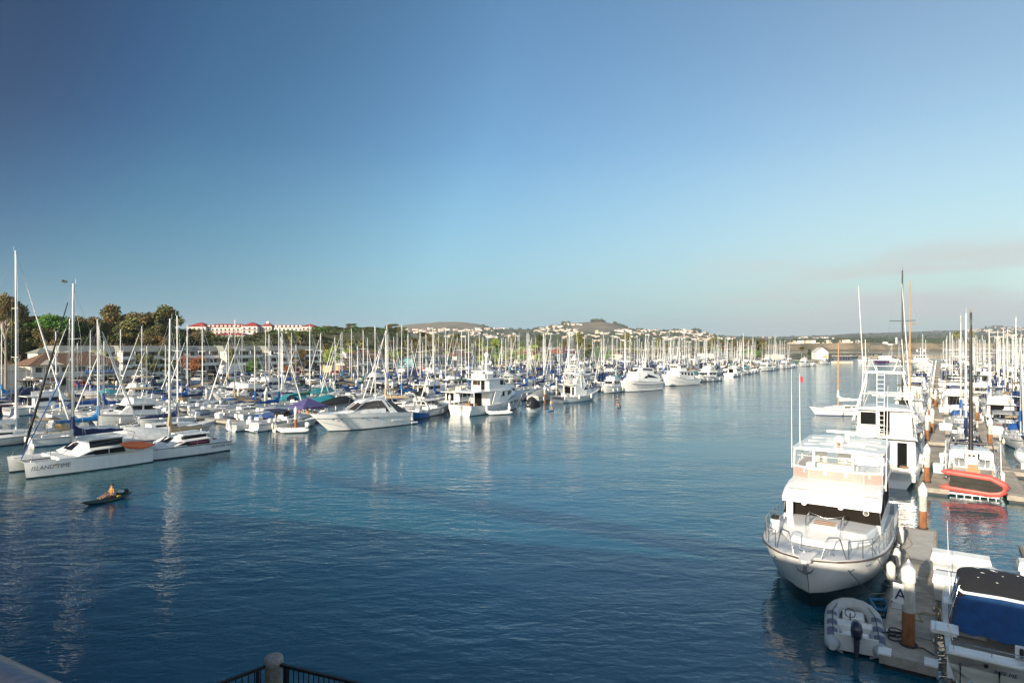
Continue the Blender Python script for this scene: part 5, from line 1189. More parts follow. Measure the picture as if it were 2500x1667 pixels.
# ================= tall white yacht, trawler yacht and cruiser further along the left edge =================
def tall_yacht():
    L = 14; t = thing('tall_motor_yacht', 'tall rounded white yacht with swept black side window and two black hull stripes', 'yacht')
    h = Hull(L, 4.8, 2.0, 2.6, tw=.95, pm=.5, e=2.6, ov=1.3, flare=.86, draft=.5, n=24, dip=.1)
    h.build(t, gel, deckm, boot)
    m = M().mat(blackp, True); h.rub(m, .05, -.55, 0, .8); h.rub(m, .05, -1.0, 0, .7); m.build('stripe', t)
    st = [(-L*.44, 1.9, 1.7, 2.0, 3.5), (-L*.1, 2.1, 1.8, 2.1, 4.3), (L*.12, 1.9, 1.5, 2.3, 4.2), (L*.26, 1.3, .9, 2.4, 3.0)]
    m = M().mat(gel, True); house(m, st, .25, .1)
    u = [(-L*.30, 1.6, 1.4, 3.6, 5.1), (0, 1.6, 1.4, 4.1, 5.3), ((L*.14, L*.04), 1.1, 1.0, 4.1, 5.2)]; house(m, u, .15, .08); cb = m.build('cabin', t)
    m = M().mat(glass); sidewin(m, st, -L*.38, -L*.10, .45, .78, .03, 1.4, 0); sidewin(m, st, -L*.09, L*.0, .35, .6, .03, 0, -.8)
    m.mat(glassb); sidewin(m, u, -L*.26, -L*.02, .55, .9, .03); q = fwdface((L*.14, 1.1, 4.1), (L*.04, 1.0, 5.2)); m.pane(q, .05, .95, .3, .85, .03); m.build('window', cb)
    m = M().mat(gel, False); m.slab([(L*.45, -.5), (L*.5+.9, -.25), (L*.5+.9, .25), (L*.45, .5)], 2.45, 2.62); m.build('anchor_pulpit', t)
    m = h.rail(.55, .985, .7, 1.2, .02); m.build('bow_rail', t)
    m = M().mat(conep, True); m.ball((-L*.12, .6, 5.7), .35, .35, .4); m.ball((-L*.12, -.6, 5.6), .25, .25, .25); m.build('satellite_dome', t)
    a, b = W(1531, 958), W(1612, 952); t.location = (a+b)/2+Vector((-1.2, 1.8, 0)); d = a-b; t.rotation_euler.z = math.atan2(d.y, d.x)
tall_yacht()
def trawler_yacht(label, L, B, scale_h=1.0):
    t = thing('trawler_yacht', label, 'yacht')
    h = Hull(L, B, 1.7, 3.1, tw=.9, pm=.5, e=2.8, ov=1.5, flare=.86, draft=.5, n=24, dip=.35)
    h.build(t, gel, deckm, boot, well=-L*.30, wellz=1.1)
    m = M().mat(gel3, True); h.rub(m, .05, -.12); h.rub(m, .03, -.9, .3, .95); m.build('rub_rail', t)
    hw = B*.42; st = [(-L*.30, hw, hw*.97, 1.2, 3.6), (L*.16, hw, hw*.95, 2.2, 3.7), (L*.22, hw*.8, hw*.75, 2.4, 3.7)]
    m = M().mat(gel, False); house(m, st, .06, .02); m.bev(-L*.4, -hw-.2, 3.62, L*.2, hw+.2, 3.75)
    u = [(-L*.10, hw*.8, hw*.78, 3.75, 5.4), (L*.10, hw*.8, hw*.78, 3.75, 5.4), ((L*.14, L*.16), hw*.6, hw*.6, 3.75, 5.35)]; house(m, u, .06, .02); m.bev(-L*.12, -hw*.9, 5.4, L*.19, hw*.9, 5.52); cb = m.build('wheelhouse', t)
    m = M().mat(glass)
    for k in range(4): sidewin(m, st[:2], L*(-.26+.1*k), L*(-.20+.1*k), .5, .82, .02)
    for k in range(4): sidewin(m, u[:2], L*(-.085+.045*k), L*(-.055+.045*k), .5, .85, .02)
    q = fwdface((L*.14, hw*.6, 3.75), (L*.16, hw*.6, 5.35))
    for k in range(4): m.pane(q, .05+.23*k, .24+.23*k, .5, .85, .02)
    m.build('window', cb)
    m = M().mat(gel, True); m.tube([(-L*.02, 0, 5.5), (-L*.05, 0, 8.6)], [.14, .07], 8); m.tube([(-L*.04, -1.3, 6.9), (-L*.04, 1.3, 6.9)], .05, 6); m.build('mast', t)
    m = M().mat(conep, True); m.ball((-L*.04, 1.3, 7.3), .42, .42, .45); m.ball((-L*.04, -1.3, 7.3), .42, .42, .45); m.build('satellite_dome', t)
    m = M().mat(canvas('tan'), True); m.bev(-L*.34, -1.0, 3.76, -L*.18, 1.0, 4.4, .15); m.build('tender_cover', t)
    m = h.rail(.42, .985, .8, 1.2, .02); m.build('bow_rail', t)
    return t
ty = trawler_yacht('white trawler yacht with row of square wheelhouse windows and twin satellite domes', 14, 4.6)
a, b = W(1634, 943.5), W(1708, 938.5); ty.location = (a+b)/2+Vector((-1.2, 1.6, 0)); d = a-b; ty.rotation_euler.z = math.atan2(d.y, d.x)
fc = flybridge('white cruiser with one wide dark window band, just right of the trawler yacht', 12.5, gel, None, 'white', group=None, hard=True)
a = W(1737, 931); fc.location = a+Vector((-1, 1.5, 0)); fc.rotation_euler.z = rad(222)
# ================= white sloop lying on open water near the right marina =================
sl = sailboat('white sloop with tan mast and loose white sail, alone on open water at right', 10.5, 10.6, gel, 'white', None, None, navy, tans, wheel=False)
a = W(2045, 1013); sl.location = a+Vector((1, 0, 0)); sl.rotation_euler.z = rad(182)
# ================= small craft =================
def rib(label, L, B, tubem, motorm, loc, rz, seats=True, patches=None, r=.23):
    t = thing('inflatable_dinghy', label, 'dinghy', loc, rz); m = M().mat(tubem, True); w = B/2-r
    path = []
    for i in range(17):
        f = i/16; a = math.pi*f
        if f < .26: path.append((lerp(-L/2, L*.16, f/.26), w, .30))
        elif f > .74: path.append((lerp(L*.16, -L/2, (f-.74)/.26), -w, .30))
        else: a = (f-.26)/.48*math.pi; path.append((L*.16+(L*.34-r)*math.sin(a), w*math.cos(a), .30+.16*math.sin(a)))
    n = len(path); rs = [r]*n; p0 = (-L/2-.28, w, .30); p1 = (-L/2-.28, -w, .30)
    m.tube([(-L/2-.34, w, .3)]+path+[(-L/2-.34, -w, .3)], [r*.45]+rs+[r*.45], 12); m.build('tube', t)
    m = M().mat(gel3, False); m.slab([(-L/2+.05, -w), (L*.2, -w), (L*.38, -w*.5), (L*.38, w*.5), (L*.2, w), (-L/2+.05, w)], .10, .18); m.box(-L/2+.02, -w+.05, .1, -L/2+.10, w-.05, .62)
    m.loft([[(x, -hb, .12), (x, 0, zb), (x, hb, .12)] for x, hb, zb in ((-L/2, w, -.15), (L*.1, w, -.15), (L*.36, .2, .08))], smooth=False); m.build('floor', t)
    if seats:
        m = M().mat(gel, False); m.bev(-.5, -w+.05, .2, -.05, w-.05, .48); m.bev(L*.12, -.35, .2, L*.30, .35, .40); m.bev(-1.1, -w*.6, .2, -.8, w*.6, .42); m.build('seat', t)
        m = M().mat(blackp, True); m.tube([(.05+.02*math.sin(k), .12+.16*math.cos(k*6.283/10), .68+.16*math.sin(k*6.283/10)) for k in range(11)], .014, 4); m.tube([(-.05, .12, .45), (.05, .12, .68)], .025, 5); m.build('steering_wheel', t)
    if patches:
        m = M().mat(patches, True)
        for sd_ in (1, -1):
            for x0, x1 in ((-L*.48, -L*.30), (-L*.22, -L*.10), (L*.02, L*.12)):
                m.loft([[(x, sd_*w+(r+.008)*math.cos(a), .3+(r+.008)*math.sin(a)) for a in [rad(50+16*j) for j in range(6)]] for x in (x0, x1)], smooth=True)
        m.build('grip_patch', t)
        m = M().mat(rubber, True)
        for sd_ in (1, -1): m.tube([(-L*.4, sd_*(w-.02), .56), (-L*.15, sd_*(w-.02), .54), (L*.1, sd_*(w-.02), .56), (L*.28, sd_*w*.72, .62)], .014, 4)
        m.build('grab_line', t)
    outboard(t, -L/2+.02, 0, .58, motorm, s=.95)
    return t
bow, st_ = W(2080, 1470, .4), W(2091, 1583, .3); d = bow-st_
rib('grey and white inflatable dinghy with dark outboard, tied below the big cruiser\'s bow', 3.5, 1.85, mat('pale_grey_hypalon', (.47, .48, .47), .5), mat('dark_cowling', (.02, .025, .045), .3, coat=.3), ((bow.x+st_.x)/2, (bow.y+st_.y)/2, 0), math.atan2(d.y, d.x), True, mat('slate_patch', (.13, .14, .2), .8), .24)
a = W(1215, 1012); rib('small white inflatable with outboard beside the three deck yacht', 3.6, 1.6, gel, conep, (a.x, a.y, 0), rad(205))
a = W(712, 1056); rib('white inflatable tied beside the brown and white piling near the navy canopy', 3.2, 1.5, gel, conep, (a.x, a.y, 0), rad(195))
# black covered launch with an emblem
def launch():
    p = W(1300, 1003); t = thing('small_launch', 'small white launch with a black hood bearing a white starburst, off the yacht\'s bow', 'launch', (p.x, p.y, 0), rad(238))
    h = Hull(3.4, 1.7, .5, .62, tw=.9, pm=.4, e=2, ov=.3, flare=.85, draft=.2, n=12); h.build(t, gel, deckm, gel)
    m = M().mat(canvas('black'), True)
    m.loft([[(x, w*math.cos(a), .45+hh*math.sin(a)) for a in [math.pi*j/10 for j in range(11)]] for x, w, hh in ((-1.2, .7, 1.2), (.2, .85, 1.85), (1.0, .75, 1.6), (1.35, .4, .9))], smooth=True)
    m.add([(1.35, .4*math.cos(a), .45+.9*math.sin(a)) for a in [math.pi*j/10 for j in range(11)]], [tuple(range(11))]); m.build('hood', t)
    m = M().mat(mat('white_print', (.7, .7, .68), .8)); R_ = []
    nrm = Vector((1.0, 0, .42)).normalized(); c = Vector((1.16, 0, 1.28)); u = Vector((0, 1, 0)); v = nrm.cross(u)
    pts = [c+nrm*.10+(u*math.cos(a)+v*math.sin(a))*(.42 if i % 2 else .2) for i, a in enumerate([k*math.pi/8 for k in range(16)])]; m.plate(pts, .012)
    m.mat(mat('red_flag', (.6, .03, .05), .8)); m.plate([c+nrm*.125+(u*math.cos(a)+v*math.sin(a))*.13 for a in [k*math.pi/5 for k in range(10)]], .012); m.build('emblem', t)
launch()
# paddlers
def board(x, y, label, who, rz, col):
    p = W(x, y); rz = rad(75) if x > 1400 else rad(60); t = thing('paddleboard', label, 'paddleboard', (p.x, p.y, .02), rz); m = M().mat(mat(col[0], col[1], .4), False)
    m.slab([(1.45*math.cos(a), .35*math.sin(a)*(1-.15*math.cos(a))) for a in [k*math.pi/10 for k in range(20)]], .0, lambda x, y: .12+.03*abs(x)**2*.3); m.build('board', t)
    person(who[0], 'paddle', (p.x, p.y, .13), rz+who[1], top=who[2], bottom=who[3], hair=who[4], sleeves=False, bare=who[5], s=.98)
    q = thing('paddle', 'paddle held by '+who[6], 'paddle', (p.x, p.y, .13), rz+who[1]); m = M().mat(blacks, True); m.tube([(.30, .02, 1.4), (.34, -.42, .15)], .016, 5); m.build('shaft', q)
    m = M().mat(blacks, True); m.plate([(.33, -.36, .25), (.38, -.48, .22), (.36, -.55, -.15), (.33, -.42, -.15)], .01); m.build('blade', q)
board(1507, 995, 'pale paddleboard under the woman in the dark bikini', ('woman in dark bikini standing on a paddleboard mid channel', 0, (.02, .02, .03), (.02, .02, .03), 'brown', False, 'the standing woman in the dark bikini'), rad(185), ('pale_board', (.2, .25, .27)))
board(1345, 1003, 'pale blue paddleboard near the sportfishing boat\'s stern on the left', ('bare chested paddler in blue shorts by the sportfishing boat\'s transom', 0, (.4, .2, .15), (.05, .15, .4), 'blond', True, 'the bare chested paddler in blue shorts'), rad(170), ('blue_board', (.15, .25, .35)))
def angler():
    a, b = W(200, 1237), W(322, 1210); d = a-b; rz = math.atan2(d.y, d.x); c = (a+b)/2
    k = kayak('dark green fishing kayak crossing the water at lower left', d.length*1.02, ('dark_green_plastic', (.008, .028, .022)), .40, .34); k.location = (c.x, c.y, -.08); k.rotation_euler.z = rz
    m = M().mat(rubber, True); m.tube([(-1.15, .0, .5+.0), (-1.15, .12, .5)], .16, 12); m.bev(-.95, -.2, .22, -.6, .2, .5); m.mat(conep); m.bev(-.98, -.18, .5, -.72, .18, .62); m.bev(.9, -.12, .22, 1.15, .12, .32); m.mat(mat('yellow_plastic', (.6, .45, .03), .5)); m.box(-.62, .2, .3, -.4, .36, .38); m.build('gear_crate', k)
    person('seated angler in a mustard shirt and black life vest on the green kayak', 'sit', (c.x-hd.x*0-math.cos(rz)*.25, c.y-math.sin(rz)*.25, .16), rz, top=(.30, .16, .03), bottom=(.22, .03, .03), s=1.0)
    r = thing('fishing_rod', 'thin upright fishing rod behind the seated kayak angler', 'fishing rod', (c.x, c.y, 0), rz); m = M().mat(blacks, True); m.tube([(-.8, .15, .4), (-1.0, .2, 1.6)], [.015, .006], 5); m.build('shaft', r); m = M().mat(rubber, True); m.tube([(-.8, .15, .3), (-.83, .16, .6)], .022, 6); m.build('grip', r)
angler()
# ================= docks, piles, boxes =================
def dock(label, rects, parts=None, z=.45, name='floating_dock', group=None, cat='dock'):
    "rects in (s0,s1,t0,t1); first is the walkway, the others are fingers"
    t = thing(name, label, cat, (0, 0, 0), UA, group)
    for i, (s0, s1, t0, t1) in enumerate(rects):
        m = M().mat(conc, False); m.box(s0+.06, t0+.06, z-.12, s1-.06, t1-.06, z)
        L_ = max(s1-s0, t1-t0)
        m.mat(wood); m.box(s0, t0, z-.30, s0+.059, t1, z-.02); m.box(s1-.059, t0, z-.30, s1, t1, z-.02); m.box(s0+.06, t0, z-.30, s1-.06, t0+.059, z-.02); m.box(s0+.06, t1-.059, z-.30, s1-.06, t1, z-.02)
        m.mat(boot); m.box(s0+.1, t0+.1, -.15, s1-.1, t1-.1, z-.13)
        m.build('walkway' if i == 0 else 'finger', t)
    return t
def pile_proto(letter=None, h=3.2, label='', group=None, rusty=True):
    t = thing('mooring_pile', label, 'piling', group=group)
    m = M().mat(rust if rusty else pilem, True); m.tube([(0, 0, -2), (0, 0, h*.48)], .185, 16, False); m.build('lower_shaft', t)
    m = M().mat(pilem, True); m.tube([(0, 0, h*.48), (0, 0, h-.55)], .183, 16, False); m.build('upper_shaft', t)
    m = M().mat(conep, True); m.lathe([(.195, h-.72), (.21, h-.70), (.21, h-.36)], 16); m.lathe([(.212, h-.36), (.01, h)], 16, smooth=True); m.build('cone_cap', t)
    if letter:
        m = M().mat(conep, False); X = Matrix.Rotation(rad(-145), 4, 'Z') @ Matrix.Translation((-.06, -.34, 0)); m.X = X; m.box(.20, -.05, h-1.45, .225, .40, h-.82); sg = m.build('sign', t)
        lt = text_obj(letter, .52, mat('dark_lettering', (.03, .04, .1), .6), sg, X @ Vector((.229, .175, h-1.33)), (rad(90), 0, rad(-145+90)))
    m = M().mat(rubber, True); m.tube([(.24*math.cos(a*6.283/12), .24*math.sin(a*6.283/12), .5) for a in range(13)], .03, 5); m.build('guide_ring', t)
    return t
def PP(x, y, z=.45): p = W(x, y, z); return (p.x, p.y, 0)
dA = dock('nearest concrete dock beside the big cruiser, with piling A at its near end', [(22.3, 38.9, .02, 1.52), (31.0, 32.8, -40, 0.0), (32.81, 38.4, -4.4, -3.2)])
m = M().mat(mat('pale_patch', (.50, .47, .42), .85), False); m.box(33.2, .2, .4505, 38.5, 1.3, .454); m.box(26.5, .9, .4505, 29.5, 1.4, .4535); m.build('surface_patch', dA)
m = M().mat(mat('dark_joint', (.10, .09, .08), .9), False)
for s in (24.2, 26.4, 28.7, 30.8, 33.0, 35.3, 37.4): m.box(s, .09, .4502, s+.035, 1.45, .4525)
m.box(24, .74, .4502, 30.5, .765, .4522); m.build('slab_joint', dA)
m = M().mat(conep, False); m.box(22.25, 1.2, .44, 22.75, 1.55, .50); m.box(22.25, 0.0, .44, 22.75, .35, .50); m.build('corner_bracket', dA)
m = M().mat(steel, True)
for s in (24, 27, 30, 34, 37):
    for t_ in (.12, 1.42): m.tube([(s-.13, t_, .55), (s+.13, t_, .55)], .02, 5); m.tube([(s, t_, .44), (s, t_, .55)], .03, 5)
m.build('cleat', dA)
pA = pile_proto('A', 3.22, 'piling with the letter A on a white sign, nearest dock'); pA.location = PP(2218, 1575)
q = pile_proto(None, 2.9, 'rusty unlettered piling at the far end of the nearest dock'); q.location = PP(2253, 1290)
pB = pile_proto('B', 3.2, 'piling with the letter B on a white sign'); pB.location = PP(2263, 1177)
def rope(label, pts, colr, r=.018):
    m = M().mat(colr, True); m.tube(pts, r, 5); o = m.build('rope', None); tag(o, label, 'rope'); return o
yel = mat('yellow_hose', (.40, .27, .08), .7); drk = mat('dark_rope', (.02, .02, .025), .8)
rr_ = random.Random(2)
rope('dark rope looped in coils on the dock edge by the grey inflatable', [ST(23.6+.3*math.cos(a*.8)+.03*a, 1.15+.22*math.sin(a*.8), .48+.004*a) for a in range(22)]+[ST(23.8, 1.65, .5)], drk, .022)
rope('yellow hose curling from piling A towards the white dock boxes', [ST(25.2+.2*a+.2*math.sin(a*1.4), .9-.10*a+.18*math.cos(a*1.2), .48) for a in range(13)], yel, .02)
rope('pale hose trailing along the dock edge beside the cruiser\'s fenders', [ST(31+.45*a, 1.15+.12*math.sin(a*1.1), .475) for a in range(15)], mat('tan_hose', (.42, .33, .2), .8), .018)
rope('short dark mooring rope tied round the foot of piling A', [ST(23.2, .75, .5), ST(23.3, .4, .52), ST(23.0, .1, .50)], drk, .02)
def dock_box(label, s, t_, w=1.2, d=.7, h=.75, rz=0, body=None, group=None):
    t = thing('dock_box', label, 'dock box', ST(s, t_, .455), UA+rz, group)
    m = M().mat(body or conep, False); m.loft([[(-d*.42, -w*.46, 0), (d*.42, -w*.46, 0), (d*.42, w*.46, 0), (-d*.42, w*.46, 0)], [(-d*.5, -w*.5, h*.7), (d*.5, -w*.5, h*.7), (d*.5, w*.5, h*.7), (-d*.5, w*.5, h*.7)]], closed=True); m.build('body', t)
    m = M().mat(conep, False); m.loft([[(-d*.55, -w*.53, h*.7), (d*.55, -w*.53, h*.7), (d*.55, w*.53, h*.7), (-d*.55, w*.53, h*.7)], [(-d*.55, -w*.53, h*.8), (d*.55, -w*.53, h*.8), (d*.55, w*.53, h*.8), (-d*.55, w*.53, h*.8)], [(-d*.4, -w*.5, h*1.0), (d*.1, -w*.5, h*1.05), (d*.1, w*.5, h*1.05), (-d*.4, w*.5, h*1.0)]], closed=True); m.build('lid', t)
    return t
dock_box('large white dock box, farther of the two beside the nearest dock', 31.3, -.75, 1.9, 1.0, 1.05)
dock_box('grey sided white dock box, nearer of the two beside the nearest dock', 28.6, -.05-.35, 1.1, .9, .95, body=gel3)
dock_box('white dock box at the right edge behind the black bimini', 31.8, -3.6, 1.9, 1.0, 1.05)
rope('green hose coiled between the two white dock boxes', [ST(29.9+.25*math.cos(a*.9), -.2+.2*math.sin(a*.9), .5+.02*a) for a in range(20)], mat('green_hose', (.02, .22, .10), .5), .02)
def blue_frame():
    m = M().mat(mat('blue_plastic_pipe', (.02, .16, .34), .4), True)
    p = [W(2122, 1462, .12), W(2158, 1464, .12), W(2168, 1478, .12), W(2160, 1492, .12), W(2138, 1487, .12), W(2122, 1462, .12)]
    m.tube(p, .07, 8); tag(m.build('pipe_raft', None), 'blue pipe frame floating between the cruiser bow and the dock', 'float')
blue_frame()
# ================= the boat with blue aft curtain and black bimini (lower right) =================
def bite():
    L, B = 8.3, 3.15; t = thing('fishing_boat', 'white fishing boat with torn black bimini and blue aft curtain, bottom right corner', 'motorboat', ST(22.35+L/2, -1.68), UA)
    h = Hull(L, B, .95, 1.35, tw=.94, pm=.45, e=2.4, ov=.9, flare=.84, draft=.35, n=22); X0 = -L/2
    h.build(t, gel2, deckm, blackp, well=X0+3.4, wellz=.3)
    m = M().mat(blackp, True); h.rub(m, .025, -.09); m.build('rub_rail', t)
    st = [(X0+3.3, 1.3, 1.15, .8, 1.45), (X0+5.0, 1.15, .9, .9, 1.45), (X0+6.8, .6, .35, 1.1, 1.3)]
    m = M().mat(gel, False); house(m, st, .08, .04); m.bev(X0+3.1, -1.25, .35, X0+3.4, -.35, 1.3); m.bev(X0+3.1, .35, .35, X0+3.4, 1.25, 1.3); cb = m.build('cabin', t)
    m = M().mat(glass); m.plate([(X0+4.3, 1.0, 1.45), (X0+4.3, -1.0, 1.45), (X0+3.9, -.95, 2.0), (X0+3.9, .95, 2.0)], .012); m.build('windshield', t)
    m = M().mat(canvas('black'), True); zz = 2.16; w = 1.12
    tp = []
    for i, (x, dz) in enumerate(((X0+2.95, .34), (X0+3.1, .26), (X0+3.7, .08), (X0+4.5, -.06), (X0+5.1, .02))):
        tp.append([(x, w*math.cos(a)*1.02, zz-dz-.28+.30*math.sin(a)**.6) for a in [math.pi*(.02+.96*j/10) for j in range(11)]])
    m.loft(tp, smooth=True); m.loft([[(p[0], p[1], p[2]-.03) for p in reversed(r)] for r in tp], smooth=True); bi = m.build('bimini', t)
    m = M().mat(conep); rr = random.Random(4)
    for i in range(16):
        x = X0+rr.uniform(3.3, 5.0); y = rr.uniform(-.9, .9); z = zz+.045-.25*max(0, (X0+3.9-x)); l = rr.uniform(.02, .06)
        m.plate([(x, y-l, z), (x+.02, y-l, z), (x+.025, y+l, z+.004), (x, y+l, z)], .004)
    m.build('torn_patch', bi)
    m = M().mat(conep, True); m.tube([(X0+2.95, w*.98, zz-.22), (X0+2.9, w*.9, zz-.28), (X0+2.88, 0, zz-.24), (X0+2.9, -w*.9, zz-.28), (X0+2.95, -w*.98, zz-.22)], .05, 7)
    m.mat(steel, True)
    for sd_ in (1, -1):
        for a, b in (((X0+3.0, zz-.1), (X0+2.7, .95)), ((X0+5.1, zz-.2), (X0+3.6, 1.0)), ((X0+3.1, zz-.3), (X0+3.9, 1.1)), ((X0+3.9, zz-.1), (X0+3.0, .98))): m.tube([(a[0], sd_*w*.98, a[1]), (b[0], sd_*(w+.28), b[1])], .018, 5)
    m.build('bimini_frame', t)
    m = M().mat(mat('deep_blue_canvas', (.008, .065, .20), .8, var=.15, vs=3, bump=.35, bs=7), True); rows = []
    for i in range(9):
        f = i/8; x = lerp(X0+2.95, X0+1.75, f**.9); z = lerp(zz-.27, .95, f)
        rows.append([(x+.05*math.sin(j*1.7+i)-.25*(abs(j-5)/5)**2*-f, lerp(1.05, 1.34, f)*(1-j/5), z+.03*math.sin(j*2.1+i*.9)-(.18 if f == 0 else .12*(1-f))*(abs(j-5)/5)**3) for j in range(11)])
    m.loft(rows, smooth=True); m.loft([[(p[0]+.02, p[1], p[2]-.02) for p in reversed(r)] for r in rows], smooth=True)
    for sd_ in (1, -1): m.loft([[(r[0 if sd_ > 0 else -1][0], r[0 if sd_ > 0 else -1][1], r[0][2]), (X0+3.9, sd_*1.25, lerp(zz-.3, 1.1, i/8))][::sd_] for i, r in enumerate(rows)], smooth=True)
    m.build('aft_curtain', t)
    # cockpit coaming, rails, gear
    m = M().mat(gel, False); m.bev(X0+.05, -B*.46, .55, X0+.55, B*.46, 1.0, .04); m.bev(X0+1.3, 1.2, .95, X0+2.1, 1.9, 1.06, .04); m.bev(X0+.9, -1.1, .3, X0+1.4, -.5, .8); m.build('transom_coaming', t)
    m = M().mat(steel, True)
    m.tube([(X0+.25, 1.3, 1.0), (X0+.25, 1.3, 1.22), (X0+.25, -1.3, 1.22), (X0+.25, -1.3, 1.0)], .016, 5); m.tube([(X0+.25, 0.4, 1.0), (X0+.25, .4, 1.22)], .016, 5); m.tube([(X0+.3, 1.32, 1.22), (X0+1.6, 1.42, 1.22), (X0+1.7, 1.42, 1.0)], .016, 5)
    for sd_ in (1,):
        m.tube([(X0-.02, 1.15, .75), (X0-.10, 1.15, .10), (X0-.35, 1.15, .12), (X0-.35, .25, .12), (X0-.10, .25, .10), (X0-.02, .25, .75)], .03, 6); m.tube([(X0-.30, 1.0, .13), (X0-.1, .95, .3), (X0-.1, .45, .3), (X0-.30, .4, .13)], .022, 5)
    m.build('boarding_ladder', t)
    m = M().mat(gel, False); m.box(X0+.6, -.15, 1.0, X0+.66, -1.1, 1.35); m.mat(rubber, True)
    for y in (-.3, -.62, -.95): m.tube([(X0+.59, y, 1.05), (X0+.57, y, 1.30)], .05, 8)
    m.build('rod_rack', t)
    m = M().mat(rubber, True); m.ball((X0+.7, -1.25, 1.25), .26, .32, .2); m.build('seat_cover', t)
    m = M().mat(gel, False); m.bev(X0+3.2, 1.0, 1.3, X0+3.8, 1.55, 1.35); m.bev(X0+1.2, 1.15, 1.07, X0+1.9, 1.75, 1.12, .02); m.build('bait_tray', t)
    m = M().mat(blackp, True); m.tube([(X0-.1, -.75, .45), (X0-.25, -.75, .35), (X0-.3, -.75, -.3)], [.18, .14, .1], 8); m.tube([(X0-.02, .55, .82), (X0-.03, .55, .82)], .06, 8); m.tube([(X0-.02, -1.2, .80), (X0-.03, -1.2, .80)], .06, 8); m.build('outdrive', t)
    m = M().mat(whites, True); m.tube([(X0+3.3, 1.35, 1.2), (X0+4.2, 1.42, 3.9)], [.02, .007], 5); m.tube([(X0+4.6, -1.2, 1.3), (X0+5.4, -1.25, 4.0)], [.02, .007], 5); m.build('antenna', t)
    text_obj('BITE ME', .15, mat('dark_lettering', (.03, .04, .1), .6), t, (X0-.014, .12, .66), (rad(90), 0, rad(-90)), shear=.3)
    m = M().mat(blackp, True); m.tube([(X0-.014, -.45, .70), (X0-.016, -.55, .76), (X0-.016, -.7, .70), (X0-.016, -.55, .65), (X0-.014, -.42, .72)], .006, 4); m.build('fish_emblem', t)
    return t
bite()
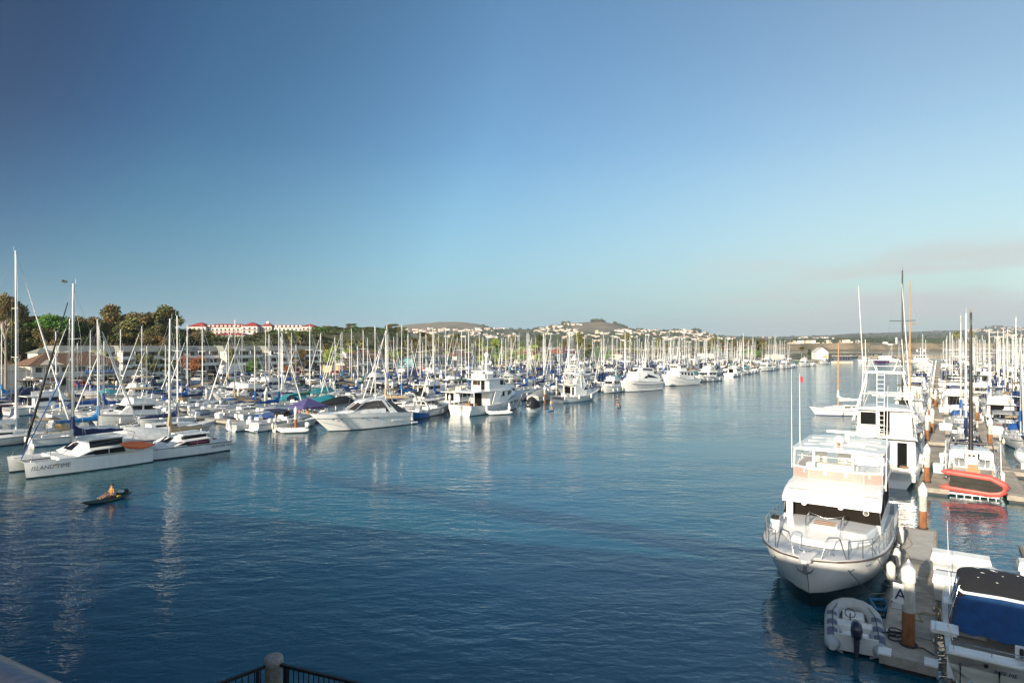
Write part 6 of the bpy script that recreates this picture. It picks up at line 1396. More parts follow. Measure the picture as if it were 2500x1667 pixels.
# ================= trawler with the red inflatable across its stern =================
def aft_cabin():
    L, B = 10.6, 3.3; t = thing('aft_cabin_trawler', 'white trawler with teak trimmed aft cabin and black mast, behind the red inflatable', 'motorboat', ST(51.7+L/2, -1.95), UA)
    h = Hull(L, B, 1.0, 1.7, tw=.8, pm=.45, e=2.1, ov=1.0, flare=.85, draft=.4, n=22, dip=.1); h.build(t, gel, deckm, boot)
    m = M().mat(teak, True); h.rub(m, .035, -.05); m.build('rub_rail', t); X0 = -L/2
    st = [((X0+.9, X0+1.0), 1.2, 1.1, 1.0, 1.75), (X0+3.6, 1.3, 1.2, 1.0, 1.8)]
    m = M().mat(gel, False); house(m, st, .06, .04); cb = m.build('aft_cabin', t)
    m = M().mat(teak); m.plate([(X0+.93, 1.15, 1.30), (X0+.93, -1.15, 1.30), (X0+.99, -1.1, 1.68), (X0+.99, 1.1, 1.68)], .02); m.plate([(X0+.90, .3, 1.05), (X0+.90, -.3, 1.05), (X0+.97, -.3, 1.95), (X0+.97, .3, 1.95)], .03); m.build('teak_trim', cb)
    m = M().mat(glass)
    for y0, y1 in ((1.05, .4), (.2, -.2), (-.4, -1.05)): m.plate([(X0+.925, y0, 1.36), (X0+.925, y1, 1.36), (X0+.975, y1, 1.64), (X0+.975, y0, 1.64)], .035)
    sidewin(m, st, X0+1.3, X0+3.2, .4, .8, .02); m.build('window', cb)
    s2 = [(X0+3.6, 1.35, 1.25, 1.1, 2.5), (X0+6.2, 1.3, 1.15, 1.2, 2.5), ((X0+6.9, X0+6.4), 1.0, .9, 1.3, 2.45)]
    m = M().mat(gel, False); house(m, s2, .06, .04); house(m, [(X0+6.6, .9, .7, 1.5, 1.95), (X0+8.6, .5, .3, 1.55, 1.8)], .05, .03); c2_ = m.build('cabin', t)
    m = M().mat(glass); sidewin(m, s2[:2], X0+4.0, X0+5.9, .45, .85, .02); m.plate([(X0+3.58, 1.0, 1.9), (X0+3.58, -1.0, 1.9), (X0+3.58, -1.0, 2.35), (X0+3.58, 1.0, 2.35)], .02); m.build('window', c2_)
    m = M().mat(conep, False)
    for y in (.75, -.75): m.bev(X0+2.2, y-.32, 2.15, X0+2.75, y+.32, 2.30, .05); m.bev(X0+2.15, y-.32, 2.30, X0+2.30, y+.32, 2.75, .04)
    m.mat(steel, True)
    for y in (.75, -.75): m.tube([(X0+2.5, y, 1.8), (X0+2.5, y, 2.15)], .05, 6)
    m.build('deck_seat', t)
    m = M().mat(gel, False); m.bev(X0+2.9, -.35, 1.83, X0+3.3, .35, 2.5); m.mat(glass); m.box(X0+2.88, -.2, 2.2, X0+2.899, -.04, 2.34); m.box(X0+2.88, .04, 2.2, X0+2.899, .2, 2.34); m.build('helm_console', t)
    m = M().mat(blacks, True); m.tube([(X0+4.0, 0, 1.8), (X0+4.1, 0, 4.2), (X0+4.0, 0, 12.5)], [.17, .13, .07], 8); m.box(X0+3.85, -.05, 12.5, X0+4.15, .05, 12.8); m.build('mast', t)
    m = M().mat(blacks, True); m.tube([(X0+4.05, 1.25, 3.0), (X0+4.05, -1.25, 3.0)], .09, 6); m.tube([(X0+4.05, 1.25, 3.0), (X0+4.05, 1.3, 2.5)], .04, 5); m.tube([(X0+4.05, -1.25, 3.0), (X0+4.05, -1.3, 2.5)], .04, 5); m.build('crossbar', t)
    m = M().mat(wire); 
    for sd_ in (1, -1): m.tube([(X0+3.6, sd_*1.5, 1.3), (X0+4, 0, 12.2)], .01, 3, False); m.tube([(X0+.2, sd_*1.0, 1.1), (X0+4, 0, 12.2)], .01, 3, False)
    m.build('rigging', t)
    m = h.rail(.06, .5, .75, 1.3, .018, close=False); h.rail(.5, .985, .7, 1.2, .018, m=m); m.build('guard_rail', t)
    m = M().mat(whites, True)
    for y in (1.5, -1.5): m.tube([(X0+.3, y, 1.0), (X0+1.5, y*1.02, 3.4)], .03, 6)
    m.build('davit', t)
    m = M().mat(gel, False); m.box(X0-.75, -B*.40, .12, X0+.05, B*.40, .22)
    for k in range(6): m.box(X0-.70, -B*.36+.42*k, -.15, X0-.62, -B*.36+.42*k+.05, .12)
    m.build('swim_platform', t)
    m = M().mat(fend, True); fender(m, X0+3.5, -1.75, .8, .17, .8); m.build('fender', t)
    m = M().mat(bluep, True); m.build('x', t) if False else None
    # the inflatable, standing on its side across the transom, bottom towards the camera
    r = thing('red_inflatable', 'red inflatable tipped on its side across the trawler\'s stern, grey floor showing', 'dinghy', (0, 0, 0), UA)
    c = ST(50.75, -1.95, .98); r.location = c; r.rotation_euler = (rad(4), 0, UA)
    R = .22; Ld, Wd = 3.7, 1.45; m = M().mat(mat('red_hypalon', (.58, .09, .07), .5), True)
    # local: y = -length (bow to the right), z = width
    def P(a, b, dx=0): return (dx, -a, b)
    w = Wd/2-R; path = [P(-Ld/2, w), P(-Ld/2+.35, w), P(Ld*.22, w), P(Ld*.40, w*.45), P(Ld*.46, 0), P(Ld*.44, -w*.4), P(Ld*.36, -w*.8), P(Ld*.22, -w), P(-Ld/2+.35, -w), P(-Ld/2, -w)]
    m.tube(path, [.05, R, R, R, R, R, R, R, R, .05], 12); m.build('tube', r)
    m = M().mat(mat('dark_grey_floor', (.045, .042, .036), .8, spec=.1, var=.12), False); m.plate([P(-Ld*.36, -w-.02, -.16), P(Ld*.22, -w-.02, -.16), P(Ld*.40, -w*.35, -.14), P(Ld*.40, w*.3, -.14), P(Ld*.22, w+.02, -.16), P(-Ld*.36, w+.02, -.16)], .03)
    m.tube([P(-Ld*.34, 0, -.2), P(Ld*.38, 0, -.19)], .025, 5); m.build('floor', r)
aft_cabin()
# ================= pale grey sailing yacht with dark mast beyond the sportfisher =================
def gull():
    p = XY(157, 44, 14.65); t = thing('gull', 'small dark gull flying beside the nearest catamaran\'s masthead', 'bird', p, rad(200)); m = M().mat(mat('gull_grey', (.12, .12, .12), .8), True); m.tube([(-.22, 0, 0), (-.05, 0, 0), (.12, 0, .02), (.2, 0, .03)], [.02, .06, .05, .02], 8); m.build('body', t)
    for s_ in (1, -1): m = M().mat(MATS['gull_grey']); m.loft([[(-.06, s_*y, z), (.08, s_*y, z)] for y, z in ((.03, .02), (.25, .14), (.5, .06))]); m.loft([[(.08, s_*y, z-.012), (-.06, s_*y, z-.012)] for y, z in ((.03, .02), (.25, .14), (.5, .06))]); m.build('wing', t)
gull()
# ================= trees =================
def leaf_mat(name, a, b, c=None):
    m = bpy.data.materials.new(name); m.use_nodes = True; nt = m.node_tree; L = nt.links.new
    p = nt.nodes['Principled BSDF']; p.inputs['Roughness'].default_value = .7; p.inputs['Specular IOR Level'].default_value = .25
    tc = nd(nt, 'ShaderNodeTexCoord'); n = nd(nt, 'ShaderNodeTexNoise', _Scale=1.1, _Detail=3, _Roughness=.7); L(tc.outputs['Object'], n.inputs[0])
    r = ramp(nt, [(.36, a), (.55, b), (.66, c or b)]); L(n.outputs[0], r.inputs[0])
    oi = nd(nt, 'ShaderNodeObjectInfo'); hs = nd(nt, 'ShaderNodeHueSaturation'); mr = nd(nt, 'ShaderNodeMapRange'); mr.inputs['To Min'].default_value = 1.0; mr.inputs['To Max'].default_value = 1.6
    L(oi.outputs['Random'], mr.inputs[0]); L(mr.outputs[0], hs.inputs['Value']); L(r.outputs[0], hs.inputs['Color']); L(hs.outputs[0], p.inputs['Base Color'])
    MATS[name] = m; return m
LM = {'eucalyptus': leaf_mat('eucalyptus_leaf', (0.065, 0.080, 0.032), (0.123, 0.123, 0.043), (0.217, 0.145, 0.058)), 'red eucalyptus': leaf_mat('reddish_leaf', (.055, .058, .025), (.12, .09, .035), (.17, .085, .035)),
      'pine': leaf_mat('pine_leaf', (0.043, 0.094, 0.022), (0.087, 0.174, 0.029)), 'bright': leaf_mat('bright_leaf', (0.116, 0.189, 0.036), (0.246, 0.304, 0.058), (0.319, 0.319, 0.087)), 'pale': leaf_mat('pale_leaf', (0.189, 0.203, 0.072), (0.377, 0.362, 0.145)),
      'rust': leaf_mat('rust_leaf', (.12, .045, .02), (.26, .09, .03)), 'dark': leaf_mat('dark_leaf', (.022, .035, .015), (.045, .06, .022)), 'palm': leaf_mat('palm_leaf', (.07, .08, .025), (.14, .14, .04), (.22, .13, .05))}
bark = {'pale': mat('pale_bark', (.34, .27, .20), .9, var=.2, vs=3), 'brown': mat('brown_bark', (.14, .09, .06), .9, var=.2, vs=3)}
def tree_proto(kind, shape, seed, leaf, bk='brown', nleaf=2600):
    rr = random.Random(seed); t = thing('tree' if shape != 'palm' else 'palm_tree', '', 'tree' if shape != 'palm' else 'palm tree')
    H = 10.0
    if shape == 'palm':
        m = M().mat(bark['brown'], True); m.tube([(0, 0, -1), (.15, .05, 4), (.1, 0, 8.6)], [.28, .20, .17], 8); m.build('trunk', t)
        m = M().mat(leaf, False)
        for i in range(46):
            a = rr.uniform(0, 6.283); el = rr.uniform(-1.0, 1.35); l = rr.uniform(1.3, 1.9); p = Vector((.1, 0, 8.7)); d = Vector((math.cos(a)*math.cos(el), math.sin(a)*math.cos(el), math.sin(el))); s_ = Vector((-math.sin(a), math.cos(a), 0))
            pts = []
            for k in range(6): pts.append((Vector(p), .04+.34*math.sin(math.pi*min(1, .1+k/5.5)))); p += d*l/5; d.z -= .22; d.normalize()
            for (p0, w0), (p1, w1) in zip(pts, pts[1:]):
                for sg in (1, -1): m.add([p0, p1, p1+s_*sg*w1-Vector((0, 0, w1*.6)), p0+s_*sg*w0-Vector((0, 0, w0*.6))], [(0, 1, 2, 3)])
        m.build('crown', t)
        m = M().mat(bark['pale'], False)
        for i in range(40):
            a = rr.uniform(0, 6.283); z = rr.uniform(7.2, 8.5); m.add([(.1+.15*math.cos(a), .15*math.sin(a), z+.3), (.1+.45*math.cos(a), .45*math.sin(a), z-.7), (.1+.42*math.cos(a+.5), .42*math.sin(a+.5), z-.6)], [(0, 1, 2)])
        m.build('dead_frond', t); return t
    blobs = []
    if shape == 'umbrella':
        for i in range(20): a = rr.uniform(0, 6.283); q = rr.random()**.5*3.4; blobs.append((Vector((q*math.cos(a), q*math.sin(a), 8.6-q*q*.10+rr.uniform(-.3, .3))), rr.uniform(1.1, 1.6), .55))
        zb = 6.5
    elif shape == 'column':
        for i in range(20): z = rr.uniform(2, 9.4); q = rr.random()*(1.3 if z < 7 else .7); a = rr.uniform(0, 6.283); blobs.append((Vector((q*math.cos(a), q*math.sin(a), z)), rr.uniform(.8, 1.2), 1.2))
        zb = 2.5
    elif shape == 'round':
        for i in range(24):
            v = Vector((rr.gauss(0, 1), rr.gauss(0, 1), rr.gauss(0, 1))).normalized()*rr.uniform(.5, 1); blobs.append((Vector((v.x*3.0, v.y*3.0, 6.0+v.z*3.0)), rr.uniform(1.0, 1.5), .85))
        zb = 3.2
    elif shape == 'bush':
        for i in range(16):
            a = rr.uniform(0, 6.283); q = rr.random()**.5*3.2; blobs.append((Vector((q*math.cos(a), q*math.sin(a), rr.uniform(1.2, 7.8-q*q*.35))), rr.uniform(1.5, 2.2), .9))
        zb = 1
    else:  # open: separate leafy masses on limbs
        for i in range(15):
            a = rr.uniform(0, 6.283); z = rr.uniform(4.0, 9.2); q = rr.uniform(.4, 3.1)*(1-.35*max(0, z-7)/2.2); blobs.append((Vector((q*math.cos(a), q*math.sin(a), z)), rr.uniform(.8, 1.45), .75))
        zb = 3.0
    m = M().mat(bark[bk], True); lean = Vector((rr.uniform(-.5, .5), rr.uniform(-.5, .5), 0))
    m.tube([(0, 0, -1), lean*.3+Vector((0, 0, zb*.6)), lean+Vector((0, 0, zb+1.5))], [.32, .24, .14], 7)
    for b, r, q in blobs[::2]:
        s0 = lean*.4+Vector((0, 0, zb*rr.uniform(.5, 1))); mid = s0.lerp(b, .5)+Vector((0, 0, -.3)); m.tube([s0, mid, b], [.14, .09, .04], 5)
    m.build('trunk', t)
    m = M().mat(leaf, False); tot = sum(r*r for _, r, _ in blobs)
    for b, r, q in blobs:
        for i in range(int(nleaf*r*r/tot)):
            v = Vector((rr.gauss(0, 1), rr.gauss(0, 1), rr.gauss(0, 1))).normalized()*r*(rr.random()**.35); v.z *= q; c = b+v*rr.uniform(.85, 1.12)
            s = rr.uniform(.12, .24); n = Vector((rr.gauss(0, 1), rr.gauss(0, 1), rr.gauss(0, .8)+.4)).normalized(); u = n.cross(Vector((rr.random(), rr.random(), rr.random()))).normalized()*s; w = n.cross(u).normalized()*s*.6
            m.add([c-u, c-w, c+u, c+w], [(0, 1, 2, 3)])
    m.build('crown', t); return t
PROT = {}
def proto(key):
    if key not in PROT:
        kind, seed = key
        spec = {'eucalyptus': ('open', 'eucalyptus', 'pale'), 'redtop': ('umbrella', 'red eucalyptus', 'pale'), 'red': ('open', 'red eucalyptus', 'pale'), 'pine': ('umbrella', 'pine', 'brown'), 'bright': ('round', 'bright', 'brown'), 'pale': ('round', 'pale', 'brown'),
                'rust': ('round', 'rust', 'brown'), 'dark': ('round', 'dark', 'brown'), 'palm': ('palm', 'palm', 'brown'), 'column': ('column', 'eucalyptus', 'brown'), 'bush': ('bush', 'dark', 'brown'), 'greenbush': ('bush', 'pine', 'brown')}[kind]
        PROT[key] = [tree_proto(kind, spec[0], seed*7+3, LM[spec[1]], spec[2], 4200 if kind in ('eucalyptus', 'dark', 'red', 'redtop', 'pine') else 3400), False]
    return PROT[key]
trng = random.Random(11)
def tree(x, ytop, Y, w, kind, label=None, group=None, z0=None, seed=None):
    "crown centre column x, top row, distance, crown width in photo pixels"
    p = XY(x, Y); z = ground_z(p) if z0 is None else z0
    if z < 0: z = 1.2
    H = ZC+(HZ-ytop)*Y/F-z; sz = max(.15, H/(9.9 if kind != 'palm' else 10.2)); wm = w*Y/F; sx = wm/{'palm': 3.4, 'column': 3.6, 'pine': 9.0, 'redtop': 9.0, 'bush': 8.5, 'greenbush': 8.5}.get(kind, 8.0)
    e = proto((kind, seed if seed is not None else trng.randrange(3)))
    o = place(e[0], e[1], (p.x, p.y, z), trng.uniform(0, 6.283), label, group, (sx, sx, sz)); e[1] = True
    if not group and 'group' in o.keys() and label: del o['group']
    return o
T = tree
T(14, 706, 118, 95, 'redtop', 'tall reddish eucalyptus with bare lower trunk at the far left edge', seed=1)
T(66, 775, 184, 70, 'dark', 'dark tree between the far left eucalyptus and the flat topped pine', seed=0)
T(345, 775, 209, 80, 'dark', 'dark tree right of the broad olive eucalyptus', seed=2)
T(290, 800, 200, 90, 'eucalyptus', 'olive tree at the foot of the brown crowned tree', seed=2)
T(128, 762, 188, 125, 'pine', 'bright green flat topped pine on the bluff above the brown roofed building', seed=0)
T(182, 775, 192, 60, 'dark', 'dark rounded tree just right of the bright green flat topped pine')
T(268, 747, 205, 118, 'red', 'brown crowned tree, highest on the left bluff', seed=2)
T(315, 765, 204, 150, 'eucalyptus', 'broad olive eucalyptus below the brown crowned tree on the bluff', seed=0)
T(236, 775, 198, 90, 'eucalyptus', 'grey stemmed eucalyptus left of the broad olive one', seed=1)
T(412, 750, 212, 130, 'eucalyptus', 'spiky topped eucalyptus left of the red roofed hotel', seed=2)
T(368, 788, 205, 90, 'eucalyptus', 'olive eucalyptus at the foot of the spiky topped one', seed=0)
T(440, 800, 205, 60, 'dark', 'dark tree between the spiky topped eucalyptus and the palms')
T(120, 800, 182, 90, 'red', 'orange brown tree behind the brown roofed building', seed=0)
T(60, 800, 185, 100, 'dark', 'dark tree behind the left end of the brown roofed building')
T(10, 790, 175, 90, 'dark', 'dark tree at the left edge below the reddish eucalyptus')
T(195, 815, 190, 80, 'dark', 'dark tree above the middle of the brown roof')
T(214, 768, 197, 105, 'red', 'brownish eucalyptus between the flat topped pine and the brown crowned tree', seed=1)
T(345, 761, 208, 125, 'red', 'orange brown eucalyptus left of the spiky topped one', seed=0)
T(40, 778, 180, 95, 'eucalyptus', 'olive eucalyptus behind the far left tree trunk', seed=2)
T(475, 799, 235, 26, 'palm', 'leftmost palm below the red roofed hotel'); T(497, 808, 240, 24, 'palm', 'second palm from the left below the red roofed hotel')
T(517, 805, 240, 24, 'palm', 'third palm from the left below the red roofed hotel'); T(508, 824, 232, 26, 'palm', 'short palm among the group below the red roofed hotel')
T(710, 803, 190, 24, 'palm', 'tallest palm, standing alone in front of the grey roofed hotel')
T(733, 808, 262, 26, 'palm', 'palm with a dark trunk right behind the tallest palm'); T(750, 806, 265, 24, 'palm', 'rightmost palm of the pair behind the grey roofed hotel')
T(855, 826, 262, 30, 'palm', 'orange tinged palm behind the second brown roof'); T(884, 826, 270, 28, 'palm', 'palm right of the orange tinged one behind the second brown roof')
T(828, 838, 250, 24, 'palm', 'low palm behind the bright green round tree')
T(248, 846, 150, 92, 'pale', 'pale yellow green round tree right of the brown roofed building', seed=0)
T(352, 862, 152, 70, 'eucalyptus', 'low spreading olive tree between the brown roof and the rust red tree', seed=1)
T(470, 862, 168, 74, 'rust', 'rust red round tree in front of the grey roofed hotel', seed=1)
T(620, 864, 185, 50, 'greenbush', 'green leafy tree before the middle of the grey roofed hotel', seed=1)
T(565, 850, 195, 34, 'eucalyptus', 'slim olive tree in front of the hotel\'s left half', seed=2)
T(738, 850, 182, 62, 'red', 'tall orange green eucalyptus before the right end of the hotel', seed=1)
T(698, 886, 175, 20, 'rust', 'small reddish bush beside the orange green eucalyptus', seed=2)
T(812, 838, 205, 62, 'bright', 'bright yellow green round tree at the right end of the grey roofed hotel', seed=0)
T(846, 845, 228, 32, 'bright', 'smaller bright green tree touching the round one', seed=1)
T(955, 848, 245, 54, 'bright', 'bright green tree behind the second brown roof\'s right end', seed=2)
T(917, 852, 250, 34, 'greenbush', 'dark green bushy tree above the second brown roof', seed=0)
T(1250, 850, 320, 52, 'bright', 'bright green tree near the shore, left of the red roofs', seed=1)
T(1210, 862, 300, 40, 'bright', 'low yellow green tree left of the bright green one', seed=2)
T(1300, 836, 335, 60, 'bright', 'yellowish green tree beside the white shade sails', seed=0)
T(1324, 808, 400, 42, 'dark', 'tall dark dense tree left of the red roofs', seed=1)
T(1414, 811, 385, 27, 'column', 'narrow columnar poplar behind the red roofs', seed=0)
T(1531, 812, 430, 34, 'eucalyptus', 'slim open crowned eucalyptus right of the columnar poplar', seed=2)
T(1606, 824, 440, 26, 'eucalyptus', 'small olive tree right of the slim eucalyptus', seed=0)
T(1384, 828, 380, 40, 'red', 'reddish tree between the dark tree and the columnar poplar', seed=0)
T(1958, 846, 460, 24, 'palm', 'lone palm by the far end of the left marina', z0=1.5)
T(2335, 806, 470, 18, 'palm', 'left palm of the pair beyond the right marina', z0=1.5); T(2372, 804, 460, 18, 'palm', 'right palm of the pair beyond the right marina', z0=1.5)
T(2428, 842, 480, 12, 'palm', 'small palm far beyond the right marina', z0=1.5); T(2478, 844, 480, 12, 'palm', 'small palm at the right edge beyond the right marina', z0=1.5)
# wooded slope and the belt of trees behind the marina
WOOD = 'trees of the wooded bluff and shore belt'
LAB = {'eucalyptus': 'olive eucalyptus', 'red': 'brownish eucalyptus', 'pine': 'green umbrella pine', 'dark': 'dark dense tree', 'greenbush': 'green bushy tree', 'bush': 'dark shrub', 'bright': 'bright green tree'}
def woods(x0, x1, y0, y1, Y0, Y1, n, kinds, wpx, where):
    for i in range(n):
        f = (i+trng.random())/n; x = lerp(x0, x1, f); k = trng.choice(kinds); g = trng.random()
        T(x, lerp(y0, y1, g)+trng.uniform(-3, 3), lerp(Y1, Y0, g), wpx*trng.uniform(.8, 1.35), k, LAB[k]+' '+where, LAB[k]+' trees '+where)
woods(0, 460, 800, 838, 185, 240, 44, ['dark', 'eucalyptus', 'red', 'bush'], 70, 'on the bluff behind the brown roofed building')
woods(0, 470, 782, 812, 200, 250, 30, ['dark', 'eucalyptus', 'dark', 'red'], 84, 'high on the left end of the bluff')
woods(440, 620, 828, 848, 240, 330, 14, ['bush', 'eucalyptus', 'red'], 44, 'on the slope below the red roofed hotel')
woods(600, 820, 808, 846, 260, 430, 34, ['eucalyptus', 'red', 'eucalyptus', 'dark'], 42, 'on the slope above the grey roofed hotel')
woods(640, 800, 800, 812, 430, 520, 10, ['pine', 'pine', 'dark'], 56, 'on the crest right of the red roofed hotel')
woods(770, 900, 792, 806, 480, 620, 14, ['dark', 'pine', 'eucalyptus'], 38, 'on the wooded crest right of the hotel')
woods(850, 990, 790, 806, 520, 640, 16, ['dark', 'greenbush', 'eucalyptus'], 36, 'on the highest part of the wooded crest')
woods(770, 1000, 806, 850, 280, 450, 34, ['eucalyptus', 'dark', 'red', 'greenbush'], 36, 'behind the second brown roofed building')
woods(985, 1130, 808, 846, 290, 420, 18, ['eucalyptus', 'red', 'eucalyptus'], 38, 'left of the bare brown hill')
woods(1120, 1340, 822, 856, 320, 460, 24, ['eucalyptus', 'greenbush', 'red', 'bright'], 34, 'under the hillside houses')
woods(1000, 1340, 846, 866, 270, 320, 22, ['greenbush', 'eucalyptus', 'bright'], 28, 'behind the shore buildings mid marina')
woods(1340, 1640, 836, 860, 370, 470, 26, ['eucalyptus', 'greenbush', 'red', 'bright'], 28, 'behind the red tile roofs')
woods(1630, 1745, 838, 858, 470, 560, 14, ['eucalyptus', 'red', 'greenbush'], 24, 'left of the far dark grove')
woods(1735, 1870, 818, 834, 500, 600, 16, ['dark', 'eucalyptus', 'red'], 30, 'in the far dark grove')
woods(1740, 1868, 838, 860, 480, 520, 12, ['eucalyptus', 'greenbush'], 24, 'at the foot of the far dark grove')
woods(1965, 2010, 848, 856, 470, 520, 4, ['greenbush', 'dark'], 16, 'beside the white gabled shed')
def under():
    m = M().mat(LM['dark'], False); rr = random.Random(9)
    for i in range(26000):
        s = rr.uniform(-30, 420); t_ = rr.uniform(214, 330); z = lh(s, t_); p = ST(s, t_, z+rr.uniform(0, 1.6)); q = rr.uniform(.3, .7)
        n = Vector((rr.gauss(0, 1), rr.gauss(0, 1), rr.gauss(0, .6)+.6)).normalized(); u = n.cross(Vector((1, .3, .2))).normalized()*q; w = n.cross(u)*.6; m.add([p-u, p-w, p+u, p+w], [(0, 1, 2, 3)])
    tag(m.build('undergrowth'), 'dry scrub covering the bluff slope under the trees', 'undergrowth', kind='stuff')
under()
# ================= buildings =================
shing = mat('brown_shingle_roof', (.17, .095, .06), .9, var=.18, vs=3, bump=.5, bs=12); redroof = mat('red_tile_roof', (.34, .045, .04), .7, var=.12, vs=.5, bump=.3, bs=3); tile = mat('terracotta_roof', (.24, .085, .05), .8, var=.15, vs=1)
wwall = mat('pale_wall', (.55, .53, .48), .85, var=.06, vs=.3); tanw = mat('tan_wall', (.55, .33, .18), .85); creamw = mat('cream_wall', (.60, .54, .44), .85); grayroof = mat('grey_green_roof', (.20, .21, .19), .85, var=.08, vs=1, bump=.2, bs=8); wing = mat('building_glass', (.03, .035, .04), .15)
def hip(m, x0, y0, x1, y1, z, h, e=.6, mt=None, run=None):
    m.mat(mt, False); r = run if run is not None else (y1-y0)/2
    m.add([(x0-e, y0-e, z), (x1+e, y0-e, z), (x1+e, y1+e, z), (x0-e, y1+e, z), (x0+r, (y0+y1)/2, z+h), (x1-r, (y0+y1)/2, z+h)], [(0, 1, 5, 4), (1, 2, 5), (2, 3, 4, 5), (3, 0, 4), (0, 3, 2, 1)])
def windows(t, x0, x1, y, z0, z1, n, gapf=.35, mt=None, name='window', d=.06):
    w = (x1-x0)/n
    for i in range(n):
        m = M().mat(mt or wing, False); m.box(x0+w*(i+gapf/2), y-d, z0, x0+w*(i+1-gapf/2), y+.03, z1); m.build(name, t)
def bld(label, s, t_, name='building', rz=0): return thing(name, label, 'building', ST(s, t_, LZ), UA+rz)
# local frame of a building: x along the quay (away from camera), y inland; the water front is y=0
def harbour(label, s, t_, L_, D_, sign, signx, roofm, gable=None):
    b = bld(label, s, t_, 'harbour_building')
    m = M().mat(wwall, False); m.box(0, 0, 0, L_, D_, 6.0-LZ); m.build('wall', b)
    m = M(); hip(m, 0, 0, L_, D_, 4.62, 2.7, 1.0, roofm, D_*.42); m.build('roof', b)
    m = M().mat(wwall, False); m.box(-1, -2.4, 2.1, L_+5, -.01, 2.35); m.box(-1, -2.42, 2.36, L_+5, -2.34, 3.25); m.box(L_+4.92, -2.34, 2.36, L_+5, 0, 3.25)
    for i in range(int((L_+6)/2.6)): m.box(-1+2.6*i, -2.48, 0, -.82+2.6*i, -2.43, 4.6 if i*2.6 < L_+1 else 3.5)
    m.build('balcony', b)
    windows(b, .5, L_-.5, 0, 2.5, 4.2, int(L_/1.6), .22); windows(b, 1, L_-1, 0, .2, 1.8, int(L_/3), .5, mat('dark_door', (.05, .045, .04), .6), 'door')
    if sign:
        m = M().mat(bluep, True); m.tube([(signx, -2.62, 3.05), (signx+5.6, -2.62, 3.05)], .42, 14); sg = m.build('sign', b)
        text_obj(sign, .52, mat('white_print', (.7, .7, .68), .8), sg, (signx+2.8, -3.06, 2.86), (rad(90), 0, 0))
    return b
hb1 = harbour('brown shingle roofed two storey harbour building with a long balcony and blue banner, left', 49, 158, 17, 9, 'EAST MARINA OFFICES', 9.0, shing)
m = M(); m.mat(wwall); m.box(-6, 1, 0, -.01, 8, 3.6); hip(m, -6, 1, -.02, 8, 3.6, 1.2, .4, grayroof, 2); hip(m, 1.5, -.6, 5.5, 4.5, 4.75, 1.3, .3, mat('cream_roof', (.5, .45, .36), .9), 2); m.build('side_wing', hb1)
hb2 = harbour('smaller brown roofed harbour building with blue awning and tan end wall', 141, 163, 17, 11, None, 0, shing)
m = M().mat(tanw, False); m.box(-6, .2, 0, -.01, 9, 2.3); m.mat(bluep); m.box(8, -3.0, 3.5, 13, -2.2, 4.3); m.mat(wwall); m.add([(-.02, 0, 4.6), (-.02, 11, 4.6), (-.02, 5.5, 7.2), (-.6, 0, 4.6), (-.6, 11, 4.6), (-.6, 5.5, 7.2)], [(0, 1, 2), (5, 4, 3), (0, 2, 5, 3), (2, 1, 4, 5)]); m.build('gable_wing', hb2)
def hotel():
    b = bld('long three storey hotel with grey green roof and white balconies, behind the left marina', 68, 196, 'hotel'); rr = random.Random(8)
    segs = [(0, 14, 3), (14, 31, 0), (31, 46, 4), (46, 55, 0), (55, 63, 5), (63, 75, 1), (75, 88, 4)]
    for i, (a, c, o) in enumerate(segs):
        m = M().mat((wwall, creamw)[i % 2], False); m.box(a, o, 0, c-.01, o+13, 7.3); w = m.build('wall', b)
        m = M().mat(grayroof, False); m.loft([[(a-.3, o-.9, 7.2), (c+.28, o-.9, 7.2), (c+.28, o+13.3, 7.2), (a-.3, o+13.3, 7.2)], [(a+.5, o+2.2, 9.0), (c-.5, o+2.2, 9.0), (c-.5, o+12.0, 9.0), (a+.5, o+12.0, 9.0)]], closed=True, smooth=False); m.build('roof', b)
        n = max(2, int((c-a)/3.4)); wd = (c-a)/n
        for fl in range(3):
            z = .2+2.4*fl
            for k in range(n):
                m = M().mat(wing, False); m.box(a+wd*k+.5, o-.05, z+.1, a+wd*k+wd-.6, o+.02, z+2.0); m.build('window', b)
            if fl or i % 2:
                m = M().mat(gel, False); m.box(a+.2, o-1.2, z-.12, c-.2, o-.06, z+.0); m.box(a+.2, o-1.25, z, c-.2, o-1.18, z+.85)
                for k in range(n+1): m.box(min(c-.32, a+.2+wd*k), o-1.16, z-.1, min(c-.2, a+.32+wd*k), o-.07, z+2.2)
                m.build('balcony', b)
hotel()
def villa():
    b = bld('low white house with cream gable beside the hotel\'s left end', 59, 186, 'house'); m = M().mat(creamw, False); m.box(0, 0, 0, 3.6, 7, 7.0); m.box(7, 1, 0, 11, 8, 6.6); m.build('wall', b); m = M(); hip(m, 0, 0, 3.6, 7, 7.0, 1.4, .5, grayroof, 1.7); hip(m, 7, 1, 11, 8, 6.6, 1.4, .5, grayroof, 1.9); m.build('roof', b); windows(b, .4, 3.2, 0, 4, 5.6, 2)
villa()
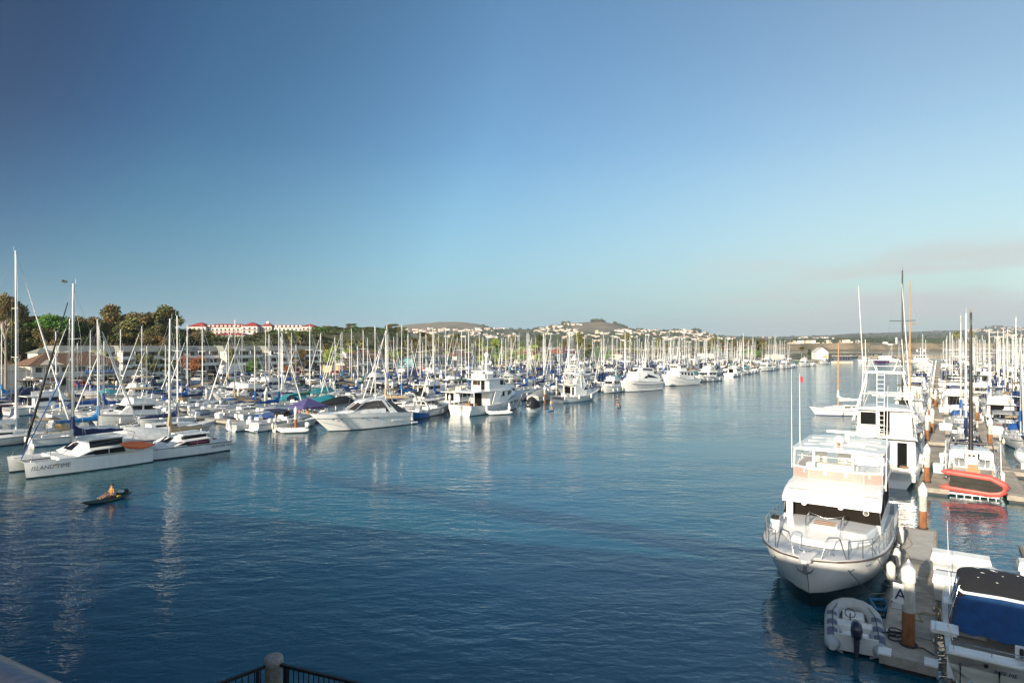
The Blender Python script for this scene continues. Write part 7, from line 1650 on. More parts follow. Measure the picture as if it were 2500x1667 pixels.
def resort():
    Y = 560
    def seg(label, x0, x1, ytop, yeave, pyr=False, dorm=0, cup=False, dY=0):
        y_ = Y+dY; a = XY(x0, y_); w = (x1-x0)*y_/F; ze = ZC+(HZ-yeave)*y_/F; zr = ZC+(HZ-ytop)*y_/F; zb = 15.5; D = 14 if not pyr else w
        t = thing('resort_building', label, 'hotel', (a.x, a.y, zb), 0)
        m = M().mat(wwall, False); m.box(0, 0, -3, w, D, ze-zb); m.build('wall', t)
        m = M(); hip(m, 0, 0, w, D, ze-zb+.01, zr-ze, .8, redroof, (w/2-.4 if pyr else 5)); m.build('roof', t)
        n = max(3, int(w/3.6))
        for fl in range(3):
            z = ze-zb-3.0-3.1*fl; m = M().mat(wing, False)
            for k in range(n): m.box(w*(k+.3)/n, -.06, z, w*(k+.72)/n, .02, z+1.7)
            tag(m.build('window_row', t), kind='stuff')
        m = M().mat(redroof, False); m.box(-.4, -1.2, ze-zb-3.55, w+.4, -.07, ze-zb-3.35); m.build('awning', t)
        for k in range(dorm):
            m = M().mat(wwall, False); x = w*(k+.5)/dorm; m.box(x-1.1, .4, ze-zb, x+1.1, 3.4, ze-zb+2.0); m.mat(redroof); m.box(x-1.3, .2, ze-zb+2.01, x+1.3, 4.2, ze-zb+2.25); m.build('dormer', t)
        if cup: m = M().mat(wwall, True); m.lathe([(1.8, 0), (1.8, 1.6), (.2, 2.6)], 10, (w/2, D/2, zr-zb-.6)); m.build('cupola', t)
    seg('red roofed hotel wing with pyramid top, leftmost on the bluff', 458, 502, 786, 797, True)
    seg('longest red roofed white hotel wing on the bluff with a row of dormers', 504, 596, 790, 799, False, 9, dY=4)
    seg('red pyramid roofed pavilion at the right end of the longest hotel wing', 590, 628, 786, 796, True)
    seg('round topped red roofed hotel turret with white cupola', 637, 663, 788, 796, True, 0, True, 6)
    seg('long low red roofed hotel wing right of the cupola turret', 668, 738, 794, 799, False, 7, dY=8)
    seg('small red pyramid roofed end pavilion, rightmost of the bluff hotel', 736, 768, 790, 797, True, dY=2)
    seg('low white hotel terrace building below the longest red roofed wing', 520, 598, 812, 818, False, 0, dY=-40)
resort()
def simple(label, s, t_, L_, D_, zw, hr, wm_, rm_, nw=5, name='shore_building', z0=LZ, rz=0):
    b = thing(name, label, 'building', ST(s, t_, z0), UA+rz); m = M().mat(wm_, False); m.box(0, 0, -1, L_, D_, zw); m.build('wall', b); m = M(); hip(m, 0, 0, L_, D_, zw+.01, hr, .7, rm_, min(L_/2-.2, D_/2)); m.build('roof', b)
    windows(b, .8, L_-.8, 0, zw*.35, zw*.75, nw, .4); return b
simple('long low shore building with grey roof and teal fascia, mid marina', 177, 170, 24, 10, 4.2, 1.4, mat('teal_wall', (.12, .28, .30), .8), grayroof, 9)
simple('brown roofed shore building right of the teal one', 206, 172, 16, 10, 4.6, 2.2, wwall, shing, 5)
simple('left red tile roofed building beside the white shade sails', 262, 168, 20, 13, 4.6, 3.4, creamw, tile, 6)
simple('right red tile roofed building with blue wall', 287, 166, 20, 13, 4.8, 4.0, mat('blue_wall', (.10, .22, .34), .8), tile, 6)
simple('flat white building behind masts right of the red roofs', 330, 190, 34, 12, 4.2, .8, wwall, grayroof, 9)
simple('cream low building far along the left shore', 372, 170, 26, 10, 4.0, 1.2, creamw, tile, 7)
simple('long pale boathouse at the far end of the left marina', 438, 84, 44, 12, 3.6, .9, creamw, grayroof, 10)
simple('low pale store beside the far boathouse', 436, 130, 60, 12, 4.2, 1.0, wwall, grayroof, 12)
simple('low white cafe beyond the right marina under the palms', 470, -50, 26, 10, 4.4, .7, wwall, mat('blue_paint_roof', (.05, .12, .2), .5), 8, z0=1.5)
def sails():
    b = thing('shade_sail', 'white fabric shade sails on poles left of the red roofs', 'shade sail', ST(258, 160, LZ), UA); m = M().mat(gel, True); 
    m.loft([[(0, 0, 9), (0, 4, 8.2), (0, 8, 8.8)], [(7, 0, 7.2), (7, 4, 6.4), (7, 8, 7.0)], [(14, 0, 8.6), (14, 4, 7.8), (14, 8, 8.4)]], smooth=True); m.build('sail', b)
    for x, y, z in ((0, 0, 9), (0, 8, 8.8), (14, 0, 8.6), (14, 8, 8.4)): m = M().mat(whites, True); m.tube([(x, y, 0), (x, y, z+.3)], .14, 6); m.build('pole', b)
sails()
def shed():
    p = XY(1992, 425); b = thing('white_shed', 'white gabled sail loft at the far tip of the left marina', 'shed', (p.x, p.y, 1.4), rad(-8)); m = M().mat(mat('bright_white_wall', (.8, .8, .78), .6), False)
    w, d, h, r = 8, 9, 5.2, 3.0; m.box(0, 0, 0, w, d, h); m.add([(0, 0, h), (w, 0, h), (w/2, 0, h+r), (0, d, h), (w, d, h), (w/2, d, h+r)], [(0, 1, 2), (5, 4, 3)]); m.build('wall', b)
    m = M().mat(mat('pale_metal_roof', (.62, .58, .52), .5)); m.add([(-.4, -.4, h-.2), (w/2, -.4, h+r+.05), (w/2, d+.4, h+r+.05), (-.4, d+.4, h-.2)], [(0, 1, 2, 3)]); m.add([(w+.4, -.4, h-.2), (w/2, -.4, h+r+.05), (w/2, d+.4, h+r+.05), (w+.4, d+.4, h-.2)], [(3, 2, 1, 0)]); m.build('roof', b)
    m = M().mat(tanw); m.box(w*.55, -.05, 0, w*.95, .02, 3); m.build('door', b)
shed()
def houseboat():
    p = W(2056, 886); t = thing('houseboat', 'dark sided houseboat or barge at the far tip of the left marina', 'houseboat', (p.x, p.y, 0), rad(15)); m = M().mat(creamw, False); m.box(-6, -2.4, -.3, 6, 2.4, 1.2); m.build('hull', t)
    m = M().mat(mat('slate_wall', (.10, .11, .15), .7), False); m.box(-4.5, -2.2, 1.21, 4.5, 2.2, 4.4); c = m.build('cabin', t); m = M().mat(creamw); m.box(-5.6, -2.6, 4.41, 5.2, 2.6, 4.7); m.build('roof', t); windows(c, -4, 4, -2.2, 2.2, 3.6, 4, .4)
houseboat()
# ================= cars =================
def car_proto(label, kind, col, group):
    t = thing('parked_car', label, 'car', group=group); body = mat('car_paint_'+col[0], col[1], .25, coat=.6, var=.01)
    L_, W_, Hh = (4.5, 1.75, 1.42) if kind == 'car' else ((4.8, 1.85, 1.75) if kind == 'suv' else (5.4, 1.95, 1.8))
    m = M().mat(body, False); hb_ = .85 if kind == 'car' else 1.0
    prof = [(-L_/2, .35), (-L_/2, hb_*.92), (-L_*.32, hb_), (L_*.22, hb_*.97), (L_*.46, hb_*.80), (L_/2, hb_*.55), (L_/2, .33)]
    m.loft([[(x, y, z) for x, z in prof] for y in (-W_/2, -W_/2+.06, W_/2-.06, W_/2)], closed=True) ; m.build('body', t)
    m = M().mat(body, False); top = {'car': (-.34, -.20, .10, .26), 'suv': (-.46, -.42, .10, .24), 'truck': (-.10, -.04, .14, .27)}[kind]; w = W_/2-.08
    m.loft([[(L_*top[0], w, hb_*.96), (L_*top[3], w, hb_*.96), (L_*top[3], -w, hb_*.96), (L_*top[0], -w, hb_*.96)], [(L_*top[1], w-.18, Hh), (L_*top[2], w-.18, Hh), (L_*top[2], -w+.18, Hh), (L_*top[1], -w+.18, Hh)]], closed=True); m.build('cabin', t)
    m = M().mat(glass); A, B_ = Vector((L_*top[3], w, hb_*.98)), Vector((L_*top[2], w-.18, Hh-.05))
    q = [(L_*top[3]+.01, w-.08, hb_), (L_*top[3]+.01, -w+.08, hb_), (L_*top[2]+.03, -w+.24, Hh-.08), (L_*top[2]+.03, w-.24, Hh-.08)]; m.plate(q, .012); q = [(L_*top[0]-.01, w-.08, hb_), (L_*top[0]-.01, -w+.08, hb_), (L_*top[1]-.03, -w+.24, Hh-.08), (L_*top[1]-.03, w-.24, Hh-.08)]; m.plate(q, .012)
    for sd_ in (1, -1): m.plate([(L_*top[0]+.12, sd_*(w+.01), hb_+.03), (L_*top[3]-.12, sd_*(w+.01), hb_+.03), (L_*top[2]-.02, sd_*(w-.14), Hh-.1), (L_*top[1]+.04, sd_*(w-.14), Hh-.1)], .012)
    m.build('window', t)
    for x in (-L_*.31, L_*.31):
        for sd_ in (1, -1): m = M().mat(rubber, True); m.tube([(x, sd_*(W_/2-.18), .33), (x, sd_*(W_/2+.01), .33)], .33, 12); m.mat(gel3); m.tube([(x, sd_*(W_/2+.012), .33), (x, sd_*(W_/2+.02), .33)], .18, 10); m.build('wheel', t)
    return t
def cars():
    rr = random.Random(12); cols = [('white', (.7, .7, .68)), ('black', (.02, .02, .022)), ('silver', (.35, .36, .37)), ('red', (.35, .02, .02)), ('blue', (.03, .08, .25)), ('tan', (.35, .28, .18))]
    P = {}; n = 0
    for row, t_ in enumerate((151.5, 167.5, 175.5)):
        s = -6
        while s < 330:
            s += rr.uniform(2.7, 3.6) if rr.random() < .8 else 7
            if row and (40 < s < 73 or 130 < s < 162 or s > 172): continue
            p = ST(s, t_)
            if px(Vector((p.x, p.y, 2)))[0] < -30: continue
            if rr.random() < .25: continue
            c = rr.choice(cols[:3]+cols); k = rr.choice(('car', 'suv', 'suv', 'truck')); key = (k, c[0])
            word = {'car': 'saloon car', 'suv': 'tall estate car', 'truck': 'pickup truck'}[k]
            if key not in P: P[key] = [car_proto('x', k, c, 'x'), False]
            x_ = px(p)[0]; z_ = 'left of the brown roofed building' if x_ < 60 else 'before the brown roofed building' if x_ < 330 else 'by the rust red tree' if x_ < 560 else 'before the hotel' if x_ < 780 else 'by the second brown roof' if x_ < 980 else 'along the far quay'
            r_ = ('right behind the seawall', 'in the second parking row', 'in the rear parking row')[row]
            e = P[key]; place(e[0], e[1], ST(s, t_, LZ+.02), UA+math.pi/2*(1 if rr.random() < .5 else -1)+rr.uniform(-.03, .03), '%s %s %s, %s' % (c[0], word, z_, r_), '%s %ss %s %s' % (c[0], word, z_, r_)); e[1] = True; n += 1
    t = thing('box_trailer', 'white box trailer parked before the middle of the hotel', 'trailer', ST(101, 170, LZ+.02), UA); m = M().mat(gel, False); m.bev(-3, -1.2, .7, 3, 1.2, 3.3); m.build('box', t); m = M().mat(rubber, True)
    for x in (-.6, .6):
        for y in (-1.15, 1.15): m = M().mat(rubber, True); m.tube([(x, y-.12, .35), (x, y+.12, .35)], .35, 10); m.build('wheel', t)
cars()
# ================= filling both marinas with boats =================
SAILS = {}; frng = random.Random(21)
def merged(o, name):
    "one-mesh copy of a thing for use where its parts are too small to see"
    vs, fs, ms, ss, mats = [], [], [], [], []
    def walk(q, mx):
        mx = mx @ Matrix.LocRotScale(q.location, q.rotation_euler, q.scale)
        if q.type == 'MESH' and q.name.split('.')[0] not in ('fender', 'steering_wheel', 'lettering'):
            o_ = len(vs); vs.extend([tuple(mx @ v.co) for v in q.data.vertices]); sl = [s_.material for s_ in q.material_slots]
            for p in q.data.polygons:
                fs.append([i+o_ for i in p.vertices]); mt = sl[p.material_index]
                if mt not in mats: mats.append(mt)
                ms.append(mats.index(mt)); ss.append(p.use_smooth)
        for c in q.children: walk(c, mx)
    for c in o.children: walk(c, Matrix.Identity(4))
    me = bpy.data.meshes.new(name); me.from_pydata(vs, [], fs)
    for m_ in mats: me.materials.append(m_)
    me.polygons.foreach_set('material_index', ms); me.polygons.foreach_set('use_smooth', ss); me.update()
    return me
def drop(o):
    for c in list(o.children): drop(c)
    bpy.data.objects.remove(o)
hulls = {'white': gel, 'cream': gel2, 'navy': navy, 'pale grey': gel3}
def mk_sail(i, rr):
    cov = rr.choice(['royal blue', 'royal blue', 'navy', 'sky blue', 'royal blue', 'tan', 'white', 'green', 'navy', 'black'] if i else ['royal blue'])
    dod = rr.choice([None, 'royal blue', 'navy', 'tan', cov if cov != 'white' else None]); hl = rr.choice(['white']*7+['cream', 'navy', 'pale grey']); jib = rr.choice(['white', 'white', cov, None])
    L_ = rr.uniform(8.3, 11.3); H = L_*rr.uniform(1.18, 1.36); spar = rr.choice([alu, alu, whites, whites, alu, tans if rr.random() < .10 else whites])
    desc = '%s sloop, %s sail cover' % (hl, cov)+(', %s dodger' % dod if dod else '')
    b = sailboat(desc, L_, H, hulls[hl], cov, jib, dod, rr.choice([None, navy, bluep]), spar, rr.choice([None, None, None, 'royal blue', 'navy', 'tan']), L_ > 9.3)
    return b, desc, L_
def mk_motor(i, rr):
    k = rr.choice(['express', 'express', 'fly', 'fly', 'out', 'outt', 'cov', 'excov']); c = rr.choice(['royal blue', 'navy', 'black', 'white', 'tan', 'royal blue', 'grey', 'teal', 'green', 'sky blue'])
    hl = rr.choice(['white']*6+['cream', 'navy']); st = rr.choice([None, navy, bluep, blackp, mat('red_stripe', (.4, .03, .03), .3)])
    if k == 'express': L_ = rr.uniform(8, 10.5); d = '%s cabin cruiser with %s canvas top' % (hl, c); b = express(d, L_, c, hulls[hl], st)
    elif k == 'excov': L_ = rr.uniform(7.5, 9.5); d = '%s cabin cruiser under a %s cover' % (hl, c); b = express(d, L_, None, hulls[hl], st, cover=c, arch=False)
    elif k == 'fly': L_ = rr.uniform(9.5, 12); d = '%s flybridge cruiser with %s bimini' % (hl, c); b = flybridge(d, L_, hulls[hl], 'white', c, st)
    elif k == 'out': L_ = rr.uniform(6, 7.5); d = '%s open outboard boat' % hl; b = runabout(d, L_, hullm=hulls[hl], stripe=st, motorm=rr.choice([conep, blackp]))
    elif k == 'outt': L_ = rr.uniform(7, 8.5); d = '%s twin outboard boat with %s T-top' % (hl, c); b = runabout(d, L_, hullm=hulls[hl], stripe=st, ttop=c, motorm=rr.choice([conep, blackp]))
    else: L_ = rr.uniform(6, 7.5); d = '%s outboard boat under a %s cover' % (hl, c); b = runabout(d, L_, hullm=hulls[hl], stripe=st, cover=c)
    return b, d, L_
rr0 = random.Random(33)
PS = [mk_sail(i, rr0) for i in range(18)]; PM = [mk_motor(i, rr0) for i in range(22)]
for b, d, L_ in PS+PM: b.location = (0, -5000, 0)
MERG = {}; used_p = set(); BO = []
def put(pool, i, p, rz, zone, far):
    b, d, L_ = pool[i]; key = (id(pool), i)
    if far:
        if key not in MERG: MERG[key] = merged(b, 'sailboat' if pool is PS else 'motorboat')
        o = bpy.data.objects.new('sailboat' if pool is PS else 'motorboat', MERG[key]); COL.objects.link(o); o['category'] = b['category']; o.location = p; o.rotation_euler.z = rz
    else:
        o = copy_tree(b); o.location = p; o.rotation_euler.z = rz
        o['label'] = ''
    BO.append([o, d, zone, px(Vector((p[0], p[1], 1)))[0], far]); return o
def zoneL(x, row):
    near = 'in the rows nearest the channel' if row == 0 else ('in the middle rows' if row == 1 else 'below the seawall')
    for lim, nm in ((150, 'left of the brown roofed building'), (300, 'before the brown roofed building'), (440, 'before the pale and olive trees'), (560, 'before the rust red tree'), (760, 'before the grey roofed hotel'),
                    (900, 'before the round bright green tree'), (1050, 'before the second brown roof'), (1300, 'behind the three deck yacht'), (1480, 'behind the left sportfishing boat'), (1640, 'behind the tall rounded yacht'), (3000, 'beyond the trawler yacht')):
        if x < lim: return nm, near
    return 'far off', near
heroes_clear = []
for o in COL.objects:
    if o.parent is None and o.get('category') in ('motorboat', 'yacht', 'catamaran', 'sailboat', 'dinghy') and o.location.y > 0:
        heroes_clear.append((o.location.copy(), {'yacht': 8.5, 'catamaran': 6.0}.get(o['category'], 7.0)))
for x_, y_, k_ in ((628, 1046, 8), (672, 1046, 7), (572, 1048, 8), (318, 1095, 8), (215, 1072, 9), (50, 1080, 10), (412, 1062, 8), (1055, 1009, 8), (955, 1003, 8), (905, 1026, 8), (1325, 976, 8), (1492, 957, 8), (752, 1027, 7), (600, 1040, 7), (700, 1040, 5)):
    heroes_clear.append((W(x_, y_), k_))
def clash(p, r=3.0):
    return any((Vector((p[0], p[1], 0))-Vector((q.x, q.y, 0))).length < r+k*.55 for q, k in heroes_clear)
s = 44.0; row_i = 0; HDG = rad(50)
fp = thing('mooring_pile', '', 'piling'); drop(fp)
pileL = pile_proto(None, 3.3, 'white capped piling in the left marina', 'white capped pilings of the left marina', False); pl_used = False
boxL = dock_box('white dock box on a pontoon of the left marina', 0, 0, 1.1, .6, .7, group='white dock boxes of the left marina'); bx_used = False
piles = 0
while s < 415:
    rects = [(s, s+1.8, 62.5, 143)]
    k = 0; t_ = 65.0
    while t_ < 141:
        for side in (1, -1):
            p0 = ST(s+.9, t_); x0 = px(Vector((p0.x, p0.y, 1)))[0]
            if p0.y < 20 or x0 < -120: continue
            is_s = frng.random() < (.50 if s < 90 else .60); pool = PS if is_s else PM
            i = frng.randrange(len(pool)); L_ = pool[i][2]; dd = ST(s+.9+side*(L_/2+2.2), t_+frng.uniform(-.2, .2)); p = (dd.x, dd.y, frng.uniform(-.03, .03))
            if clash(p): continue
            if frng.random() < .05: continue
            out = frng.random() < .35; rz = UA+(0 if (side < 0) != out else math.pi)+rad(frng.uniform(-3, 3)); 
            z, nr = zoneL(x0, 0 if t_ < 88 else (1 if t_ < 116 else 2)); put(pool, i, p, rz, (z, nr), p0.y > 150)
            if k % 2 == 0 and p0.y < 200: rects.append((s+1.81, s+11, t_+2.15, t_+2.85) if side > 0 else (s-9.2, s-.01, t_+2.15, t_+2.85))
            if k % 2 == 0 and p0.y < 300 and frng.random() < .75:
                q = ST(s+1+side*10.4, t_+2.5); q.z = frng.uniform(-.4, .3); place(pileL, pl_used, q, frng.uniform(0, 6)); pl_used = True; piles += 1
            if p0.y < 190 and frng.random() < .5: place(boxL, bx_used, ST(s+.9+side*.5, t_+1.8, .455), UA+(0 if frng.random() < .5 else math.pi)); bx_used = True
        t_ += 4.35 if k % 2 == 0 else 3.95
        k += 1
    dock('pontoon dock number %s counted from the left end of the left marina' % ['one', 'two', 'three', 'four', 'five', 'six', 'seven', 'eight', 'nine', 'ten', 'eleven', 'twelve', 'thirteen', 'fourteen', 'fifteen', 'sixteen'][row_i], rects)
    s += 26.5; row_i += 1
# ---- boats moored singly along the left channel edge, at photo positions of their waterlines ----
def edge(x, y, pool_pick, rz, label, far=False, z=0, sh=0):
    b = pool_pick; b.location = W(x, y)+Vector((math.cos(rad(rz)), math.sin(rad(rz)), 0))*sh; b.rotation_euler.z = rad(rz); b['label'] = label; return b
edge(628, 1052, express('x', 8.2, 'navy', gel, navy, arch=False), 52, 'white cruiser with navy canvas enclosure, stern to the channel left of the piling', sh=3.6)
edge(672, 1050, runabout('x', 6.5, hullm=gel), 52, 'white boat with square stern beside the brown and white piling', sh=2.8)
edge(572, 1052, runabout('x', 7.2, ttop=None, hullm=gel3), 55, 'grey sided open boat with white outboard, right of the long low catamaran', sh=3.2)
edge(600, 1046, runabout('x', 7.4, hullm=gel, cover='royal blue'), 53, 'white outboard boat under a blue cover behind the grey sided open boat', sh=4.5)
edge(318, 1098, express('x', 8.8, None, gel, None, arch=False, cover='white'), 225, 'white cruiser under a white dome cover behind the orange kayak')
edge(215, 1075, sailboat('x', 10.5, 13, gel, 'sky blue', 'white', 'tan', navy, alu, 'tan'), 55, 'white sloop with tan bimini right behind the nearest catamaran\'s mast')
edge(6, 1085, sailboat('x', 12.4, 20.0, gel, 'white', 'white', None, navy, whites), 50, 'tall white masted sloop at the left edge behind the nearest catamaran')
edge(412, 1062, sailboat('x', 10.5, 13.6, gel, 'navy', None, None, bluep, whites), 50, 'sloop with thick white mast just behind the long low catamaran')
edge(1055, 1012, express('x', 9.2, 'white', gel, None), 60, 'white cruiser stern to the channel, left of the three deck yacht')
edge(955, 1005, sailboat('x', 9.5, 12.5, gel, 'tan', 'white', None, None, whites), 200, 'white sloop with tan sail cover above the raked hardtop yacht\'s stern')
edge(905, 1028, sailboat('x', 9.2, 12.8, gel, 'royal blue', 'white', None, navy, alu), 55, 'white sloop with royal blue cover hidden behind the raked hardtop yacht')
edge(1022, 1022, runabout('x', 3.8, hullm=bluep), 240, 'small blue skiff beside the raked hardtop yacht\'s stern')
edge(1325, 978, express('x', 8.0, None, gel, None, arch=False, cover='grey'), 60, 'white cruiser under a grey cover left of the left sportfishing boat')
edge(1492, 958, flybridge('x', 8.8, gel, 'white', 'white'), 235, 'small white flybridge cruiser between the sportfishing boat and the tall rounded yacht')
edge(1672, 948, express('x', 7.5, 'white', gel), 220, 'small white cruiser at the trawler yacht\'s bow') if False else None
for i, (x, y, kk, lab) in enumerate([(1795, 918, 'fly', 'white flybridge cruiser, first beyond the window band cruiser'), (1818, 913, 'sail', 'white sloop right of the first far flybridge cruiser'), (1845, 909, 'exp', 'white cabin cruiser seventh from the channel end of the left row'),
        (1868, 905, 'fly', 'white flybridge cruiser left of the far twin masts'), (1892, 902, 'sail', 'white sloop with bare tall mast near the far end'), (1915, 899, 'fly', 'white flybridge cruiser near the far end of the left row'), (1938, 896, 'exp', 'white cabin cruiser third from the far end of the left row'),
        (1962, 894, 'fly', 'rounded white cruiser second from the far end of the left row'), (1985, 892, 'exp', 'white cabin cruiser in front of the white gabled shed'), (2010, 889, 'fly', 'white flybridge cruiser beside the dark houseboat')]):
    b = {'fly': lambda: flybridge(lab, 12, gel, 'white', 'white'), 'exp': lambda: express(lab, 10, 'white', gel), 'sail': lambda: sailboat(lab, 11.5, 15, gel, 'white', 'white', None, None, whites)}[kk](); b.location = W(x, y); b.rotation_euler.z = rad(225 if i % 2 else 50)
q = pile_proto(None, 3.0, 'brown and white piling left of the raked hardtop yacht\'s bow'); q.location = PP(722, 1044)
q = pile_proto(None, 3.0, 'brown and white piling left of the three deck yacht\'s transom'); q.location = PP(1098, 1003)
q = pile_proto(None, 3.0, 'brown and white piling left of the left sportfishing boat'); q.location = PP(1330, 975)
dock('small pontoon under the navy canopy', [(U.dot(W(752, 1030))-4, U.dot(W(752, 1030))+5, N.dot(W(752, 1030))-1.2, N.dot(W(752, 1030))+4.2)])
dock('pontoon left of the three deck yacht', [(U.dot(W(1098, 1003))-4, U.dot(W(1098, 1003))+7, N.dot(W(1098, 1003))-.4, N.dot(W(1098, 1003))+2.0)])
# canopy with people
def canopy():
    c = W(752, 1027, .45); t = thing('pop_up_canopy', 'purple navy pop up canopy sheltering people on the dock', 'canopy', (c.x, c.y, .45), rad(50)); m = M().mat(canvas('purple'), False); w = 1.75
    m.add([(-w, -w, 1.95), (w, -w, 1.95), (w, w, 1.95), (-w, w, 1.95), (0, 0, 3.0)], [(0, 1, 4), (1, 2, 4), (2, 3, 4), (3, 0, 4)]); m.add([(-w, -w, 1.70), (w, -w, 1.70), (w, w, 1.70), (-w, w, 1.70), (-w, -w, 1.94), (w, -w, 1.94), (w, w, 1.94), (-w, w, 1.94)], [(0, 1, 5, 4), (1, 2, 6, 5), (2, 3, 7, 6), (3, 0, 4, 7)]); m.build('cover', t)
    for x in (-w, w):
        for y in (-w, w): m = M().mat(whites, True); m.tube([(x*.98, y*.98, 0), (x*.98, y*.98, 1.95)], .03, 6); m.build('leg', t)
    dirs = [(-1.1, .2, 'pink top', (.6, .15, .2)), (-.5, -.7, 'orange top', (.6, .3, .12)), (.1, .4, 'pale blue top', (.3, .42, .6)), (.8, -.5, 'white top', (.7, .68, .65)), (1.3, .5, 'grey top', (.25, .25, .27))]
    for i, (x, y, w_, col) in enumerate(dirs):
        v = Matrix.Rotation(rad(50), 3, 'Z') @ Vector((x, y, 0)); person('person in a %s under the navy canopy' % w_, 'stand', (c.x+v.x, c.y+v.y, .455), rad(40+75*i), top=col, bottom=((.03, .04, .1), (.3, .25, .2))[i % 2], hair=('brown', 'blond')[i % 2], long=i % 2 == 0)
    g = W(672, 1036, .45)
canopy()
p = W(673, 1046, .45); person('person in blue shorts standing at the stern of the square sterned boat', 'stand', (p.x, p.y, .48), rad(200), top=(.5, .3, .2), bottom=(.05, .2, .5), bare=True, sleeves=False)
# ================= right marina =================
SF = []
boatsR = [('light grey hulled racing sloop with very tall dark mast, behind the sportfishing boat at right', lambda: sailboat('x', 11.5, 18.3, gel3, 'black', None, None, mat('red_stripe', (.4, .03, .03), .3), blacks), 80, 3.2, 180),
          ('blue sterned white sedan cruiser with tan flybridge canvas', lambda: flybridge('x', 12.5, gel, 'white', 'tan', bluep), 106, 3.4, 0),
          ('white ketch with tall tan mast beyond the dark masted sloop', lambda: sailboat('x', 11, 18.5, gel, 'white', None, None, None, tans), 93.5, 3.0, 0),
          ('white cruiser with rounded pilothouse windows along the right channel edge', lambda: flybridge('x', 12.5, gel, 'white', 'white', None, hard=True), 122, 3.6, 0)]
for lab, f, s_, t_, hd_ in boatsR:
    b = f(); b['label'] = lab; b.location = ST(s_, t_); b.rotation_euler.z = UA+rad(hd_)
ty2 = trawler_yacht('largest white ship at the far end of the right marina, with tiered white mast', 24, 7.5); ty2.location = ST(330, 6.5); ty2.rotation_euler.z = UA+math.pi; ty2.scale = (1.05, 1.05, 1.15)
pileR = pile_proto(None, 3.2, 'white capped rusty piling in the right marina', 'white capped rusty pilings of the right marina'); pr_used = False
for x, y, l in ((2276, 1032, 'C'), (2284, 978, 'D')): q = pile_proto(l, 3.2, 'piling with the letter %s on a white sign' % l); q.location = PP(x, y+(24 if l == 'C' else 14))
boxR = dock_box('white dock box on a right marina dock', 0, 0, 1.2, .7, .8, group='white dock boxes of the right marina'); br_used = False
s0 = 50.4; j = 0
while s0 < 400:
    rects = [(s0, s0+21, -.62, 1.15), (s0+10.2, s0+12, -52, -.63)]
    col = 0; t_ = -2.2
    rects.append((s0+.3, s0+10.19, -4.75, -3.65)); rects.append((s0+12.01, s0+21, -4.75, -3.65))
    while t_ > -50:
        for side in (-1, 1):
            c = s0+11.1+side*1.5
            pp = ST(s0+11.1+side*6, t_); xx = px(Vector((pp.x, pp.y, 1)))[0]
            if xx > 2560 or (j == 0 and side < 0 and col == 0): continue
            pool = PS if frng.random() < (.45 if s0 < 120 else .55) else PM; i = frng.randrange(len(pool)); L_ = pool[i][2]
            if pool is PM and pool[i][1].find('navy open') >= 0: i = 0
            pp = ST(s0+11.1+side*(1.7+L_/2), t_+frng.uniform(-.15, .15)); out = frng.random() < .5; rz = UA+(0 if (side < 0) != out else math.pi)
            put(pool, i, (pp.x, pp.y, 0), rz, ('in the right marina', 'near' if s0 < 150 else 'far'), pp.y > 150)
            if side < 0 and col % 2 == 0 and frng.random() < .8 and pp.y < 300: place(pileR, pr_used, ST(s0+.6, t_-1.95), 0); pr_used = True
            if frng.random() < .5 and pp.y < 220: place(boxR, br_used, ST(s0+11.1+side*.5, t_+1.5, .455), UA); br_used = True
        col += 1; t_ -= 4.5 if col % 2 == 1 else 3.7
        if col % 2 == 1 and s0 < 140: rects.append((s0+.3, s0+10.19, t_-2.5, t_-1.6)) if False else None
    if j: 
        q = ST(s0+.8, .95); place(pileR, pr_used, q, 0); pr_used = True
    dock('dock %s of the right marina, counting away from the nearest one' % ['two', 'three', 'four', 'five', 'six', 'seven', 'eight', 'nine', 'ten', 'eleven', 'twelve', 'thirteen', 'fourteen', 'fifteen', 'sixteen', 'seventeen'][j], rects)
    # boats lying along the channel side of each T-head
    if s0 > 120:
        pool = PM if frng.random() < .6 else PS; cand = [i for i, q in enumerate(pool) if q[2] > 9]; i = frng.choice(cand); pp = ST(s0+11, 3.6); put(pool, i, (pp.x, pp.y, 0), UA, ('in the right marina', 'far'), pp.y > 150)
    s0 += 24.5; j += 1
dock_box('pale blue topped dock box beside piling B', 57, -.2, 1.1, .7, .7, body=mat('pale_blue_plastic', (.35, .55, .62), .5))
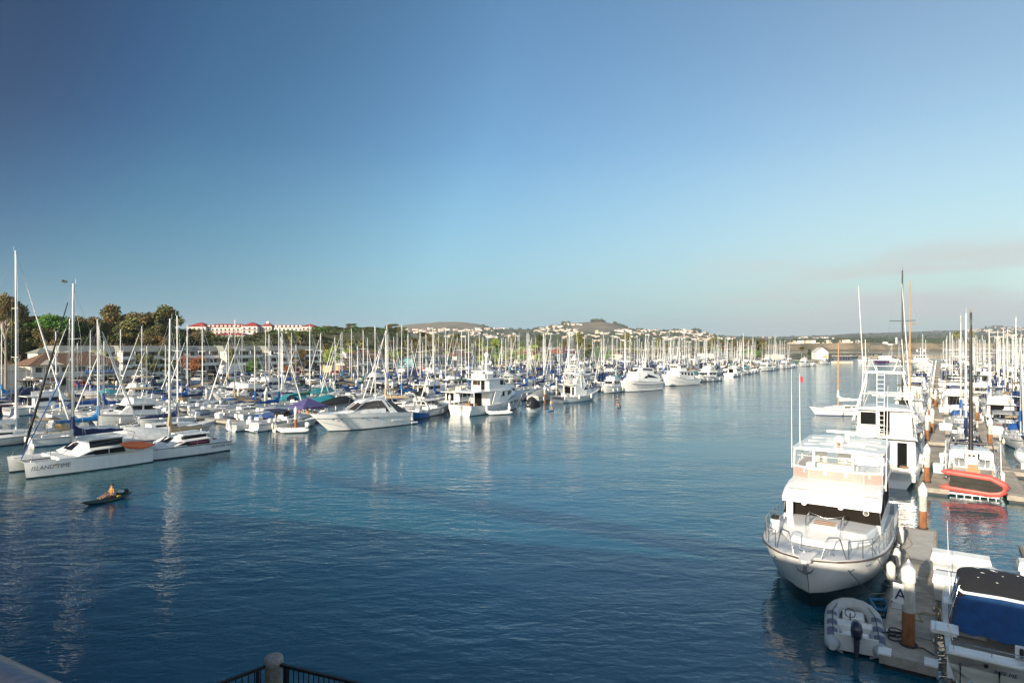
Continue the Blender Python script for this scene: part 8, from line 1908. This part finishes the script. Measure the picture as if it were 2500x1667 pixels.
# small moored boats in front of the breakwater
for i, (x, y) in enumerate([(2110, 884), (2150, 884), (2198, 885), (2222, 884), (2180, 880)]):
    b, d, L_ = (PM[i % len(PM)] if i in (0, 1) else PS[i % len(PS)]); w_ = W(x, y); put(PM if i in (0, 1) else PS, i % 15, (w_.x, w_.y, 0), rad(190), ('moored before the breakwater', 'far'), True)
# ---- labels: own words where the picture tells boats apart, a shared label for the far look-alikes ----
from collections import defaultdict
ORD = ['leftmost', 'second from left', 'third from left', 'fourth from left', 'fifth from left', 'sixth from left', 'seventh from left', 'eighth from left', 'ninth from left', 'tenth from left']
ZN = {'left of the brown roofed building': 'left of brown roof', 'before the brown roofed building': 'before brown roof', 'before the pale and olive trees': 'before pale tree', 'before the rust red tree': 'before rust tree', 'before the grey roofed hotel': 'before grey hotel',
      'before the round bright green tree': 'before bright tree', 'before the second brown roof': 'before second roof', 'behind the three deck yacht': 'behind big yacht', 'behind the left sportfishing boat': 'behind left tower', 'behind the tall rounded yacht': 'behind rounded yacht', 'beyond the trawler yacht': 'beyond trawler yacht'}
G = defaultdict(list)
for e in BO:
    o, d, z, x, far = e
    if 'breakwater' in z[0]: zz = 'before breakwater'
    elif 'right' in z[0]:
        Y = o.location.y; zz = 'right marina '+('nearest rows' if Y < 75 else 'near rows' if Y < 120 else 'middle rows' if Y < 190 else 'far rows' if Y < 280 else 'farthest rows')
    else: zz = ZN[z[0]]+' '+{'in the rows nearest the channel': 'channel side', 'in the middle rows': 'mid marina', 'below the seawall': 'by seawall'}[z[1]]
    G[(d, zz)].append(e)
for (d, zz), es in G.items():
    es.sort(key=lambda e: e[3])
    for i, e in enumerate(es):
        o = e[0]; lab = d+', '+zz
        if len(es) > 1: lab += ', '+ORD[min(i, 9)]
        if len(lab.split()) > 16: lab = lab.replace(' sail cover', ' cover')
        o['label'] = lab; o['group'] = 'sloops and motorboats berthed '+('in the right marina' if 'right marina' in zz else 'in the left marina')
for b, d, L_ in PS+PM: drop(b)
